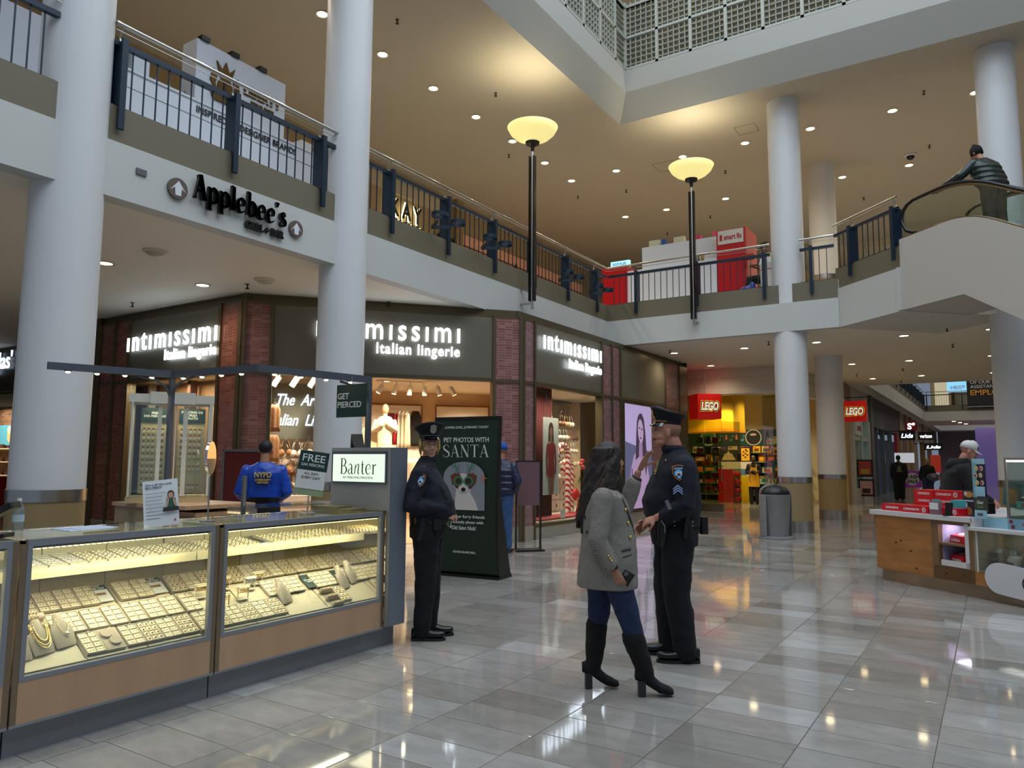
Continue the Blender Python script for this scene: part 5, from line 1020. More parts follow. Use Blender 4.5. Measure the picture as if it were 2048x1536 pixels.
# gold chains lying at left back of middle case
t = thing('chain_tray', 'tray of gold chains laid side by side in the middle case', 'jewelry tray'); t.matrix_world = trayM(1.99, .85, .0); MB().box(-.05, .06, -.085, .085, 0, .012).out('tray_body', CREAMM, t); q = MB(); [q.tube([(-.04+k*.011, -.07, .018), (-.04+k*.011, .07, .018)], .0035, 5) for k in range(9)]; q.out('chains', GOLD, t, smooth=True)
t = thing('chain_tray', 'tray of gold chains in the leftmost jewelry case', 'jewelry tray'); t.matrix_world = trayM(1.65, .62, .0); MB().box(-.1, .12, -.085, .085, 0, .012).out('tray_body', CREAMM, t); q = MB(); [q.tube([(-.09+k*.011, -.07, .018), (-.09+k*.011, .07, .018)], .0035, 5) for k in range(18)]; q.out('chains', GOLD, t, smooth=True)
# bracelet rolls
def rolls(y, u, n, lab, sc=1.):
    for k in range(n):
        t = thing('bracelet_roll', lab, 'bracelet roll'); t.matrix_world = trayM(y, u+k*.14*(-1), .0); r_ = .024*sc; q = MB(); secs = [[(x, r_*e*cos(a), .028*sc+r_*e*sin(a)) for a in [2*pi*i/16 for i in range(16)]] for x, e in ((-.08*sc, .7), (-.075*sc, 1), (.075*sc, 1), (.08*sc, .7))]; q.loft(secs); q.out('roll', LINEN, t, smooth=50)
        g = MB(); [g.tube([(x+.003*sin(3*a), (r_+.003)*cos(a), .028*sc+(r_+.003)*sin(a)) for a in [2*pi*i/14 for i in range(15)]], .0022, 4) for x in (-.03, -.012, .006, .024, .04)]; g.out('bracelets', GOLD, t, smooth=True)
        t['label'] = lab+(', upper' if k == 0 else ', next below' if k == 1 else ', lowest')
rolls(2.10, .62, 2, 'taupe bracelet roll with gold chains left in the middle case'); rolls(4.14, .27, 3, 'small taupe bracelet roll in the right case', .72)
# necklace busts
def bust(y, u, lab, style, yaw=0, sc=1.):
    t = thing('necklace_bust', lab, 'necklace bust'); M = trayM(y, u, .0); M = Matrix.Translation(M.translation) @ Matrix.Rotation(radians(90+yaw), 4, 'Z') @ Matrix.Rotation(radians(-32), 4, 'X') @ Matrix.Scale(sc, 4)
    t.matrix_world = M; q = MB(); secs = []
    for z, rx, ry, yy in ((0, .058, .010, 0), (.02, .062, .016, 0), (.08, .067, .022, .004), (.115, .063, .026, .012), (.14, .036, .024, .02), (.165, .026, .022, .026), (.19, .024, .021, .030), (.197, .02, .018, .031)):
        secs.append([(rx*cos(a), -yy*0+ry*sin(a)-.0, z) for a in [2*pi*i/24 for i in range(24)]])
    q.loft(secs); q.out('bust', LINEN, t, smooth=50)
    def chain(w, dz, m, r_, beads=False):
        pts = []
        for i in range(25):
            a = pi*i/24; x = -w*cos(a); z = .165-(dz)*sin(a)**.8 if sin(a) > 0 else .165; yq = -.026*(1-min(1, (abs(x)/.07))**2)-.004-.0; pts.append((x, yq, z))
        g = MB(); g.tube(pts, r_, 6)
        if beads: [g.ell(p, (r_*1.7,)*3, 6, 4) for p in pts]
        g.out('necklace', m, t, smooth=True)
    if style == 'heavy': chain(.034, .10, GOLD, .003, True); chain(.045, .125, GOLD, .0025, True); chain(.05, .14, GOLD, .002)
    if style == 'pendant': chain(.032, .09, GOLD, .0018); MB().ell((0, -.032, .068), (.008, .003, .008)).ell((.012, -.03, .066), (.007, .003, .007)).out('pendant', SILV, t, smooth=True)
    if style == 'cross': chain(.036, .08, SILV, .0014); MB().box(-.0015, .0015, -.032, -.028, .01, .075).box(-.008, .008, -.032, -.028, .04, .043).out('cross_pendant', GOLD, t)
    if style == 'fine': chain(.028, .08, SILV, .001); MB().ell((0, -.03, .08), (.003, .002, .003)).out('pendant', SILV, t)
    return t
bust(1.985, .12, 'taupe necklace bust with a hanging cross at the left edge of the middle case', 'cross', 12); bust(2.105, .16, 'taupe necklace bust with heavy gold chains in the middle case', 'heavy', 12); bust(2.225, .2, 'taupe necklace bust with a gold pendant chain in the middle case', 'pendant', 12)
bust(3.76, .2, 'taupe necklace bust with a fine chain in the right case', 'fine', 14); bust(4.37, .26, 'taupe necklace bust near the right end of the right case', 'fine', 16); bust(4.5, .34, 'taupe necklace bust at the very right end of the right case', 'fine', 16); bust(1.72, .25, 'taupe necklace bust in the leftmost case', 'fine', 10)
t = thing('cushion_tray', 'taupe tray with two round slotted earring discs in the middle case', 'jewelry tray'); t.matrix_world = trayM(2.45, .17, .0); MB().box(-.06, .06, -.085, .085, 0, .018).out('tray_body', CREAMM, t); MB().box(-.054, .054, -.078, .078, .018, .02).out('liner', LINEN, t)
for k, (x, y) in enumerate(((-.012, .035), (.014, -.03))): MB().cyl(x, y, .02, .034, .033, 24).out('slotted_disc', LINEN, t, smooth=50)
# bangle stands
for k, (y, u, nm, m) in enumerate(((3.16, .55, 'leftmost', GOLD), (3.26, .33, 'front left', GOLD), (3.36, .62, 'rear', GOLD), (3.44, .40, 'front middle', GOLD), (3.55, .55, 'right of centre', SILV), (3.64, .62, 'rightmost', GOLD))):
    t = thing('bangle_stand', 'small white bangle stand, %s in the group in the right case' % nm, 'jewelry stand'); M = trayM(y, u, .005); t.matrix_world = Matrix.Translation(M.translation) @ Matrix.Rotation(radians(90), 4, 'Z')
    MB().box(-.045, .045, -.02, .02, .0, .004).box(-.045, -.040, -.004, .004, 0, .085).box(.040, .045, -.004, .004, 0, .085).box(-.05, .05, -.012, .012, .083, .09).out('stand', PAD, t)
    g = MB(); [g.tube([(x, .022*cos(a), .066+.022*sin(a)) for a in [2*pi*i/14 for i in range(15)]], .0018, 5) for x in (-.036, -.027, -.018, -.009, 0, .009, .018, .027, .036)]; g.out('bangles', m, t, smooth=True)
# ---- lightbox tower
TWR = mat('tower_satin_metal', (168, 168, 160), .32, .45); TWB = mat('tower_side_metal', (120, 128, 140), .35, .4)
t = thing('lightbox_tower', 'satin metal tower with lit white brand lightbox at the jewelry counter end', 'tower', (-4.48, 4.7, 0))
MB().box(-.345, .34, -.1, .1, 1.085, 1.6).box(.30, .34, -.1, .1, .17, 1.085).out('tower_body', TWR, t); MB().box(.338, .343, -.1, .1, .17, 1.6).out('side_panel', TWB, t); MB().box(.15, .235, -.1, .09, 0, .17).out('kick_base', KICK, t)
MB().box(-.325, .30, -.112, -.1, 1.30, 1.57).out('lightbox_frame', GREYM, t); MB().box(-.31, .285, -.115, -.111, 1.315, 1.545).out('lightbox_face', mat('lightbox_face', (232, 244, 226), .5, emit=.75, ecol=(226, 246, 222)), t)
DKT = mat('dark_brown_text', (46, 26, 26), .5); serif('Baiter', .42, .13, (-.0125, -.1155, 1.445), (1, 0, 0), (0, -1, 0), DKT, t, 'brand_letters', .001, 1.1); text('BY PIERCING PAGODA', .03, (-.0125, -.116, 1.35), (1, 0, 0), (0, -1, 0), DKT, t, 'small_letters', .0006, .0, 'CENTER', w=.34, h=.018)
for sx in (-.187, -.175): pass
t = thing('tent_card', 'small dark tent card standing on top of the lightbox tower', 'card', (-4.62, 4.68, 1.6), radians(-8)); MB(Matrix.Rotation(radians(14), 4, 'X')).box(-.03, .12, 0, .004, 0, .12).out('front_panel', GREYM, t); MB().loft([[(-.05, -.02, 0), (-.03, -.02, 0), (-.03, .08, 0), (-.05, .08, 0)], [(-.07, .0, .12), (-.05, .0, .12), (-.05, .05, .12), (-.07, .05, .12)]]).out('side_panel', BLACK, t)
for k, (a, b, z, nm) in enumerate(((-4.80, -4.52, 1.085, 'larger'), (-4.5, -4.36, 1.085, 'flatter'))): tag(MB().box(a, b, 4.38, 4.56, z, z+.032-.014*k).out('metal_case', mat('brass_grey_case', (140, 130, 100), .35, .6), bevel=.003), nm+' flat brassy case lying on the glass top beside the lightbox tower', 'case')
# ---- light gantry
GP = [(-6.5, 3.05, 2.25), (-6.2, 3.95, 2.25), (-5.12, 4.03, 2.25), (-4.75, 4.96, 2.22)]; GM = mat('gantry_grey', (92, 96, 104), .45, .4)
t = thing('light_gantry', 'dark grey light gantry of thin beams with bulbs above the jewelry kiosk', 'light gantry')
for a, b in zip(GP, GP[1:]):
    a, b = V(a), V(b); d = b-a; M = frameM(a, d.normalized()); MB(M).box(-.02, d.length+.02, -.02, .02, -.025, .035).out('beam', GM, t)
    for k in range(4):
        p = a.lerp(b, (k+.6)/4.4); c = MB().cyl(p.x, p.y, p.z-.035, p.z-.025, .028, 14).out('lamp_ring', GREYM, t); MB().ell((p.x, p.y, p.z-.035), (.02, .02, .012), 10, 6).out('bulb', LAMP, t, smooth=True)
        if k % 2: spot('gantry_lamp', (p.x, p.y, p.z-.06), 5, WARM, 110, .6, .02, t)
for (x, y, z), zb, dv in ((GP[1], 1.085, [(-.3, -.9), (.99, .1)]), (GP[3], 1.6, [(-.37, -.93)])):
    MB().box(x-.02, x+.02, y-.02, y+.02, zb, z-.02).out('post', GM, t)
    for dx, dy in dv: n = math.hypot(dx, dy); dx, dy = dx/n, dy/n; MB().tube([(x+dx*.01, y+dy*.01, z-.2), (x+dx*.05, y+dy*.05, z-.11), (x+dx*.13, y+dy*.13, z-.06), (x+dx*.28, y+dy*.28, z-.03)], .011, 6).out('curved_brace', GM, t)
t = thing('hanging_banner', 'small dark green square banner reading get pierced under the gantry', 'banner', (-4.72, 4.72, 1.87), radians(0)); MB().box(-.19, .17, .0, .006, 0, .29).out('panel', DGREEN, t); text('GET\nPIERCED', .07, (-.175, -.003, .15), (1, 0, 0), (0, -1, 0), PAPER, t, 'lettering', .0005, .001, 'LEFT', w=.29, h=.13); MB().box(-.01, -.006, 0, .004, .29, .36).out('hook', STEEL, t)
# ---- rear ring of the kiosk
TANL = mat('tan_laminate', (150, 132, 104), .45)
t = thing('rear_counter', 'tan rear counter of the jewelry kiosk carrying the earring display case', 'counter', (-6.6, 4.35, 0)); MB().box(-.5, .0, -.35, .35, 0, 1.05).out('body', TANL, t); MB().box(.0, .62, -.25, .35, 0, 1.02).out('drawer_body', WOODL, t); MB().box(-.52, .64, -.37, .37, 1.05, 1.085).out('counter_top', WOODL, t)
for k in range(3): d_ = MB().box(.03+k*.2, .21+k*.2, -.262, -.25, .78, .98).out('drawer', mat('drawer_wood', (150, 116, 84), .4), t); MB().ell((.12+k*.2, -.268, .88), (.012, .01, .018), 8, 6).out('drawer_knob', GREYM, d_)
t = thing('rear_glass_counter', 'glass topped rear counter with a lit grille edge, right of the drawers', 'counter', (-5.75, 4.75, 0)); MB().box(-.2, .2, -.35, .75, 0, .98).out('body', mat('grey_wood', (140, 122, 104), .5), t); MB().box(-.2, .2, -.35, .75, 1.06, 1.075).out('top_glass', CG, t); q = MB(); [q.box(-.2+k*.02, -.192+k*.02, -.35, -.34, .98, 1.06) for k in range(21)]; q.out('grille', SILV, t); q = MB(); [q.box(-.19+k*.03, -.175+k*.03, -.30, -.29, 1.0, 1.012) for k in range(12)]; q.out('led_strip', LEDM, t)
# earring display case (faces the camera side)
t = thing('earring_display_case', 'tall white framed glass case of earring cards on the rear counter', 'display case', (-6.72, 4.30, 1.085), math.atan2(.84, .55)); WF = mat('case_white_frame', (206, 204, 190), .4)
MB().box(-.36, .36, -.2, .2, 0, .06).out('base', mat('case_gold_base', (206, 186, 140), .3, .4), t); MB().box(-.37, .37, -.21, .21, .94, 1.02).box(-.19, .2, -.24, -.2, .93, 1.04).out('crown', WF, t)
for x, w in ((-.345, .015), (.33, .03), (-.12, .035), (.10, .04), (-.02, .012), (.03, .012)): MB().box(x, x+w, -.21, -.19, .06, .94).out('upright', WF, t)
MB().box(-.35, -.33, -.2, .2, .06, .94).box(.33, .35, -.2, .2, .06, .94).out('side_frame', WF, t); MB().box(-.35, .35, -.205, -.2, .06, .94).out('front_glass', CG, t)
for x0, x1, nm in ((-.27, -.03, 'left'), (.06, .30, 'right')):
    b = MB().box(x0, x1, .0, .03, .08, .90).out('card_board', mat('board_cream', (204, 190, 150), .5), t); MB().box(x0, x1, -.012, 0, .76, .90).out('header', DGREEN, b)
    q = MB(); r2 = MB(); [(q.box(x0+.018+i*.04, x0+.046+i*.04, -.006, 0, .12+k*.06, .165+k*.06), r2.box(x0+.02+i*.04, x0+.044+i*.04, -.009, -.006, .155+k*.06, .165+k*.06)) for i in range(5) for k in range(10) if not (nm == 'right' and k in (1, 2, 4))]; q.out('earring_cards', PAD, b); r2.out('card_tops', RED if nm == 'right' else BRN, b)
    text('FREE\nEAR PIERCING' if nm == 'left' else 'PIERCING DE\nOREJA\nGRATIS', .03, ((x0+x1)/2, -.014, .835), (1, 0, 0), (0, -1, 0), PAPER, t, 'lettering', .0004, .0008, 'CENTER', w=.19)
area('case_lamp', (0, -.1, .92), (0, 0, 0), .5, 1.6, (1, .85, .6), .1, t)
# ---- items on the front glass
t = thing('charity_flyer', 'white flyer with a girl in green leaning on the jewelry counter', 'flyer', (-4.33, 2.74, 1.085), math.atan2(4.0, 2.9)-radians(5)); Mt = Matrix.Rotation(radians(-14), 4, 'X') @ Matrix.Rotation(radians(-7), 4, 'Y')
MB(Mt).box(-.1, .1, 0, .004, 0, .29).out('sheet', PAPER, t); F = Mt @ faceM((0, -.001, 0), (1, 0, 0), (0, -1, 0)); NV = (50, 70, 110); GY = (130, 140, 156)
art(t, F, [([(-.085, .05+.022*k), (-.085+w_, .05+.022*k), (-.085+w_, .054+.022*k), (-.085, .054+.022*k)], GY) for k, w_ in enumerate((.08, .1, .09, .11, .1, .09, .1, .12))]+[([(-.08, .232), (.0, .232), (.0, .234), (-.08, .234)], NV), (eg(.06, .19, .020, .026), (70, 44, 36)), (eg(.06, .185, .014, .018), (196, 150, 124)), ([(.035, .165), (.085, .165), (.09, .11), (.03, .11)], (30, 84, 66)), ([(.015, .11), (.1, .11), (.105, .085), (.01, .085)], (36, 34, 38)), (eg(.04, .14, .006, .03, 12, -.2), (196, 150, 124)), (eg(.08, .14, .006, .03, 12, .2), (196, 150, 124)), ([(.07, .02), (.085, .02), (.08, .04)], (170, 30, 40))])
o = text('Give a gift that could\nlast a lifetime', .017, (0, 0, 0), (1, 0, 0), (0, -1, 0), mat('navy_print', NV, .5), t, 'headline', .0003, .0003, 'LEFT', w=.15); o.matrix_local = F @ Matrix.Translation((-.085, .255, .003))
t = thing('table_mirror', 'slim round mirror on a thin chrome stand on the jewelry counter', 'mirror', (-4.36, 3.08, 1.085)); MB().cyl(0, 0, 0, .012, .05, 24).out('base', STEEL, t, smooth=50); MB().tube([(0, 0, 0), (0, 0, .3)], .006, 8).out('pole', STEEL, t); MB(Matrix.Translation((0, 0, .42)) @ Matrix.Rotation(radians(40), 4, 'Z') @ Matrix.Rotation(radians(90), 4, 'Y')).cyl(0, 0, -.008, .008, .11, 32).out('mirror_disc', mat('mirror', (220, 220, 220), .03, 1.), t, smooth=50)
t = thing('sign_holder', 'tilted green and white free ear piercing sign on a chrome stand', 'sign', (-4.42, 3.98, 1.085), math.atan2(4.2, 3.9)); MB().cyl(0, 0, 0, .01, .06, 24).out('base', STEEL, t, smooth=50); MB().tube([(0, 0, 0), (.01, 0, .2)], .005, 8).out('pole', STEEL, t); Mt = Matrix.Translation((0, -.01, .14)) @ Matrix.Rotation(radians(8), 4, 'Y')
MB(Mt).box(-.11, .11, 0, .008, 0, .34).out('board', mat('board_green_edge', (150, 166, 130), .4), t); MB(Mt).box(-.108, .108, -.003, 0, .05, .19).out('lower_card', PAPER, t); MB(Mt).box(-.108, .108, -.003, 0, .19, .335).out('upper_card', DGREEN, t)
for s_, z_, w_, h_, m_ in (('FREE', .285, .17, .055, PAPER), ('EAR PIERCING', .232, .17, .022, PAPER), ('ALL DAY,', .165, .11, .02, DKT), ('EVERY DAY', .135, .14, .02, DKT)):
    o = text(s_, .05, (0, 0, 0), (1, 0, 0), (0, -1, 0), m_, t, 'lettering', .0003, .0006, w=w_, h=h_); o.matrix_local = Mt @ faceM((0, -.004, z_), (1, 0, 0), (0, -1, 0))
t = thing('card_terminal', 'black card payment terminal on the counter at the far left', 'payment terminal', (-4.42, 1.86, 1.085), radians(-50)); MB().rbox(-.07, .07, -.07, .07, 0, .02, .02).cyl(0, 0, .02, .09, .02, 12).out('stand', BLACK, t)
Mt = Matrix.Translation((0, 0, .10)) @ Matrix.Rotation(radians(28), 4, 'X'); MB(Mt).rbox(-.05, .05, -.14, .12, 0, .035, .015).out('housing', BLACK, t, bevel=.004); MB(Mt).box(-.04, .04, .0, .1, .035, .037).out('screen', mat('terminal_screen', (40, 44, 60), .15), t); q = MB(Mt); [q.box(-.036+i*.026, -.016+i*.026, -.12+k*.026, -.104+k*.026, .035, .04) for i in range(3) for k in range(4)]; q.out('keypad', GREYM, t)
t = thing('water_bottle', 'clear plastic water bottle behind the card terminal', 'bottle', (-4.72, 2.10, 1.085)); MB().lathe([(.001, 0), (.028, .0), (.03, .02), (.03, .11), (.026, .13), (.012, .155), (.011, .165)], 20).out('bottle_body', mat('bottle_plastic', (190, 200, 206), .1, trans=.7), t, smooth=50); MB().cyl(0, 0, .165, .182, .013, 14).out('cap', WHITE, t); MB().cyl(0, 0, .05, .09, .0305, 20).out('bottle_label', mat('bottle_label', (150, 170, 190), .5), t)
t = tag(MB().box(-4.66, -4.44, 2.25, 2.5, 1.085, 1.088).box(-4.62, -4.42, 2.3, 2.52, 1.088, 1.091).out('paper_sheets', mat('bluish_paper', (176, 190, 214), .6)), 'loose bluish paper sheets on the jewelry counter', 'papers')
t = thing('steel_post', 'short dark steel post standing behind the jewelry counter', 'post', (-5.2, 4.0, 0)); MB().cyl(0, 0, 0, 1.36, .02, 14).out('post', GREYM, t, smooth=50); MB().cyl(0, 0, 0, .02, .1, 20).out('foot', GREYM, t)
# ================================================================ SANTA FLOOR SIGN
GB = mat('santa_green', (22, 44, 30), .45, noise=(30, .25)); t = thing('santa_floor_sign', 'tall dark green floor sign for pet photos with Santa', 'floor sign', (-5.80, 7.88, 0), math.atan2(.10, .95))
prof = [(0, .08), (.06, .03), (.5, -.02), (1.0, -.03), (1.6, .0), (2.05, .03)]
MB().loft([[(-.47, y, z), (.47, y, z), (.47, y+.03, z), (-.47, y+.03, z)] for z, y in prof]).out('banner_panel', GB, t); q = MB()
for s in (-1, 1): q.loft([[(s*.47, y-.008, z), (s*.495, y-.008, z), (s*.495, y+(.26*(1-min(1, z/1.1)**1.5)+.05), z), (s*.47, y+(.26*(1-min(1, z/1.1)**1.5)+.05), z)] for z, y in prof])
q.box(-.495, .495, .02, .07, 2.03, 2.07).box(-.5, .5, .0, .3, .0, .03); q.out('black_frame', BLACK, t)
def yz(z):
    for (a, ya), (b, yb) in zip(prof, prof[1:]):
        if a <= z <= b: return ya+(yb-ya)*(z-a)/(b-a)-.006
    return 0
CR = mat('sign_cream', (206, 214, 206), .5); serif('SANTA', .70, .16, (0, yz(1.62)-.003, 1.62), (1, 0, 0), (0, -1, 0), CR, t, 'title_letters', .001, 1.2)
for s_, z_, w_, h_ in (('LOWER LEVEL, JCPENNEY COURT', 1.925, .66, .04), ('PET PHOTOS WITH', 1.765, .68, .065), ('Bring your furry friends', .44+.33, .62, .05), ('for a snuggly photo with', .70, .58, .05), ('Old Saint Nick!', .63, .36, .05), ('STATEN ISLAND MALL', .32, .34, .028)):
    text(s_, .1, (0, yz(z_)-.002, z_), (1, 0, 0), (0, -1, 0), CR, t, 'lettering', .001, .002 if h_ < .15 else .004, w=w_, h=h_)
F = faceM((0, yz(.95)-.004, 0), (1, 0, 0), (0, -1, 0)); WD = (206, 200, 192); BD = (104, 56, 34); GG = (60, 130, 90)
art(t, F, [([(-.31, .86), (.31, .86)]+[(.31*cos(a), 1.28+.2*sin(a)*1.0) for a in [pi*k/16 for k in range(17)]], (138, 142, 150)), ([(-.14, .86), (.22, .86), (.17, .98), (.1, 1.08), (.08, 1.22), (-.1, 1.22), (-.12, 1.05)], WD), (eg(-.005, 1.2, .14, .13), WD), (eg(-.09, 1.23, .06, .1), BD), (eg(.09, 1.23, .06, .1), BD), ([(-.2, 1.3), (-.12, 1.34), (-.1, 1.24), (-.17, 1.18)], BD), ([(.2, 1.3), (.12, 1.34), (.1, 1.24), (.17, 1.18)], BD), (eg(0, 1.14, .075, .06), WD), (eg(0, 1.12, .035, .028), (16, 12, 12)),
    (eg(-.075, 1.23, .07, .062), GG), (eg(.075, 1.23, .07, .062), GG), (eg(-.075, 1.23, .048, .042), (60, 44, 24)), (eg(.075, 1.23, .048, .042), (50, 40, 30)), ([(-.01, 1.235), (.01, 1.235), (.01, 1.225), (-.01, 1.225)], GG)]
    +[([(s*.05, 1.33), (s*.07, 1.33), (s*.15, 1.46), (s*.135, 1.465)], GG) for s in (-1, 1)]+[([(s*.09, 1.39), (s*.1, 1.385), (s*(.06), 1.45), (s*.05, 1.44)], GG) for s in (-1, 1)]+[([(s*.11, 1.42), (s*.11, 1.41), (s*.18, 1.42), (s*.18, 1.435)], GG) for s in (-1, 1)]
    +[([(.29, 1.28), (.3, 1.36), (.31, 1.28), (.36, 1.27), (.31, 1.26), (.3, 1.18), (.29, 1.26), (.24, 1.27)][0:8], (206, 120, 90)), ([(-.34, .82), (-.19, .82), (-.19, 1.02), (-.34, 1.02)], (176, 14, 24)), ([(-.31, .86), (-.22, .86), (-.22, .98), (-.31, .98)], (200, 120, 120))])
# thin black sign stand near the man
t = thing('sign_stand', 'thin black sign stand on a flat base against the pink tiled pier', 'sign stand', (-6.62, 10.78, 0), math.atan2(.76, .65)); MB().box(-.25, .25, -.15, .15, 0, .03).box(-.23, -.20, -.015, .015, .03, 1.5).box(.2, .23, -.015, .015, .03, 1.5).out('stand_frame', BLACK, t); MB().box(-.2, .2, -.008, .008, .75, 1.48).out('sign_panel', mat('mauve_print', (110, 78, 84), .5), t); MB().box(-.21, .21, -.012, .012, 1.48, 1.5).out('top_bar', BLACK, t)
# ================================================================ BAKERY KIOSK
KM = frameM((-1.34, 10.85, 0), (.77, -.638, 0)); OAK = mat('oak_veneer', (168, 112, 58), .45, noise=(2.2, .3, (1, 1, 5))); BRT = mat('brown_trim', (122, 92, 62), .5); QZ = mat('white_quartz', (206, 204, 204), .25); CRED = mat('bakery_red', (196, 16, 34), .35); TEALB = mat('teal_card', (60, 176, 180), .45); PBL = mat('pale_blue_card', (150, 196, 214), .45)
def kthing(name, lab, cat, s, y, z, rot=0, grp=None):
    t = thing(name, lab, cat, group=grp); t.matrix_world = KM @ Matrix.Translation((s, y, z)) @ Matrix.Rotation(radians(rot), 4, 'Z'); return t
t = kthing('bakery_counter', 'oak and white bakery kiosk counter at the right edge', 'counter', 0, 0, 0)
MB().box(.03, 4.2, .05, 2.2, 0, .15).out('kick_base', mat('kick_steel', (150, 140, 126), .3, .7, noise=(3, .3)), t)
MB().box(0, .86, 0, .06, .15, .83).box(0, .03, .06, 2.2, .15, .83).out('oak_panel', OAK, t); MB().box(.88, 4.2, 0, .06, .15, .30).out('oak_lower_panel', OAK, t)
q = MB(); [q.ell((x, -.0, z), (.022, .003, .012), 12, 6) for x, z in ((.32, .50), (.55, .42), (.40, .53), (.62, .22), (1.05, .22), (1.28, .24))]; q.out('wood_knots', mat('knot_dark', (70, 40, 20), .6), t)
MB().box(.86, .96, 0, .5, .15, .83).box(1.36, 1.43, 0, .5, .15, .83).box(.96, 1.36, 0, .5, .15, .31).box(.96, 1.36, 0, .06, .785, .83).box(.96, 1.36, .06, .5, .80, .83).box(.96, 1.36, .01, .5, .31, .35).box(.96, 1.36, .02, .5, .545, .57).out('cubby_frame', BRT, t)
MB().box(.96, 1.36, .45, .5, .33, .83).box(.96, .965, .06, .45, .33, .83).out('cubby_liner', mat('lavender_speckle', (186, 180, 214), .5, noise=(70, .25)), t); MB().box(1.32, 1.37, -.004, .02, .31, .81).box(.99, 1.37, -.004, .02, .31, .375).out('white_trim', QZ, t)
MB().box(-.06, 1.46, -.04, 2.2, .83, .89).box(1.43, 1.47, -.04, .3, .75, .89).out('quartz_top', QZ, t, bevel=.004)
MB().box(1.43, 4.2, .4, .46, .3, .75).box(1.43, 1.46, 0, .4, .3, .75).box(1.46, 4.2, .0, .4, .29, .31).out('lower_case_interior', mat('greige', (140, 128, 108), .6), t); MB().box(1.47, 4.2, .0, .006, .31, .75).out('lower_case_glass', CG, t); MB().box(1.42, 4.2, -.06, .45, .75, .79).out('lower_quartz_top', QZ, t, bevel=.004); MB().box(1.46, 1.475, -.004, .01, .29, .75).out('white_stile', QZ, t)
MB().box(1.48, 4.2, .10, .13, .79, .90).out('ledge_panel', PBL, t); MB().box(1.78, 2.6, .095, .10, .79, .90).out('holiday_print', mat('blue_print', (110, 150, 168), .5), t)
F = KM @ faceM((0, 0, 0), (1, 0, 0), (0, -1, 0)); F = faceM((0, .094, 0), (1, 0, 0), (0, -1, 0)); art(t, F, [([(1.94, .85), (2.03, .90), (2.14, .86), (2.05, .80)], (190, 20, 36)), (eg(2.04, .86, .06, .025), (170, 110, 60)), (eg(1.82, .875, .02, .02), (130, 20, 40)), (eg(1.84, .82, .022, .02), (130, 20, 40)), (eg(2.22, .85, .07, .04), (90, 20, 40))])
MB(faceM((0, 0, 0), (1, 0, 0), (0, -1, 0))).prism([(1.74+.17*cos(a), .265+.165*sin(a)) for a in [pi/2+pi*k/14 for k in range(15)]]+[(2.7+.17*cos(a), .20+.165*sin(a)) for a in [-pi/2+pi*k/14 for k in range(15)]], .005, .03).out('brand_plaque', mat('plaque_white', (206, 208, 210), .35), t)
art(t, faceM((0, -.031, 0), (1, 0, 0), (0, -1, 0)), [(eg(2.1, .25, .10, .09), (60, 30, 30)), (eg(2.1, .25, .08, .07), (206, 208, 210)), (eg(2.1, .25, .05, .04), (60, 30, 30))])
area('cubby_lamp', (1.16, .2, .79), (0, 0, 0), .3, 1.4, (.9, .86, 1), .2, t); area('lower_case_lamp', (2.0, .2, .74), (0, 0, 0), .9, 1.0, (1, .95, .9), .2, t)
def redbox(s, y, z, w, d, h, rot, lab, grp=None, win=False, logo=True, txt=True):
    b = kthing('bakery_box', lab, 'box', s, y, z, rot, grp); MB().box(-w/2, w/2, -d/2, d/2, 0, h).out('carton', CRED, b)
    if txt: text('CINNABON', h*.5, (-w*.12 if logo else 0, -d/2-.001, h*.5), (1, 0, 0), (0, -1, 0), PAPER, b, 'lettering', .0004, .0008, 'CENTER', w=w*.6, h=h*.34)
    if logo: art(b, faceM((w*.36, -d/2-.001, h*.5), (1, 0, 0), (0, -1, 0)), [(eg(0, 0, h*.34, h*.36), (214, 206, 206)), (eg(0, 0, h*.2, h*.22), (196, 16, 34)), (eg(0, 0, h*.1, h*.12), (214, 206, 206))])
    return b
redbox(.24, .14, .89, .34, .2, .085, 0, 'red bakery box alone at the left front of the counter', logo=False); redbox(.62, .12, .89, .40, .22, .085, 0, 'red bakery box in the middle of the front row'); redbox(1.05, .12, .89, .40, .22, .085, 0, 'red bakery box behind the card reader, right of the front row', txt=False)
for k in range(2): redbox(.42+.0*k, .5, .89+.09*(k+1), .3, .25, .09, 0, 'red bakery box in the rear stack, left column, '+('upper' if k else 'lower'), logo=False); redbox(.76, .5, .89+.09*(k+1), .36, .25, .09, 0, 'red bakery box in the rear stack, right column, '+('upper' if k else 'lower'), logo=bool(k))
redbox(.6, .5, .89, .7, .26, .09, 0, 'wide red bakery box at the bottom of the rear stack', txt=False, logo=False)
def tiltbox(z, lab):
    b = kthing('bakery_box', lab, 'box', 1.15, .2, z, -18); M = Matrix.Rotation(radians(10), 4, 'X'); MB(M).loft([[(-.14, -.11, 0), (.14, -.11, 0), (.14, .11, 0), (-.14, .11, 0)], [(-.12, -.09, .09), (.12, -.09, .09), (.12, .11, .09), (-.12, .11, .09)]]).out('carton', CRED, b)
    MB(M).prism(eg(-.01, .01, .075, .065), .09, .092).out('window', mat('box_window', (190, 176, 180), .2), b); text('CINNABON', .04, M @ V((0, -.112, .04)), (1, 0, 0), (0, -1, .1), PAPER, b, 'lettering', .0004, .0006, w=.18, h=.03)
    art(b, M @ faceM((.131, 0, .045), (0, 1, 0), (1, 0, .2)), [(eg(0, 0, .05, .032), (214, 200, 204)), (eg(0, 0, .035, .02), (160, 20, 50))])
tiltbox(.585, 'red window box on the upper shelf of the lit cubby'); tiltbox(.36, 'red window box on the lower shelf of the lit cubby')
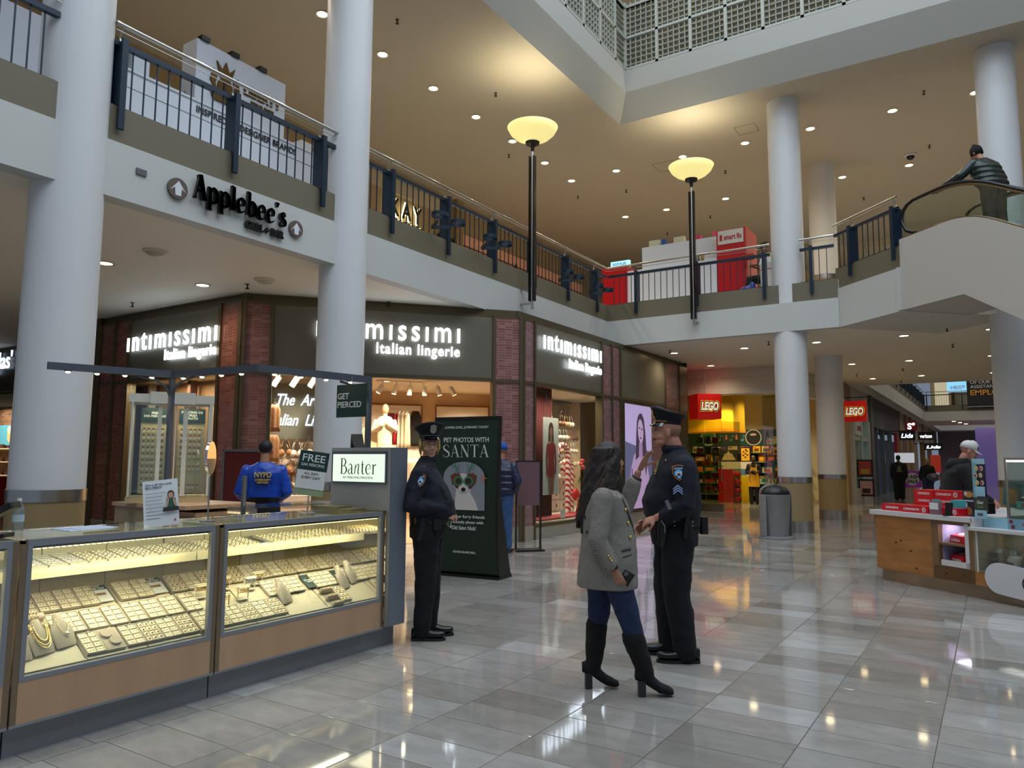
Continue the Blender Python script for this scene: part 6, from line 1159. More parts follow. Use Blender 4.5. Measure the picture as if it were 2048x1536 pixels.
for k, (s, c, nm) in enumerate(((1.56, (84, 66, 50), 'left, brown filled'), (1.74, (206, 204, 196), 'middle, white filled'), (1.90, (70, 56, 44), 'right, dark filled'))):
    j = kthing('ingredient_jar', 'glass jar in the lower bakery case, '+nm, 'jar', s, .22, .31); MB().lathe([(.001, 0), (.075, 0), (.08, .03), (.078, .14), (.055, .19), (.05, .2)], 20).out('jar_body', mat('jar_fill%d' % k, c, .15, coat=.6), j, smooth=50); MB().cyl(0, 0, .2, .245, .06, 20).out('lid', SILV, j, smooth=50); MB().box(-.035, .035, -.083, -.078, .06, .12).out('jar_label', mat('label_dark', (40, 34, 34), .5), j)
for k in range(3): b = kthing('teal_box', 'teal bakery box in the lower case stack, '+('bottom', 'middle', 'top')[k], 'box', 2.14, .2, .31+.1*k); MB().loft([[(-.14, -.12, 0), (.14, -.12, 0), (.14, .12, 0), (-.14, .12, 0)], [(-.15, -.13, .095), (.15, -.13, .095), (.15, .13, .095), (-.15, .13, .095)]]).out('carton', TEALB, b); MB().box(-.04, .06, -.132, -.128, .04, .065).out('box_tag', mat('label_dark', (40, 34, 34)), b)
# things on the quartz top
o = kthing('tip_box', 'clear acrylic tip box with a note in front of the red boxes', 'box', .95, -.0, .89); MB().box(-.07, .07, -.03, .03, 0, .16).out('acrylic_body', mat('acrylic_clear', (190, 150, 160), .15, trans=.5), o); MB().box(-.06, .06, -.034, -.03, .06, .14).out('note', PAPER, o)
o = kthing('card_stand', 'small teal card behind the tip box', 'card', .86, .1, .975); MB().box(-.05, .05, 0, .01, 0, .09).out('card', TEALB, o)
o = kthing('teal_box', 'teal bakery box behind the black card reader', 'box', 1.13, .22, .975); MB().box(-.1, .1, -.08, .08, 0, .09).out('carton', TEALB, o)
o = kthing('card_reader', 'black upright card reader on the bakery counter', 'card reader', 1.12, -.0, .89, 10); MB(Matrix.Rotation(radians(-8), 4, 'X')).rbox(-.04, .04, -.02, .02, .01, .15, .012).out('reader_body', BLACK, o); MB().rbox(-.045, .045, -.045, .045, 0, .015, .01).out('foot', BLACK, o)
o = kthing('promo_card', 'dark promotional card with a cinnamon roll picture and number four', 'card', 1.27, .15, .89); MB().box(-.08, .07, 0, .01, .0, .30).out('card', mat('promo_navy', (30, 44, 60), .4), o); art(o, faceM((0, -.001, 0), (1, 0, 0), (0, -1, 0)), [(eg(0, .25, .06, .035), (190, 130, 60)), (eg(-.04, .26, .02, .025), (206, 200, 180)), (eg(-.01, .06, .05, .05), (150, 96, 50)), ([(-.07, .17), (.06, .17), (.06, .185), (-.07, .185)], (200, 206, 210))]); text('4', .08, (-.04, -.003, .125), (1, 0, 0), (0, -1, 0), PAPER, o, 'lettering', .0004, .002)
o = kthing('pos_printer', 'black receipt printer with tangled cables on the counter', 'printer', 1.40, .22, .89); MB().rbox(-.08, .08, -.08, .08, .04, .16, .015).out('printer_body', BLACK, o); MB().tube([(-.08, -.1, .01), (-.02, -.12, .05), (.03, -.1, .01), (.08, -.12, .06), (.1, -.08, .1)], .004, 6).out('cable', GREYM, o)
o = kthing('sticker_panel', 'clear panel with colourful food stickers above the bakery counter', 'panel', 1.50, .05, .89, -6); MB().box(-.09, .09, 0, .006, .22, .66).out('acrylic_panel', mat('dark_acrylic', (36, 44, 56), .2, alpha=.82), o); MB().box(-.09, .09, -.002, 0, .6, .66).out('pale_label', PBL, o)
art(o, faceM((0, -.001, 0), (1, 0, 0), (0, -1, 0)), [([(-.09, .22), (-.03, .22), (-.03, .62), (-.09, .62)], (120, 170, 180))]+[(eg(x, z, .026, .028), (206, 206, 196)) for x, z in ((-.03, .55), (.04, .55), (-.04, .47), (.03, .475), (-.02, .39), (.05, .39))]+[(eg(x, z, .017, .017), c) for x, z, c in ((-.03, .55, (220, 170, 30)), (.04, .55, (190, 50, 90)), (-.04, .47, (170, 50, 30)), (.03, .475, (200, 170, 120)), (-.02, .39, (226, 180, 20)), (.05, .39, (190, 30, 60)))])
o = kthing('delivery_sign', 'dark grey delivery service sign on the bakery counter', 'sign', 1.55, -.01, .96); MB().box(-.08, .08, 0, .02, 0, .16).out('sign_card', mat('sign_charcoal', (64, 62, 58), .5), o); text('Uber', .05, (0, -.002, .105), (1, 0, 0), (0, -1, 0), PAPER, o, 'lettering', .0004, .001, w=.08); text('Eats', .05, (0, -.002, .06), (1, 0, 0), (0, -1, 0), mat('eats_green', (90, 140, 60), .5), o, 'lettering', .0004, .001, w=.07)
o = kthing('blue_label', 'pale blue label card below the delivery sign', 'card', 1.56, -.03, .80+.0); MB().box(-.07, .07, 0, .015, .09, .18).out('card', PBL, o); MB().box(-.035, .03, -.002, 0, .12, .15).out('icon_outline', GREYM, o)
o = kthing('notice_sheet', 'pale blue notice sheet taped above the delivery sign', 'sheet', 1.53, .02, 1.13); MB().box(-.06, .06, 0, .003, 0, .11).out('sheet', PBL, o)
o = kthing('product_poster', 'teal framed pastry poster leaning inside the kiosk', 'poster', 1.62, .35, 1.02, -12); MB(Matrix.Rotation(radians(10), 4, 'Y')).box(-.12, .14, 0, .02, 0, .28).out('frame', mat('teal_frame', (40, 110, 124), .4), o); MB(Matrix.Rotation(radians(10), 4, 'Y')).box(-.08, .09, -.003, 0, .04, .2).out('picture', mat('pastry_pic', (170, 120, 80), .5), o)
t = kthing('pastry_case', 'curved glass pastry case with a lit top edge and chrome posts', 'display case', 2.6, .55, .90); MB().box(-.84, 1.4, -.42, .3, 0, .03).out('case_floor', GREYM, t); MB().box(-.84, 1.4, -.42, .3, .64, .66).out('case_top', STEEL, t); MB().box(-.83, 1.4, -.415, -.395, .615, .635).out('light_tube', mat('tube_white', (255, 255, 255), .4, emit=5), t)
for x in (-.84,): MB().cyl(x, -.41, 0, .66, .016, 12).out('chrome_post', STEEL, t, smooth=50); MB().cyl(x, .28, 0, .66, .012, 12).out('chrome_post', STEEL, t, smooth=50)
MB().box(-.84, 1.4, -.425, -.42, .03, .64).box(-.845, -.84, -.42, .3, .03, .64).out('case_glass', CG, t); MB().box(-.8, 1.4, -.38, .1, .1, .11).out('glass_shelf', mat('glass_plate', (170, 200, 200), .1), t); area('pastry_lamp', (.1, -.1, .6), (0, 0, 0), 1.4, 3.0, (1, .97, .92), .3, t)
for k in range(3):
    b = kthing('pastry_tray', 'teal tub of dark pastries with icing in the glass case, '+('left', 'middle', 'right')[k], 'pastry tray', 1.92+.27*k, .28, 1.02); MB().rbox(-.12, .12, -.08, .08, 0, .07, .02).out('tub', TEALB, b); q = MB(); [q.ell((-.08+.05*i, 0, .085), (.035, .06, .03), 10, 6) for i in range(4)]; q.out('pastries', mat('dark_pastry', (54, 30, 24), .6, bump=(40, .6)), b, smooth=True); q = MB(); [q.ell((-.07+.05*i, -.02, .112), (.02, .03, .008), 8, 5) for i in range(4)]; q.out('icing', PAPER, b, smooth=True); MB().box(-.05, .03, -.083, -.08, .01, .05).out('price_tag', mat('pink_tag', (170, 70, 80), .5), b)
b = kthing('cookie_stand', 'clear stand with pale cookies at the right edge of the pastry case', 'cookie stand', 2.25, .6, 1.02); MB().cyl(0, 0, 0, .14, .02, 12).cyl(0, 0, .14, .15, .16, 24).out('stand', STEEL, b, smooth=50); q = MB(); [q.ell((x, y, .175), (.05, .04, .02), 10, 6) for x, y in ((-.08, -.05), (0, -.07), (.08, -.04), (-.03, .03))]; q.out('cookies', mat('cookie', (206, 170, 110), .6), b, smooth=True)
b = kthing('pickup_sign', 'maroon and navy pick up here sign inside the kiosk', 'sign', 2.35, 1.3, 1.30); MB().box(-.62, -.28, 0, .02, 0, .3).out('maroon_panel', mat('maroon_panel', (130, 20, 60), .4), b); MB().box(-.28, .5, 0, .02, 0, .3).out('navy_panel', mat('navy_panel', (34, 36, 70), .4), b); text('Pick Up\nHere', .1, (-.25, -.003, .15), (1, 0, 0), (0, -1, 0), PAPER, b, 'lettering', .0005, .0, 'LEFT', w=.34); MB().tube([(-.55, -.005, .05), (-.53, -.005, .2), (-.45, -.005, .25), (-.37, -.005, .2), (-.35, -.005, .05), (-.55, -.005, .05)], .004, 4).out('icon', PBL, b)
b = kthing('product_bag', 'pale blue product bag standing in the pastry case window', 'bag', 2.17, .35, 1.24); MB().loft([[(-.09, -.03, 0), (.09, -.03, 0), (.09, .03, 0), (-.09, .03, 0)], [(-.09, -.01, .27), (.09, -.01, .27), (.09, .01, .27), (-.09, .01, .27)]]).out('bag', PBL, b); MB().box(-.05, .03, -.03, -.026, .16, .2).out('dark_label', mat('navy_panel', (34, 36, 70)), b); MB().box(-.04, .05, -.034, -.03, .01, .07).out('pink_label', mat('maroon_panel', (130, 20, 60)), b); MB().box(-.2, .12, -.06, .05, -.02, 0).out('shelf_bracket', STEEL, b)
struct(MB(KM).box(1.2, 4.2, 2.0, 2.1, 0, 1.3).out('wall_kiosk_back', mat('kiosk_olive', (104, 98, 76), .6))); tag(MB(KM).box(1.3, 1.9, 1.2, 1.8, 0, 1.05).out('rear_work_counter', mat('grey_counter', (140, 138, 134), .4)), 'grey work counter behind the bakery kiosk worker', 'counter')
o = kthing('price_card', 'small orange card on the rear work counter of the bakery', 'card', 1.75, 1.25, 1.05); MB().box(-.07, .07, 0, .01, 0, .09).out('card', mat('orange_card', (200, 130, 100), .5), o)
# ================================================================ PEOPLE
# local frame of a person: facing +y, right hand +x, up z, ground z = 0
def ringsec(cx, cy, z, rx, ry, n=24, p=2.3):
    out = []
    for k in range(n):
        a = 2*pi*k/n; c, s = cos(a), sin(a); out.append((cx+rx*math.copysign(abs(c)**(2/p), c), cy+ry*math.copysign(abs(s)**(2/p), s), z))
    return out
def stack(mb, rows, n=24, p=2.3):
    """rows (z, cx, cy, rx, ry) from bottom to top"""
    mb.loft([ringsec(cx, cy, z, rx, ry, n, p) for z, cx, cy, rx, ry in rows]); return mb
def limb(mb, pts, rs, seg=14):
    pts = [V(p) for p in pts]; P, R_ = [], []
    for i in range(len(pts)-1):
        m = 4 if (pts[i+1]-pts[i]).length > .09 else 2
        for k in range(m): t_ = k/m; P.append(pts[i].lerp(pts[i+1], t_)); R_.append(rs[i]*(1-t_)+rs[i+1]*t_)
    P.append(pts[-1]); R_.append(rs[-1]); mb.tube(P, R_, seg); mb.ell(P[0], (R_[0],)*3, 10, 6); mb.ell(P[-1], (R_[-1],)*3, 10, 6); return mb
def headmesh(mb, H, s=1., fem=False):
    def e(c, r): mb.ell(V(c)*s, tuple(q*s for q in r), 18, 12, H)
    e((0, -.012, .030), (.076, .094, .090)); e((0, .022, -.03), (.062, .070, .086)); e((0, .040, -.082), (.046 if not fem else .040, .046, .036)); e((0, .070, -.100), (.020, .018, .016))
    for x in (-.036, .036): e((x, .050, -.040), (.026, .028, .026))
    e((0, .078, .022), (.046, .014, .011)); mb.tube([V((0, .084, .006))*s, V((0, .102, -.028))*s, V((0, .099, -.042))*s], [.009*s, .014*s, .011*s], 10, M=H)
    for x in (-.012, .012): e((x, .093, -.042), (.009, .010, .008))
    e((0, .086, -.066), (.022, .010, .006)); e((0, .084, -.077), (.019, .010, .0065))
    for x in (-.079, .079): e((x, -.008, -.018), (.010, .020, .033))
def facebits(t, H, s=1., eye=(70, 60, 50), brow=(60, 40, 28), lip=(170, 100, 92), smile=False):
    w = MB(); i_ = MB(); b = MB(); l = MB(); lid = MB()
    for x in (-.030, .030):
        w.ell(V((x, .0735, -.002))*s, tuple(q*s for q in (.0125, .009, .0075)), 12, 8, H); i_.ell(V((x*1.02, .0795, -.002))*s, tuple(q*s for q in (.0058, .004, .0058)), 10, 6, H)
        b.tube([V((x*1.55, .070, .016))*s, V((x, .087, .023))*s, V((x*.45, .090, .018))*s], [.002*s, .0045*s, .003*s], 6, M=H); lid.tube([V((x*1.45, .072, -.001))*s, V((x, .0845, .006))*s, V((x*.5, .078, -.001))*s], [.0015*s, .003*s, .0015*s], 6, M=H)
    w.out('eye_white', mat('eye_white', (206, 202, 196), .3), t, smooth=True); i_.out('iris', mat('iris_%d' % eye[0], eye, .2), t, smooth=True); b.out('eyebrow', mat('brow_%d' % brow[0], brow, .8), t, smooth=True); lid.out('eyelid', mat('lid_%d' % lip[0], tuple(int(c*.8) for c in lip), .6), t, smooth=True)
    k = .006 if smile else 0.
    l.tube([V((-.026-k, .080-k, -.066+k*1.6))*s, V((-.010, .0945, -.069))*s, V((.010, .0945, -.069))*s, V((.026+k, .080-k, -.066+k*1.6))*s], [.002*s, .0055*s, .0055*s, .002*s], 8, M=H); l.out('lips', mat('lip_%d' % lip[0], lip, .5), t, smooth=True)
    if smile: q = MB(); q.ell(V((0, .091, -.0715))*s, (.019*s, .007*s, .0045*s), 12, 6, H); q.out('teeth', mat('teeth', (214, 208, 196), .3), t, smooth=True)
def hand(mb, w, d, n, side=1, curl=.5, s=1., spread=.06, thumb=.6):
    """w wrist point, d direction of the fingers, n palm normal, side +1: thumb towards d x n"""
    d = V(d).normalized(); n = V(n); n = (n-d*n.dot(d)).normalized(); x = d.cross(n)*side; w = V(w)
    secs = []
    for f_, rw, rt in ((-.01, .026, .020), (.02, .033, .019), (.055, .041, .017), (.088, .040, .014)):
        c = w+d*f_*s; secs.append([c+x*cos(a)*rw*s+n*sin(a)*rt*s for a in [2*pi*k/14 for k in range(14)]])
    mb.loft(secs)
    for j, (off, L) in enumerate(((.030, .070), (.010, .080), (-.010, .075), (-.029, .060))):
        p = w+d*.082*s+x*off*s; a = curl*(1+.12*j); dd = (d+x*(off*spread*20)).normalized(); pts = [p-d*.02*s, p]; ang = 0
        for k, fr in enumerate((.45, .32, .23)): ang += a*(.8, 1.05, .8)[k]; q = (dd*cos(ang)+n*sin(ang)); pts.append(pts[-1]+q*L*fr*s)
        mb.tube(pts, [.0095*s, .0092*s, .0085*s, .0078*s, .0066*s], 8); mb.ell(pts[-1], (.0068*s,)*3, 8, 6)
    b = w+d*.022*s+x*.024*s; q1 = (d*.55+x*.8+n*thumb*.5).normalized(); q2 = (d*.9+x*.35+n*thumb).normalized()
    pts = [b-x*.01*s, b+q1*.032*s, b+q1*.032*s+q2*.032*s, b+q1*.032*s+q2*.055*s]; mb.tube(pts, [.0135*s, .0115*s, .0098*s, .008*s], 8); mb.ell(pts[-1], (.0082*s,)*3, 8, 6)
def cloth(o, vox, noise=.012, sc=.16, it=4):
    remesh(o, vox, it)
    if noise:
        tx = bpy.data.textures.get('fold_%g' % sc) or bpy.data.textures.new('fold_%g' % sc, 'CLOUDS'); tx.noise_scale = sc; tx.noise_depth = 2
        m = o.modifiers.new('folds', 'DISPLACE'); m.texture = tx; m.strength = noise*2; m.mid_level = .5; m.texture_coords = 'LOCAL'
    return o
def hframe(c, yaw=0, pitch=0, roll=0): return Matrix.Translation(c) @ Matrix.Rotation(radians(yaw), 4, 'Z') @ Matrix.Rotation(radians(pitch), 4, 'X') @ Matrix.Rotation(radians(roll), 4, 'Y')
HR = math.atan2(.5422, .8402)-pi/2      # heading so that local +y points to image right
HL = HR+pi
SKF = mat('skin_fair', (196, 146, 120), .55, bump=(300, .08)); SKM = mat('skin_pink', (186, 128, 106), .5, bump=(300, .08)); SKD = mat('skin_brown', (104, 68, 48), .5); SKT = mat('skin_tan', (168, 118, 90), .55)
NAVY = mat('uniform_navy', (11, 15, 30), .85, noise=(9, .25), bump=(420, .25)); NAVT = mat('trouser_navy', (8, 10, 17), .9, noise=(9, .25), bump=(420, .25)); LEA = mat('black_leather', (12, 12, 13), .28, bump=(150, .1)); HATM = mat('hat_navy', (12, 15, 26), .8)
BADG = mat('badge_silver', (206, 206, 196), .25, 1.); BADGG = mat('badge_gold', (222, 190, 110), .25, 1.)
def polcap(t, H, gold, s=1.):
    """eight-pointed style peaked cap"""
    q = MB(H); n = 32
    rows = [(.030, .080, .100, 0), (.072, .082, .103, 0), (.078, .088, .110, 0), (.118, .125, .142, .004), (.128, .122, .138, .004), (.134, .07, .08, .004)]
    q.loft([[((rx*(1+.035*abs(cos(4*a))**6*(z > .1)))*cos(a), cy+ry*(1+.035*abs(cos(4*a))**6*(z > .1))*sin(a)-.006, z+.012*(sin(a) if z > .1 else 0)+(.022*max(0, sin(a)) if z > .11 else 0)) for a in [2*pi*k/n for k in range(n)]] for z, rx, ry, cy in rows]); c = q.out('peaked_cap', HATM, t, smooth=40)
    v = MB(H); v.loft([[(.080*cos(a), .1*sin(a)-.006, .038) for a in [radians(18+144*k/16) for k in range(17)]], [(.092*cos(a), .150*sin(a)-.012, .008) for a in [radians(18+144*k/16) for k in range(17)]]], False, closed=False)
    v.loft([[(.080*cos(a), .1*sin(a)-.006, .034) for a in [radians(18+144*k/16) for k in range(17)]], [(.092*cos(a), .150*sin(a)-.012, .004) for a in [radians(18+144*k/16) for k in range(17)]]], False, closed=False); v.out('visor', mat('patent_black', (8, 9, 12), .08, coat=1), c, smooth=True)
    b = MB(H); b.tube([(.083*cos(a), .104*sin(a)-.006, .046) for a in [radians(5+170*k/16) for k in range(17)]], .0075 if gold else .005, 6, .6); b.out('cap_strap', mat('gold_braid', (196, 158, 70), .4, .5) if gold else mat('silver_braid', (150, 150, 150), .3, .8), c)
    f = H @ Matrix.Translation((0, .122, .094)) @ Matrix.Rotation(radians(72), 4, 'X') @ Matrix.Scale(1.25, 4); m = MB(f)
    m.prism([(-.020, .012), (-.024, .026), (-.012, .030), (0, .037), (.012, .030), (.024, .026), (.020, .012), (.024, -.004), (.016, -.022), (0, -.030), (-.016, -.022), (-.024, -.004)], 0, .006); m.ell((0, 0, .007), (.012, .014, .004), 10, 6); m.out('cap_badge', BADGG if gold else BADG, c, smooth=False)
def patch(t, M, s=1.):
    """shield shoulder patch; M: x right, y up, z outward"""
    sh = [(-.038, .030), (-.030, .040), (0, .046), (.030, .040), (.038, .030), (.036, -.004), (.022, -.034), (0, -.052), (-.022, -.034), (-.036, -.004)]
    def sc(k): return [(x*k*s, y*k*s) for x, y in sh]
    g = [(sc(1.), (196, 120, 52)), (sc(.90), (18, 26, 52)), ([(-.026*s, .018*s), (.026*s, .018*s), (.024*s, .027*s), (-.024*s, .027*s)], (196, 206, 216)), (eg(0, -.006*s, .026*s, .022*s, 18), (110, 180, 226)), (eg(0, -.010*s, .017*s, .012*s, 14), (200, 214, 226)), (eg(0, -.014*s, .011*s, .008*s, 12), (90, 50, 30)), (eg(0, -.032*s, .010*s, .007*s, 12), (110, 180, 226))]
    r = MB(M).prism(sc(1.), -.004, .0).out('shoulder_patch', mat('patch_base', (196, 120, 52), .7), t)
    for i, (pts, rgb) in enumerate(g): MB(M).poly([(x, y, .0008*(i+1)) for x, y in pts]).out('patch_print', mat('patch_%d_%d_%d' % rgb, rgb, .7), r)
    text('POLICE', .01, (0, 0, 0), (1, 0, 0), (0, 0, 1), mat('patch_print_navy', (18, 26, 52), .7), r, 'patch_lettering', .0002, .0002, w=.04*s, h=.007*s).matrix_local = M @ Matrix.Translation((0, .0225*s, .0064))
def shoe(mb, a, dirv, L=.29, w=.052, h=.075):
    """a = heel bottom point"""
    d = V(dirv).normalized(); x = V((d.y, -d.x, 0)); a = V(a); secs = []
    for f_, ww, hh, lift in ((0, .6, .95, 0), (.06, .85, 1.05, 0), (.25, .9, 1.15, 0), (.45, .88, .95, 0), (.65, 1.0, .72, 0), (.82, .95, .62, .004), (.95, .7, .52, .01), (1.0, .35, .36, .016)):
        c = a+d*(f_*L); hh *= h; secs.append([c+x*(w*ww*cos(b))*(1 if sin(b) > -.3 else .9)+V((0, 0, lift+hh*.5+hh*.5*max(-1, min(1, 1.25*sin(b))))) for b in [2*pi*k/16 for k in range(16)]])
    mb.loft(secs); return mb
def sole(mb, a, dirv, L=.29, w=.054, z=.022):
    d = V(dirv).normalized(); x = V((d.y, -d.x, 0)); a = V(a); pts = [a+d*(f_*L)+x*w*s_*ww for s_ in (1, -1) for f_, ww in (((0, .5), (.05, .85), (.3, .85), (.65, 1), (.88, .8), (1.01, .25)) if s_ == 1 else ((1.01, .25), (.88, .8), (.65, 1), (.3, .85), (.05, .85), (0, .5)))]
    mb.prism([(p.x, p.y) for p in pts], 0, z); return mb
# ---------------------------------------------------------------- woman in the tweed blazer
t = thing('person', 'woman in a grey tweed blazer, blue jeans and black heeled boots, holding a phone', 'person', (-2.162, 4.60, 0), HR)
H = hframe((-.02, -.015, 1.505), 18, 4); q = MB(); headmesh(q, H, .92, True); limb(q, [(0, -.06, 1.32), (0, -.04, 1.42)], [.055, .05])
stack(q, [(.78, 0, -.04, .12, .09), (1.0, 0, -.05, .10, .08), (1.3, 0, -.05, .13, .07)]); limb(q, [(.1, -.03, .8), (.085, .1, .40), (.08, .15, .26)], [.06, .045, .03]); limb(q, [(-.1, -.05, .8), (-.085, -.09, .4), (-.085, -.11, .26)], [.06, .045, .03])
RW = V((.20, -.02, .80)); LW = V((-.16, .20, 1.42)); limb(q, [(.17, -.08, 1.24), (.21, -.12, 1.0), RW], [.035, .03, .024]); limb(q, [(-.16, -.03, 1.26), (-.20, .12, 1.14), LW], [.035, .032, .024])
hand(q, RW, (0, .45, -.85), (-.9, .2, .1), -1, .55, .95); hand(q, LW+V((0, .02, .03)), (.12, .42, .9), (.5, .7, -.3), 1, .16, .95, .14)
remesh(q.out('body', SKT, t, smooth=True), .0055, 3); facebits(t, H, .92)
BLZ = NT('tweed_blazer', .85); tc = BLZ.n('ShaderNodeTexCoord'); mp = BLZ.n('ShaderNodeMapping'); BLZ.l(tc.outputs['Object'], mp.inputs[0]); mp.inputs['Scale'].default_value = (270, 270, 270); ch = BLZ.n('ShaderNodeTexChecker'); ch.inputs['Scale'].default_value = 1.0; BLZ.l(mp.outputs[0], ch.inputs[0]); ch.inputs[1].default_value = (*s2l((166, 160, 150)), 1); ch.inputs[2].default_value = (*s2l((64, 60, 58)), 1); BLZ.l(ch.outputs[0], BLZ.b.inputs['Base Color']); BLZ = BLZ.m
BZ = [(.675, .0, -.04, .205, .20), (.80, 0, -.035, .205, .195), (.95, 0, -.03, .185, .185), (1.06, 0, -.035, .17, .172), (1.18, 0, -.045, .172, .155), (1.27, 0, -.055, .175, .125), (1.325, 0, -.06, .12, .085), (1.36, 0, -.055, .065, .065)]
q = MB(); stack(q, BZ)
def surf(rows, z, f, p=2.3):
    for r0, r1 in zip(rows, rows[1:]):
        if r0[0] <= z <= r1[0]:
            u_ = (z-r0[0])/(r1[0]-r0[0]); cx, cy, rx, ry = [a*(1-u_)+b*u_ for a, b in zip(r0[1:], r1[1:])]
            return cx+rx*max(0, 1-abs((f-cy)/ry)**p)**(1/p)
    return 0
def sp(z, f, o=0.): return (surf(BZ, z, f)+o, f, z)
limb(q, [(.155, -.085, 1.255), (.215, -.125, 1.0), (.215, -.05, .845)], [.075, .062, .050]); limb(q, [(-.15, -.04, 1.26), (-.20, .09, 1.13), (-.175, .175, 1.35)], [.072, .064, .052]); cloth(q.out('blazer', BLZ, t, smooth=True), .0085, .010, .13, 3)
q = MB()    # lapel edge, pocket flaps, cuffs
q.tube([sp(1.32, -.0, -.004), sp(1.25, .05), sp(1.17, .085), sp(1.08, .12), sp(.99, .135)], [.012, .016, .016, .012, .005], 8, .5); q.out('lapel', mat('blazer_trim', (70, 66, 64), .8), t, smooth=True)
q = MB(); q.tube([sp(.925, .03), sp(.93, .06), sp(.935, .095)], .005, 6).tube([sp(.885, .035), sp(.892, .065), sp(.90, .10)], .004, 6); q.out('pocket_flap', mat('blazer_dark_trim', (40, 38, 38), .8), t)  # pocket flaps drawn as thin lines in a darker trim colour
for p_, r_ in [(sp(1.185, .068, .002), .011), (sp(1.10, .085, .002), .011), (sp(1.01, .095, .002), .011), ((.266, -.065, .905), .008), ((.267, -.055, .89), .008), ((.266, -.045, .875), .008)]: MB().ell(p_, (r_,)*3, 10, 6).out('gold_button', BADGG, t, smooth=True)
for c_ in ([(.212, -.045, .845), (.207, -.03, .815)], [(-.172, .18, 1.36), (-.165, .195, 1.39)]): MB().tube(c_, [.043, .037], 14).out('black_cuff', BLK, t, smooth=True)
q = MB(); limb(q, [(.09, -.02, .84), (.085, .085, .50), (.082, .13, .36)], [.105, .075, .062]); limb(q, [(-.085, -.07, .84), (-.085, -.085, .50), (-.085, -.10, .38)], [.10, .075, .062]); stack(q, [(.76, 0, -.045, .165, .13), (.86, 0, -.045, .16, .125), (.9, 0, -.05, .13, .1)]); cloth(q.out('jeans', mat('blue_denim', (24, 42, 78), .8, noise=(18, .3), bump=(350, .3)), t, smooth=True), .009, .006, .07, 3)
SUE = mat('black_suede', (12, 11, 12), .9, noise=(20, .3))
for nm, ank, knee, heel in (('right', V((.08, .20, .13)), V((.083, .115, .37)), V((.08, .155, 0))), ('left', V((-.085, -.125, .13)), V((-.085, -.10, .41)), V((-.085, -.17, 0)))):
    q = MB(); limb(q, [knee, knee.lerp(ank, .5), ank], [.074, .066, .050]); dv = V((0, 1, 0)); secs = []
    for f_, z0, hh, ww in ((-.02, .10, .07, .035), (.03, .085, .09, .042), (.09, .045, .09, .042), (.14, .016, .075, .046), (.19, .008, .055, .044), (.225, .010, .035, .028)):
        secs.append([V((ank.x+ww*cos(a), heel.y-.01+f_+0, z0+hh*.5+hh*.5*sin(a))) for a in [2*pi*k/16 for k in range(16)]])
    q.loft(secs); b = cloth(q.out('boot', SUE, t, smooth=True), .008, .005, .06, 3); MB().loft([[(ank.x+a*.030, heel.y+b_*.024+.012, z) for a, b_ in ((-1, -1), (1, -1), (1, 1), (-1, 1))] for z in (0, .10)]).out('block_heel', mat('heel_grey', (40, 42, 44), .35), b, bevel=.006)
# hair: long wavy curtain
HB = mat('dark_brown_hair', (34, 22, 16), .6, noise=(26, .5, (1, 1, .12)), bump=(60, .5)); HB2 = mat('brown_highlights', (70, 48, 32), .45, noise=(26, .4, (1, 1, .12)))
rh = random.Random(11); q = MB(); q.ell((0, -.014, .040), (.088, .104, .092), 20, 12, H)
def strand(mb, a, z1, r0, ph, side):
    p0 = H @ V((.060*cos(a), -.02+.07*sin(a), .085)); pts = []; L = 12
    for k in range(L):
        f_ = k/(L-1); rad = 1+.9*f_**.8; pts.append(V((p0.x+.022*cos(a)*rad*f_*2+.016*sin(ph+f_*11), p0.y-.045*f_+.03*sin(a)*rad*f_*1.3+.018*cos(ph+f_*10), p0.z+(z1-p0.z)*f_)))
    mb.tube(pts, [r0*(.7+.6*sin(pi*min(1, f_*1.1)))*(1 if f_ < .85 else .7) for f_ in [k/(L-1) for k in range(L)]], 8)
for k in range(46):
    a = radians(140+265*k/45); strand(q, a, 1.06+rh.uniform(-.04, .06)+(.05 if sin(a) > 0 else 0), .025, rh.uniform(0, 6), 1)
remesh(q.out('hair', HB, t, smooth=True), .008, 2)
q = MB(); [strand(q, radians(rh.uniform(320, 392)), 1.06+rh.uniform(0, .1), .019, rh.uniform(0, 6), 1) for _ in range(9)]; [strand(q, radians(rh.uniform(190, 300)), 1.08+rh.uniform(0, .1), .017, rh.uniform(0, 6), 1) for _ in range(6)]; q.out('hair_highlights', HB2, t, smooth=True)
p = thing('phone', 'black phone held low in the right hand of the woman in the tweed blazer', 'phone'); p.matrix_world = Matrix.Translation((-2.162, 4.60, 0)) @ Matrix.Rotation(HR, 4, 'Z') @ Matrix.Translation((.185, .045, .735)) @ Matrix.Rotation(radians(-30), 4, 'X') @ Matrix.Rotation(radians(15), 4, 'Y'); MB().box(-.005, .006, -.036, .036, -.075, .075).out('case', BLACK, p, bevel=.004); MB().box(.006, .009, -.03, -.005, .04, .068).out('camera_bump', GREYM, p)
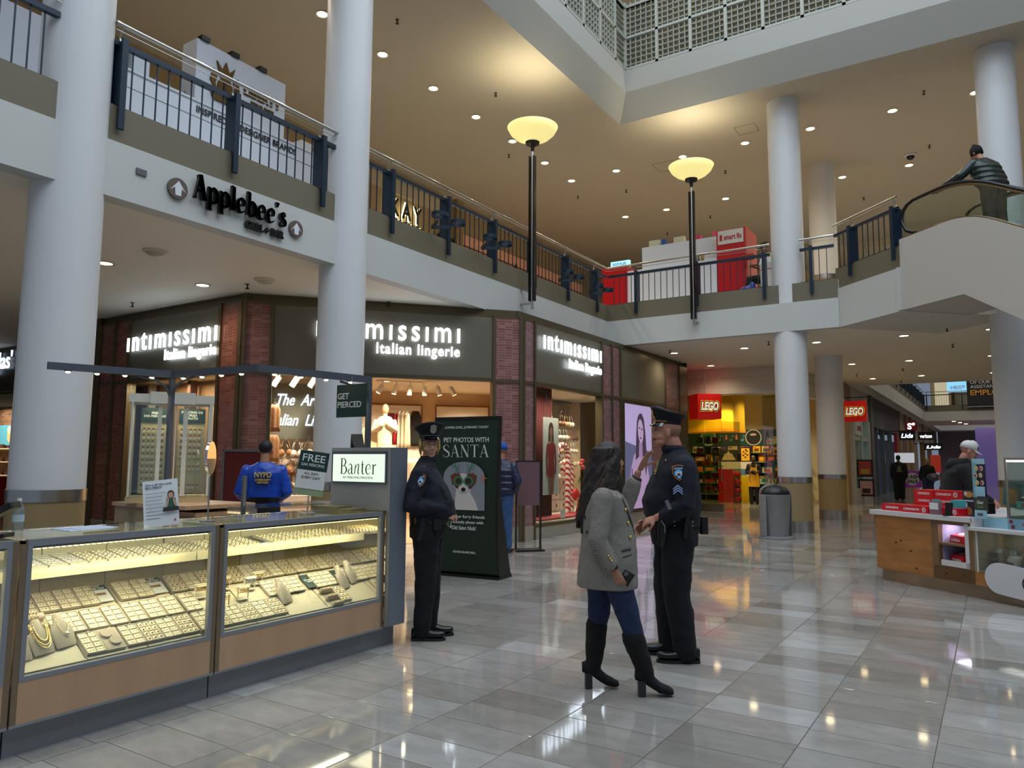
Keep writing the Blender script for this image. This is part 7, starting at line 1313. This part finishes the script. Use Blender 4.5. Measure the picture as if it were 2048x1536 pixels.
# ---------------------------------------------------------------- male police sergeant
t = thing('person', 'smiling male police officer in navy uniform and peaked cap facing the woman in the blazer', 'person', (-2.127, 5.644, 0), HL)
H = hframe((-.0, .045, 1.735), -12, -2); q = MB(); headmesh(q, H, 1.06); q.ell((0, .045, -.085), (.062, .055, .040), 16, 10, H); limb(q, [(0, -.03, 1.50), (0, .012, 1.66)], [.082, .068])
stack(q, [(.95, 0, 0, .14, .13), (1.25, 0, 0, .15, .14), (1.45, 0, 0, .17, .10)]); limb(q, [(.12, 0, .95), (.12, .03, .1)], [.07, .04]); limb(q, [(-.12, 0, .95), (-.12, -.03, .1)], [.07, .04])
LWr = V((-.19, .17, 1.075)); limb(q, [(-.24, -.02, 1.45), (-.29, .0, 1.15), LWr], [.05, .045, .03]); limb(q, [(.24, -.02, 1.45), (.28, .02, 1.15), (.26, .14, 1.02)], [.05, .045, .03]); hand(q, LWr, (.35, .85, -.35), (.5, -.1, -.8), 1, .5, 1.05); hand(q, (.26, .16, 1.0), (-.1, .8, -.5), (-.8, 0, -.3), 1, .5, 1.05)
remesh(q.out('body', SKM, t, smooth=True), .0055, 3); facebits(t, H, 1.06, smile=True, brow=(80, 56, 40), lip=(160, 92, 84)); q = MB(); q.tube([V((-.030, .082, -.062)), V((0, .104, -.056)), V((.030, .082, -.062))], [.004, .007, .004], 6, M=H); q.out('moustache', mat('brow_80', (80, 56, 40), .8), t, smooth=True)
q = MB(); stack(q, [(1.00, 0, .0, .205, .19), (1.08, 0, .015, .215, .215), (1.20, 0, .02, .22, .225), (1.32, 0, .0, .225, .20), (1.43, 0, -.02, .225, .165), (1.51, 0, -.03, .19, .125), (1.565, 0, -.025, .12, .10), (1.60, 0, -.015, .088, .088)])
limb(q, [(-.235, -.03, 1.455), (-.305, -.025, 1.17), (-.215, .115, 1.085)], [.092, .078, .055]); limb(q, [(.235, -.03, 1.455), (.30, .0, 1.17), (.27, .12, 1.04)], [.092, .078, .055]); cloth(q.out('uniform_jacket', NAVY, t, smooth=True), .009, .012, .15, 4)
q = MB(); limb(q, [(-.115, 0, .97), (-.12, .015, .52), (-.125, -.045, .07)], [.135, .105, .088]); limb(q, [(.11, 0, .97), (.115, .04, .52), (.115, .02, .07)], [.135, .105, .088]); stack(q, [(.86, 0, 0, .20, .17), (1.0, 0, .0, .205, .19), (1.03, 0, 0, .205, .19)]); cloth(q.out('trousers', NAVT, t, smooth=True), .010, .014, .13, 4)
for nm, x, y in (('l', -.125, -.145), ('r', .115, -.08)): s_ = shoe(MB(), (x, y, .02), (0, 1, 0), .315, .056, .085).out('shoe', LEA, t, smooth=50); sole(MB(), (x, y-.003, 0), (0, 1, 0), .32, .058).out('sole', mat('sole_black', (20, 20, 20), .6), s_)
q = MB(); stack(q, [(1.005, 0, .0, .212, .198), (1.06, 0, .0, .214, .202)]); belt = q.out('duty_belt', LEA, t, smooth=40)
q = MB(); q.tube([(-.205, .13, 1.06), (-.215, .135, .98), (-.215, .15, .86)], [.034, .036, .024], 10, .5).tube([(-.21, .10, 1.09), (-.212, .14, 1.07), (-.212, .165, 1.02)], .017, 8); q.out('holster', LEA, belt, smooth=40); MB().tube([(-.245, .15, 1.06), (-.248, .125, 1.02), (-.248, .125, .97)], .004, 6).out('holster_trim', STEEL, belt)
MB().tube([(-.245, -.055, 1.17), (-.25, -.02, .93)], .017, 10).out('baton', LEA, belt, smooth=50); MB().rbox(-.06, .06, -.255, -.195, .94, 1.07, .02).out('belt_pouch', LEA, belt); q = MB(); [q.ell((-.222, y, z), (.006, .006, .006), 8, 5) for y in (-.09, .045) for z in (1.02, 1.05)]; q.out('belt_snaps', SILV, belt)
polcap(t, hframe((0, .045, 1.735+.028), -12, 6), True); MO = Matrix.Translation((0, 0, 0))
patch(t, Matrix.Translation((-.322, .03, 1.42)) @ faceM((0, 0, 0), (0, -1, .05), (-1, .12, .18)), 1.25)
q = MB(Matrix.Translation((-.352, .045, 1.30)) @ faceM((0, 0, 0), (0, -1, 0), (-1, .15, .12)))
for k in range(3): q.prism([(-.035, .0-.018*k), (0, .028-.018*k), (.035, .0-.018*k), (.035, -.009-.018*k), (0, .019-.018*k), (-.035, -.009-.018*k)], 0, .003)
q.out('chevrons', mat('chevron_blue', (150, 170, 214), .6), t); q = MB(Matrix.Translation((-.335, .10, 1.15)) @ faceM((0, 0, 0), (0, -1, .4), (-1, .4, 0))); [q.box(-.014, .014, k*.011, k*.011+.005, 0, .002) for k in range(7)]; q.out('service_stripes', mat('stripe_grey', (150, 154, 166), .6), t)
q = MB(); [q.box(-.10-.0*k, -.07, .155-.004*k, .165-.004*k, 1.40+.016*k, 1.412+.016*k) for k in range(7)]; q.out('medal_bars', BADGG, t); q = MB(); q.ell((-.13, .085, 1.505), (.01, .006, .012), 10, 6); q.out('collar_pin', BADGG, t)
q = MB(); stack(q, [(1.575, 0, -.01, .10, .095), (1.625, 0, -.002, .088, .092)]); q.out('collar', NAVY, t, smooth=True)
q = MB(); q.ell((0, -.018, .012), (.078, .092, .072), 20, 12, H); q.out('hair_stubble', mat('shaved_hair', (150, 108, 88), .8), t, smooth=True)
# ---------------------------------------------------------------- female police officer
t = thing('person', 'blonde female police officer with hands at her waist leaning on the lightbox tower', 'person', (-4.125, 5.075, 0), HR)
H = hframe((.0, -.005, 1.635), -66, -3); q = MB(); headmesh(q, H, .98, True); limb(q, [(0, -.03, 1.43), (0, .0, 1.56)], [.06, .054])
stack(q, [(.9, 0, 0, .12, .1), (1.2, 0, 0, .12, .1), (1.38, 0, 0, .14, .08)]); limb(q, [(.1, 0, .9), (.1, .0, .1)], [.06, .04]); limb(q, [(-.1, 0, .9), (-.1, 0, .1)], [.06, .04]); limb(q, [(.19, -.05, 1.36), (.24, -.13, 1.1), (.13, .14, 1.07)], [.04, .038, .028]); limb(q, [(-.19, -.03, 1.36), (-.24, -.05, 1.1), (-.1, .17, 1.06)], [.04, .038, .028]); hand(q, (.12, .15, 1.05), (-.5, .8, -.3), (-.6, -.3, -.3), 1, .5, .92); hand(q, (-.09, .17, 1.05), (.5, .7, -.3), (.3, -.5, -.5), -1, .5, .92)
remesh(q.out('body', SKF, t, smooth=True), .0055, 3); facebits(t, H, .98, eye=(80, 96, 110), brow=(130, 100, 64), lip=(176, 100, 98), smile=True)
q = MB(); stack(q, [(.985, 0, .02, .20, .175), (1.04, 0, .035, .205, .20), (1.14, 0, .03, .20, .195), (1.26, 0, .0, .195, .165), (1.36, 0, -.03, .19, .13), (1.43, 0, -.04, .15, .10), (1.48, 0, -.03, .085, .08), (1.515, 0, -.02, .07, .07)])
limb(q, [(.175, -.055, 1.375), (.245, -.125, 1.12), (.145, .115, 1.09)], [.082, .076, .060]); limb(q, [(-.175, -.04, 1.375), (-.24, -.07, 1.12), (-.11, .14, 1.08)], [.08, .072, .058]); cloth(q.out('uniform_jacket', NAVY, t, smooth=True), .009, .014, .14, 4)
q = MB(); limb(q, [(.095, -.01, .92), (.095, .0, .50), (.09, -.03, .07)], [.125, .092, .074]); limb(q, [(-.095, -.01, .92), (-.095, .02, .50), (-.09, .01, .07)], [.125, .092, .074]); stack(q, [(.84, 0, -.01, .175, .15), (.95, 0, .0, .18, .16), (1.0, 0, 0, .18, .16)]); cloth(q.out('trousers', NAVT, t, smooth=True), .010, .012, .12, 4)
for nm, x, y in (('r', .09, -.115), ('l', -.09, -.06)): s_ = shoe(MB(), (x, y, .02), (0, 1, 0), .28, .048, .08).out('shoe', LEA, t, smooth=50); sole(MB(), (x, y-.003, 0), (0, 1, 0), .285, .05).out('sole', mat('sole_black', (20, 20, 20)), s_)
q = MB(); stack(q, [(.955, 0, .01, .19, .17), (1.01, 0, .01, .195, .175)]); belt = q.out('duty_belt', LEA, t, smooth=40); MB().tube([(.19, -.02, 1.02), (.205, -.03, .93), (.20, -.06, .83)], [.035, .038, .026], 10, .55).out('holster', LEA, belt, smooth=40); MB().rbox(.17, .215, .06, .13, .92, 1.01, .012).out('belt_pouch', LEA, belt); MB().tube([(.14, .17, .97), (.11, .20, .93), (.08, .20, .98)], .005, 6).out('handcuffs', STEEL, belt)
MB(Matrix.Translation((.12, .13, 1.22)) @ Matrix.Rotation(radians(24), 4, 'X')).rbox(-.03, .03, -.015, .02, -.06, .06, .01).out('radio', BLACK, t)
polcap(t, hframe((.0, -.005, 1.635+.022), -66, 4), False); patch(t, Matrix.Translation((.262, -.045, 1.335)) @ faceM((0, 0, 0), (0, 1, 0), (1, 0, .25)), 1.15)
BH = mat('blonde_hair', (190, 160, 96), .45, noise=(30, .4, (1, 1, .12))); q = MB(); q.ell((0, -.022, .012), (.084, .094, .082), 20, 12, H)
for s_ in (-1, 1): q.tube([V((s_*.078, .02, .03)), V((s_*.086, .012, -.03)), V((s_*.074, .0, -.085))], [.012, .014, .008], 8, M=H)
q.ell((0, -.085, -.03), (.05, .035, .045), 14, 8, H); q.out('hair', BH, t, smooth=True); q = MB(); stack(q, [(1.485, 0, -.02, .075, .075), (1.535, 0, -.01, .066, .066)]); q.out('collar', NAVY, t, smooth=True); MB().ell((.13, -.03, 1.445), (.008, .008, .008), 8, 5).out('epaulette_button', BADGG, t)
# ---------------------------------------------------------------- generic figure for people farther away
def fig(label, loc, head, Hh, top, bottom, skin, arms, legs=True, bulk=1., puffy=False, vox=.014, lean=0., hair=None, shoes=LEA, hyaw=0, hpitch=0, hemz=.92, face=True, feet=((-.1, -.08), (.1, -.06)), slim=1.):
    t = thing('person', label, 'person', loc, head); k = Hh/1.75
    def L(x, y, z): return V((x*k, (y+lean*max(0, z-.9)/.8)*k, z*k))
    hc = L(0, .03, 1.62); H = hframe(hc, hyaw, hpitch); q = MB(); headmesh(q, H, k); limb(q, [L(0, -.02, 1.40), L(0, .0, 1.55)], [.058*k, .052*k]); q.loft([[L(x, y, z) for x, y, _ in ringsec(0, 0, 0, .12, .08)] for z in (.9, 1.4)])
    for s, (el, wr, hd, hn) in zip((-1, 1), arms):
        limb(q, [L(s*.19, -.02, 1.38), L(*el), L(*wr)], [.04*k, .036*k, .026*k], 10)
        if hd: hand(q, L(*wr), hd, hn, s, .5, k)
    if legs: [limb(q, [L(s*.1, 0, .9), L(s*.1, .01, .5), L(x, y+.07, .1)], [.06*k, .05*k, .035*k], 10) for s, (x, y) in zip((-1, 1), feet)]
    remesh(q.out('body', skin, t, smooth=True), vox*.7, 2)
    if face: facebits(t, H, k)
    q = MB(); b = bulk; q.loft([[tuple(L(x, y, z)) for x, y, _ in ringsec(0, cy, 0, rx*b, ry*b)] for z, cy, rx, ry in ((hemz, 0, .185, .14), (1.05, 0, .18, .14), (1.2, 0, .18, .135), (1.34, -.01, .195, .125), (1.42, -.02, .15, .095), (1.475, -.01, .07, .07))])
    if puffy: [q.loft([[tuple(L(x, y, z+dz)) for x, y, _ in ringsec(0, 0, 0, .195*b*w_, .15*b*w_)] for dz, w_ in ((-.045, .92), (-.02, 1.03), (.02, 1.03), (.045, .92))]) for z in (.98, 1.08, 1.18, 1.28)]
    for s, (el, wr, hd, hn) in zip((-1, 1), arms): limb(q, [L(s*.165*b, -.02, 1.365), L(*el), L(*wr)], [.076*k, .066*k*(b*.5+.5), .052*k], 12)
    cloth(q.out('top', top, t, smooth=True), vox, .012, .14, 2)
    if legs:
        q = MB(); [limb(q, [L(s*.09, 0, .92), L(s*.1, .01, .5), L(x, y+.07, .08)], [.115*k*slim, .085*k*slim, .07*k*slim], 12) for s, (x, y) in zip((-1, 1), feet)]; stack(q, [tuple([.84*k, 0, 0, .165*k, .13*k]), tuple([.96*k, 0, 0, .165*k, .13*k])]); cloth(q.out('trousers', bottom, t, smooth=True), vox, .01, .12, 2)
        for x, y in feet: shoe(MB(), L(x, y, .0), (0, 1, 0), .28*k, .05*k, .08*k).out('shoe', shoes, t, smooth=50)
    if hair: q = MB(); q.ell(V((0, -.022, .035))*k, tuple(c*k for c in (.083, .096, .085)), 16, 10, H); q.out('hair', hair, t, smooth=True)
    return t, H, L, k
DKH = mat('black_hair', (14, 12, 12), .6, noise=(40, .3)); HANG = lambda s: ((s*.25, -.04, 1.1), (s*.24, .05, .86), (0, .1, -1), (-s, 0, 0))
# officer in the blue jacket, seen from behind
AW = math.atan2(-7.5, 6.0)   # helper heading: away from the camera
def head_to(dx, dy): return math.atan2(dy, dx)-pi/2
BJ = mat('royal_blue_nylon', (8, 62, 166), .35, bump=(40, .2)); t, H, L, k = fig('man seen from behind in a bright blue police community affairs jacket', (-7.37, 5.95, 0), head_to(-.72, .69), 1.74, BJ, BLK, SKT, [((-.27, -.06, 1.12), (-.17, .12, 1.02), None, None), ((.27, -.06, 1.12), (.17, .12, 1.02), None, None)], bulk=1.18, vox=.012, hair=DKH, hemz=1.04, face=False)
F = faceM(L(0, -.205, 1.30), (1, 0, 0), (0, -1, .0)); YW = mat('jacket_yellow', (214, 184, 70), .6)
for s_, z_, w_, h_ in (('NYPD', 1.315, .19, .062), ('COMMUNITY', 1.255, .18, .024), ('AFFAIRS', 1.225, .13, .024)): text(s_, .06, (0, -.186, z_), (1, 0, 0), (0, -1, 0), YW, t, 'jacket_lettering', .012, .001, 'CENTER', w=w_, h=h_)
q = MB(); stack(q, [(.98, 0, 0, .20, .165), (1.05, 0, 0, .205, .17)]); q.out('duty_belt', LEA, t, smooth=40)
# man in the blue cap
t, H, L, k = fig('man in a blue knit cap, navy puffer jacket and jeans behind the Santa sign', (-6.84, 10.3, 0), head_to(-.2, .98), 1.80, mat('navy_puffer', (20, 30, 62), .4), mat('washed_jeans', (52, 86, 136), .8, noise=(12, .3)), SKT, [((-.29, -.05, 1.12), (-.2, .1, .98), None, None), ((.29, -.05, 1.12), (.2, .1, .98), None, None)], bulk=1.2, puffy=True, vox=.013, hyaw=20)
q = MB(); q.loft([[(.084*cos(a)*r_, -.012+.10*sin(a)*r_, z) for a in [2*pi*i/20 for i in range(20)]] for z, r_ in ((.01, 1.0), (.06, 1.03), (.10, .85), (.13, .4), (.135, .05))], M=H); q.out('knit_cap', mat('cap_blue', (20, 84, 170), .8, bump=(120, .4)), t, smooth=True)
# man on the escalator
EH = head_to(-.723, .691); pe = EP(1.5, .66); t, H, L, k = fig('man in a dark green puffer jacket and black knit cap riding the escalator', (pe.x, pe.y, 5.33), EH, 1.80, mat('dark_olive_puffer', (38, 48, 44), .35, noise=(6, .2)), mat('dark_olive_trousers', (44, 46, 40), .7, noise=(6, .3)), SKT, [((-.40, .16, 1.16), (-.50, .48, 1.06), (-.15, .9, -.25), (0, -.2, -1)), ((.30, .02, 1.12), (.24, .1, .9), (0, .2, -1), (-1, 0, 0))], bulk=1.35, puffy=True, vox=.013, lean=.30, hpitch=-16, hyaw=12, face=False, slim=1.25, feet=((-.12, -.1), (.12, -.1)))
q = MB(); q.loft([[(.088*cos(a)*r_, -.012+.104*sin(a)*r_, z) for a in [2*pi*i/20 for i in range(20)]] for z, r_ in ((-.04, .98), (.03, 1.03), (.09, .95), (.14, .6), (.155, .2))], M=H); q.ell((0, -.01, .165), (.03, .03, .02), 10, 6, M=H); q.out('knit_cap', mat('black_knit', (10, 10, 11), .9, bump=(120, .5)), t, smooth=True)
# toy store employee
t, H, L, k = fig('toy store employee in a yellow apron with folded arms', (-7.25, 27.2, 0), head_to(.25, -.97), 1.74, BLK, BLK, SKD, [((-.24, .02, 1.12), (.02, .2, 1.16), (1, .2, 0), (0, -1, 0)), ((.24, .02, 1.12), (-.04, .22, 1.12), (-1, .2, 0), (0, -1, 0))], vox=.018, hair=DKH)
AP = mat('apron_yellow', (232, 170, 24), .7); q = MB(); q.loft([[(-w_, y, z), (-w_*.5, y+.03, z), (w_*.5, y+.03, z), (w_, y, z), (w_*.5, y+.02, z), (-w_*.5, y+.02, z)] for z, w_, y in ((.62, .2, .13), (.95, .19, .15), (1.08, .16, .155), (1.30, .10, .13))]); q.tube([(-.09, .14, 1.29), (-.1, .07, 1.42)], .012, 6).tube([(.09, .14, 1.29), (.1, .07, 1.42)], .012, 6); q.out('apron', AP, t)
# bakery worker
t, H, L, k = fig('bakery worker in a black hoodie and white baseball cap leaning over the counter', (-.50, 11.45, 0), head_to(.95, .22), 1.80, mat('black_hoodie', (13, 13, 14), .9), BLK, SKM, [((-.27, .12, 1.12), (-.18, .34, 1.0), (0, .8, -.5), (.8, 0, -.4)), ((.27, .12, 1.12), (.2, .36, .99), (0, .8, -.5), (-.8, 0, -.4))], bulk=1.35, vox=.012, lean=.22, hpitch=-24, hyaw=0)
q = MB(H); q.loft([[(.086*cos(a)*r_, -.012+.102*sin(a)*r_, z+.008*sin(a)) for a in [2*pi*i/24 for i in range(24)]] for z, r_ in ((.012, 1.02), (.06, 1.03), (.10, .86), (.128, .5), (.136, .06))]); c = q.out('baseball_cap', mat('cap_white', (206, 204, 200), .7), t, smooth=True); q = MB(H)
for dz in (0, .004): q.loft([[(.078*cos(a), .082*sin(a)+.01, .020+dz) for a in [radians(20+140*i/12) for i in range(13)]], [(.075*cos(a), .165*sin(a)+.01, .0+dz) for a in [radians(20+140*i/12) for i in range(13)]]], False, closed=False)
q.out('cap_brim', mat('cap_white', (206, 204, 200)), c); text('NY', .05, (.03, .094, .066), (-1, .35, 0), (.35, 1, .25), mat('cap_navy_logo', (20, 26, 50), .6), t, 'cap_logo', .004, .001, w=.04, h=.038).parent = c; TEXTS[-1].matrix_local = H @ TEXTS[-1].matrix_world if 0 else H @ faceM((.038, .082, .062), (-1, .45, 0), (.45, 1, .35))
q = MB(); q.loft([[tuple(L(x, y, z)) for x, y, _ in ringsec(0, -.06, 0, rx, ry)] for z, rx, ry in ((1.38, .13, .11), (1.45, .14, .13), (1.52, .11, .10))]); q.out('hood', mat('black_hoodie', (13, 13, 14)), t, smooth=True)
# corridor walkers
t, H, L, k = fig('person in a black jacket with a gold skull print walking away in the corridor', (-3.28, 34.1, 0), head_to(-.2, .98), 1.82, BLK, BLK, SKD, [HANG(-1), HANG(1)], bulk=1.25, vox=.022, hair=DKH, face=False, slim=1.3)
GP_ = mat('gold_print', (120, 104, 60), .7); q = MB(faceM((0, -.19, 1.25), (1, 0, 0), (0, -1, 0))); q.prism(eg(0, .05, .07, .08), 0, .01).prism([(-.12, -.12), (.12, -.12), (.07, 0), (-.07, 0)], 0, .01); q.out('skull_print', GP_, t)
t, H, L, k = fig('green-haired person in a black cardigan and jeans carrying a patterned bag', (-2.22, 33.5, 0), head_to(.15, -.98), 1.70, BLK, mat('jeans_mid', (48, 66, 96), .8), SKF, [HANG(-1), HANG(1)], bulk=1.05, vox=.022, hair=mat('green_hair', (120, 160, 70), .6), slim=1.2)
o = thing('patterned_bag', 'blue and pink patterned bag carried by the green-haired person', 'bag', (-2.0, 33.25, .95)); remesh(MB().ell((0, 0, 0), (.26, .12, .16)).out('bag_body', mat('floral_bag', (90, 104, 120), .7, noise=(20, .5)), o, smooth=True), .03); MB().ell((.02, -.13, .04), (.07, .02, .06)).ell((.2, -.09, -.04), (.05, .02, .05)).out('flower_print', mat('flower_pink', (196, 140, 150), .7), o, smooth=True); MB().tube([(-.2, 0, .1), (-.1, .05, .45), (.0, 0, .12)], .01, 6).out('strap', BLACK, o)
fig('distant person in a white top standing at the end of the corridor', (-.9, 52.0, 0), head_to(.2, -.98), 1.7, WHC, BLK, SKT, [HANG(-1), HANG(1)], vox=.03, hair=DKH, face=False)
# seated person upstairs
t = thing('person', 'seated person with a black cap and pale green shirt beside the phone kiosk upstairs', 'person', (-4.42, 18.25, SL), head_to(-.9, -.3)); H = hframe((0, .03, 1.32), 0, -20); q = MB(); headmesh(q, H, .98); limb(q, [(0, -.05, 1.1), (0, 0, 1.25)], [.055, .05]); limb(q, [(-.1, 0, .52), (-.1, .42, .52), (-.1, .42, .08)], [.07, .05, .04]); limb(q, [(.1, 0, .52), (.1, .42, .52), (.1, .42, .08)], [.07, .05, .04]); stack(q, [(.5, 0, -.02, .13, .1), (1.1, 0, -.05, .13, .08)])
for s in (-1, 1): limb(q, [(s*.18, -.04, 1.04), (s*.24, .06, .82), (s*.1, .28, .86)], [.04, .036, .026]); hand(q, (s*.1, .28, .86), (-s*.3, 1, .1), (0, 0, -1), s, .5)
remesh(q.out('body', SKD, t, smooth=True), .012, 2); q = MB(); stack(q, [(.5, 0, -.02, .17, .13), (.8, 0, -.03, .17, .13), (1.02, 0, -.05, .19, .12), (1.12, 0, -.05, .12, .09), (1.16, 0, -.04, .07, .07)]); [limb(q, [(s*.18, -.04, 1.04), (s*.24, .05, .84)], [.075, .07]) for s in (-1, 1)]; cloth(q.out('shirt', mat('pale_green_shirt', (176, 188, 150), .8), t, smooth=True), .015, .012, .12, 2)
q = MB(); [limb(q, [(s*.1, -.02, .52), (s*.1, .42, .52), (s*.1, .42, .1)], [.095, .08, .065]) for s in (-1, 1)]; cloth(q.out('trousers', BLK, t, smooth=True), .016, .01, .12, 2); [shoe(MB(), (s*.1, .34, 0), (0, 1, 0)).out('shoe', LEA, t, smooth=50) for s in (-1, 1)]
q = MB(H); q.loft([[(.086*cos(a)*r_, -.012+.102*sin(a)*r_, z) for a in [2*pi*i/20 for i in range(20)]] for z, r_ in ((.02, 1.02), (.08, 1.0), (.12, .7), (.135, .06))]); q.loft([[(.08*cos(a), .09*sin(a), .02) for a in [radians(20+140*i/8) for i in range(9)]], [(.07*cos(a), .17*sin(a), .01) for a in [radians(20+140*i/8) for i in range(9)]]], False, closed=False); q.out('cap', BLK, t, smooth=50)
o = thing('stool', 'dark stool under the seated person upstairs', 'stool', (-4.42, 18.25, SL)); MB().cyl(0, 0, .40, .45, .19, 20).out('seat', BLACK, o, smooth=50); [MB().tube([(.1*cos(a), .1*sin(a), .4), (.18*cos(a), .18*sin(a), 0)], .012, 6).out('leg', GREYM, o) for a in (.8, 2.4, 3.9, 5.5)]
o = tag(MB().rbox(-4.95, -4.65, 17.9, 18.05, SL+1.0, SL+1.12, .02).out('tool_pouch', mat('orange_black', (150, 40, 20), .6)), 'orange and black tool pouch beside the seated person', 'pouch'); o.location.z = 0
# ================================================================ LIGHT, CAMERA
W = bpy.data.worlds.new('world'); SC.world = W; W.use_nodes = True
W.node_tree.nodes['Background'].inputs[0].default_value = (.60, .74, 1, 1); W.node_tree.nodes['Background'].inputs[1].default_value = .24
area('skylight', (0, 5, 15.2), (0, 0, 0), 15, 3000, COOL, 22)
bpy.context.view_layer.update()
dg = bpy.context.evaluated_depsgraph_get()
for ob in TEXTS:
    me = bpy.data.meshes.new_from_object(ob.evaluated_get(dg), depsgraph=dg)
    n = bpy.data.objects.new('tmp', me); COL.objects.link(n)
    nm = ob.name.split('.')[0]; n.parent = ob.parent; n.matrix_basis = ob.matrix_basis.copy(); 
    for k in ob.keys():
        if k not in ('fw', 'fh'): n[k] = ob[k]
    for k, ax in (('fw', 0), ('fh', 1)):
        if k in ob.keys() and len(me.vertices):
            cs = [v.co[ax] for v in me.vertices]; lo, hi = min(cs), max(cs); al = ob.data.align_x if ax == 0 else 'CENTER'
            f_ = ob[k]/(hi-lo); o_ = {'LEFT': lo, 'RIGHT': hi, 'CENTER': (lo+hi)/2}[al]; tgt = 0 if ax == 0 else 0
            for v in me.vertices: v.co[ax] = (v.co[ax]-o_)*f_+tgt
    cv = ob.data; bpy.data.objects.remove(ob); n.name = nm
cam = bpy.data.cameras.new('camera'); co = bpy.data.objects.new('camera', cam); COL.objects.link(co)
yaw, pitch, roll = radians(32.839), radians(5.866), radians(.3346)
fw = V((-sin(yaw)*cos(pitch), cos(yaw)*cos(pitch), sin(pitch))); r = V((cos(yaw), sin(yaw), 0)); u = r.cross(fw)
r, u = r*cos(roll)+u*sin(roll), u*cos(roll)-r*sin(roll)
co.matrix_world = Matrix.Translation((0, 0, 1.5)) @ Matrix((r, u, -fw)).transposed().to_4x4()
cam.sensor_width = 36; cam.lens = 1488/2048*36; cam.clip_end = 200; cam.clip_start = .05
SC.camera = co
SC.view_settings.view_transform = 'Standard'; SC.view_settings.look = 'None'; SC.view_settings.gamma = 1; SC.view_settings.exposure = 0.12
SC.cycles.use_denoising = True; SC.cycles.max_bounces = 8; SC.cycles.transparent_max_bounces = 16; SC.cycles.sample_clamp_indirect = 6
SC.cycles.caustics_reflective = False; SC.cycles.caustics_refractive = False
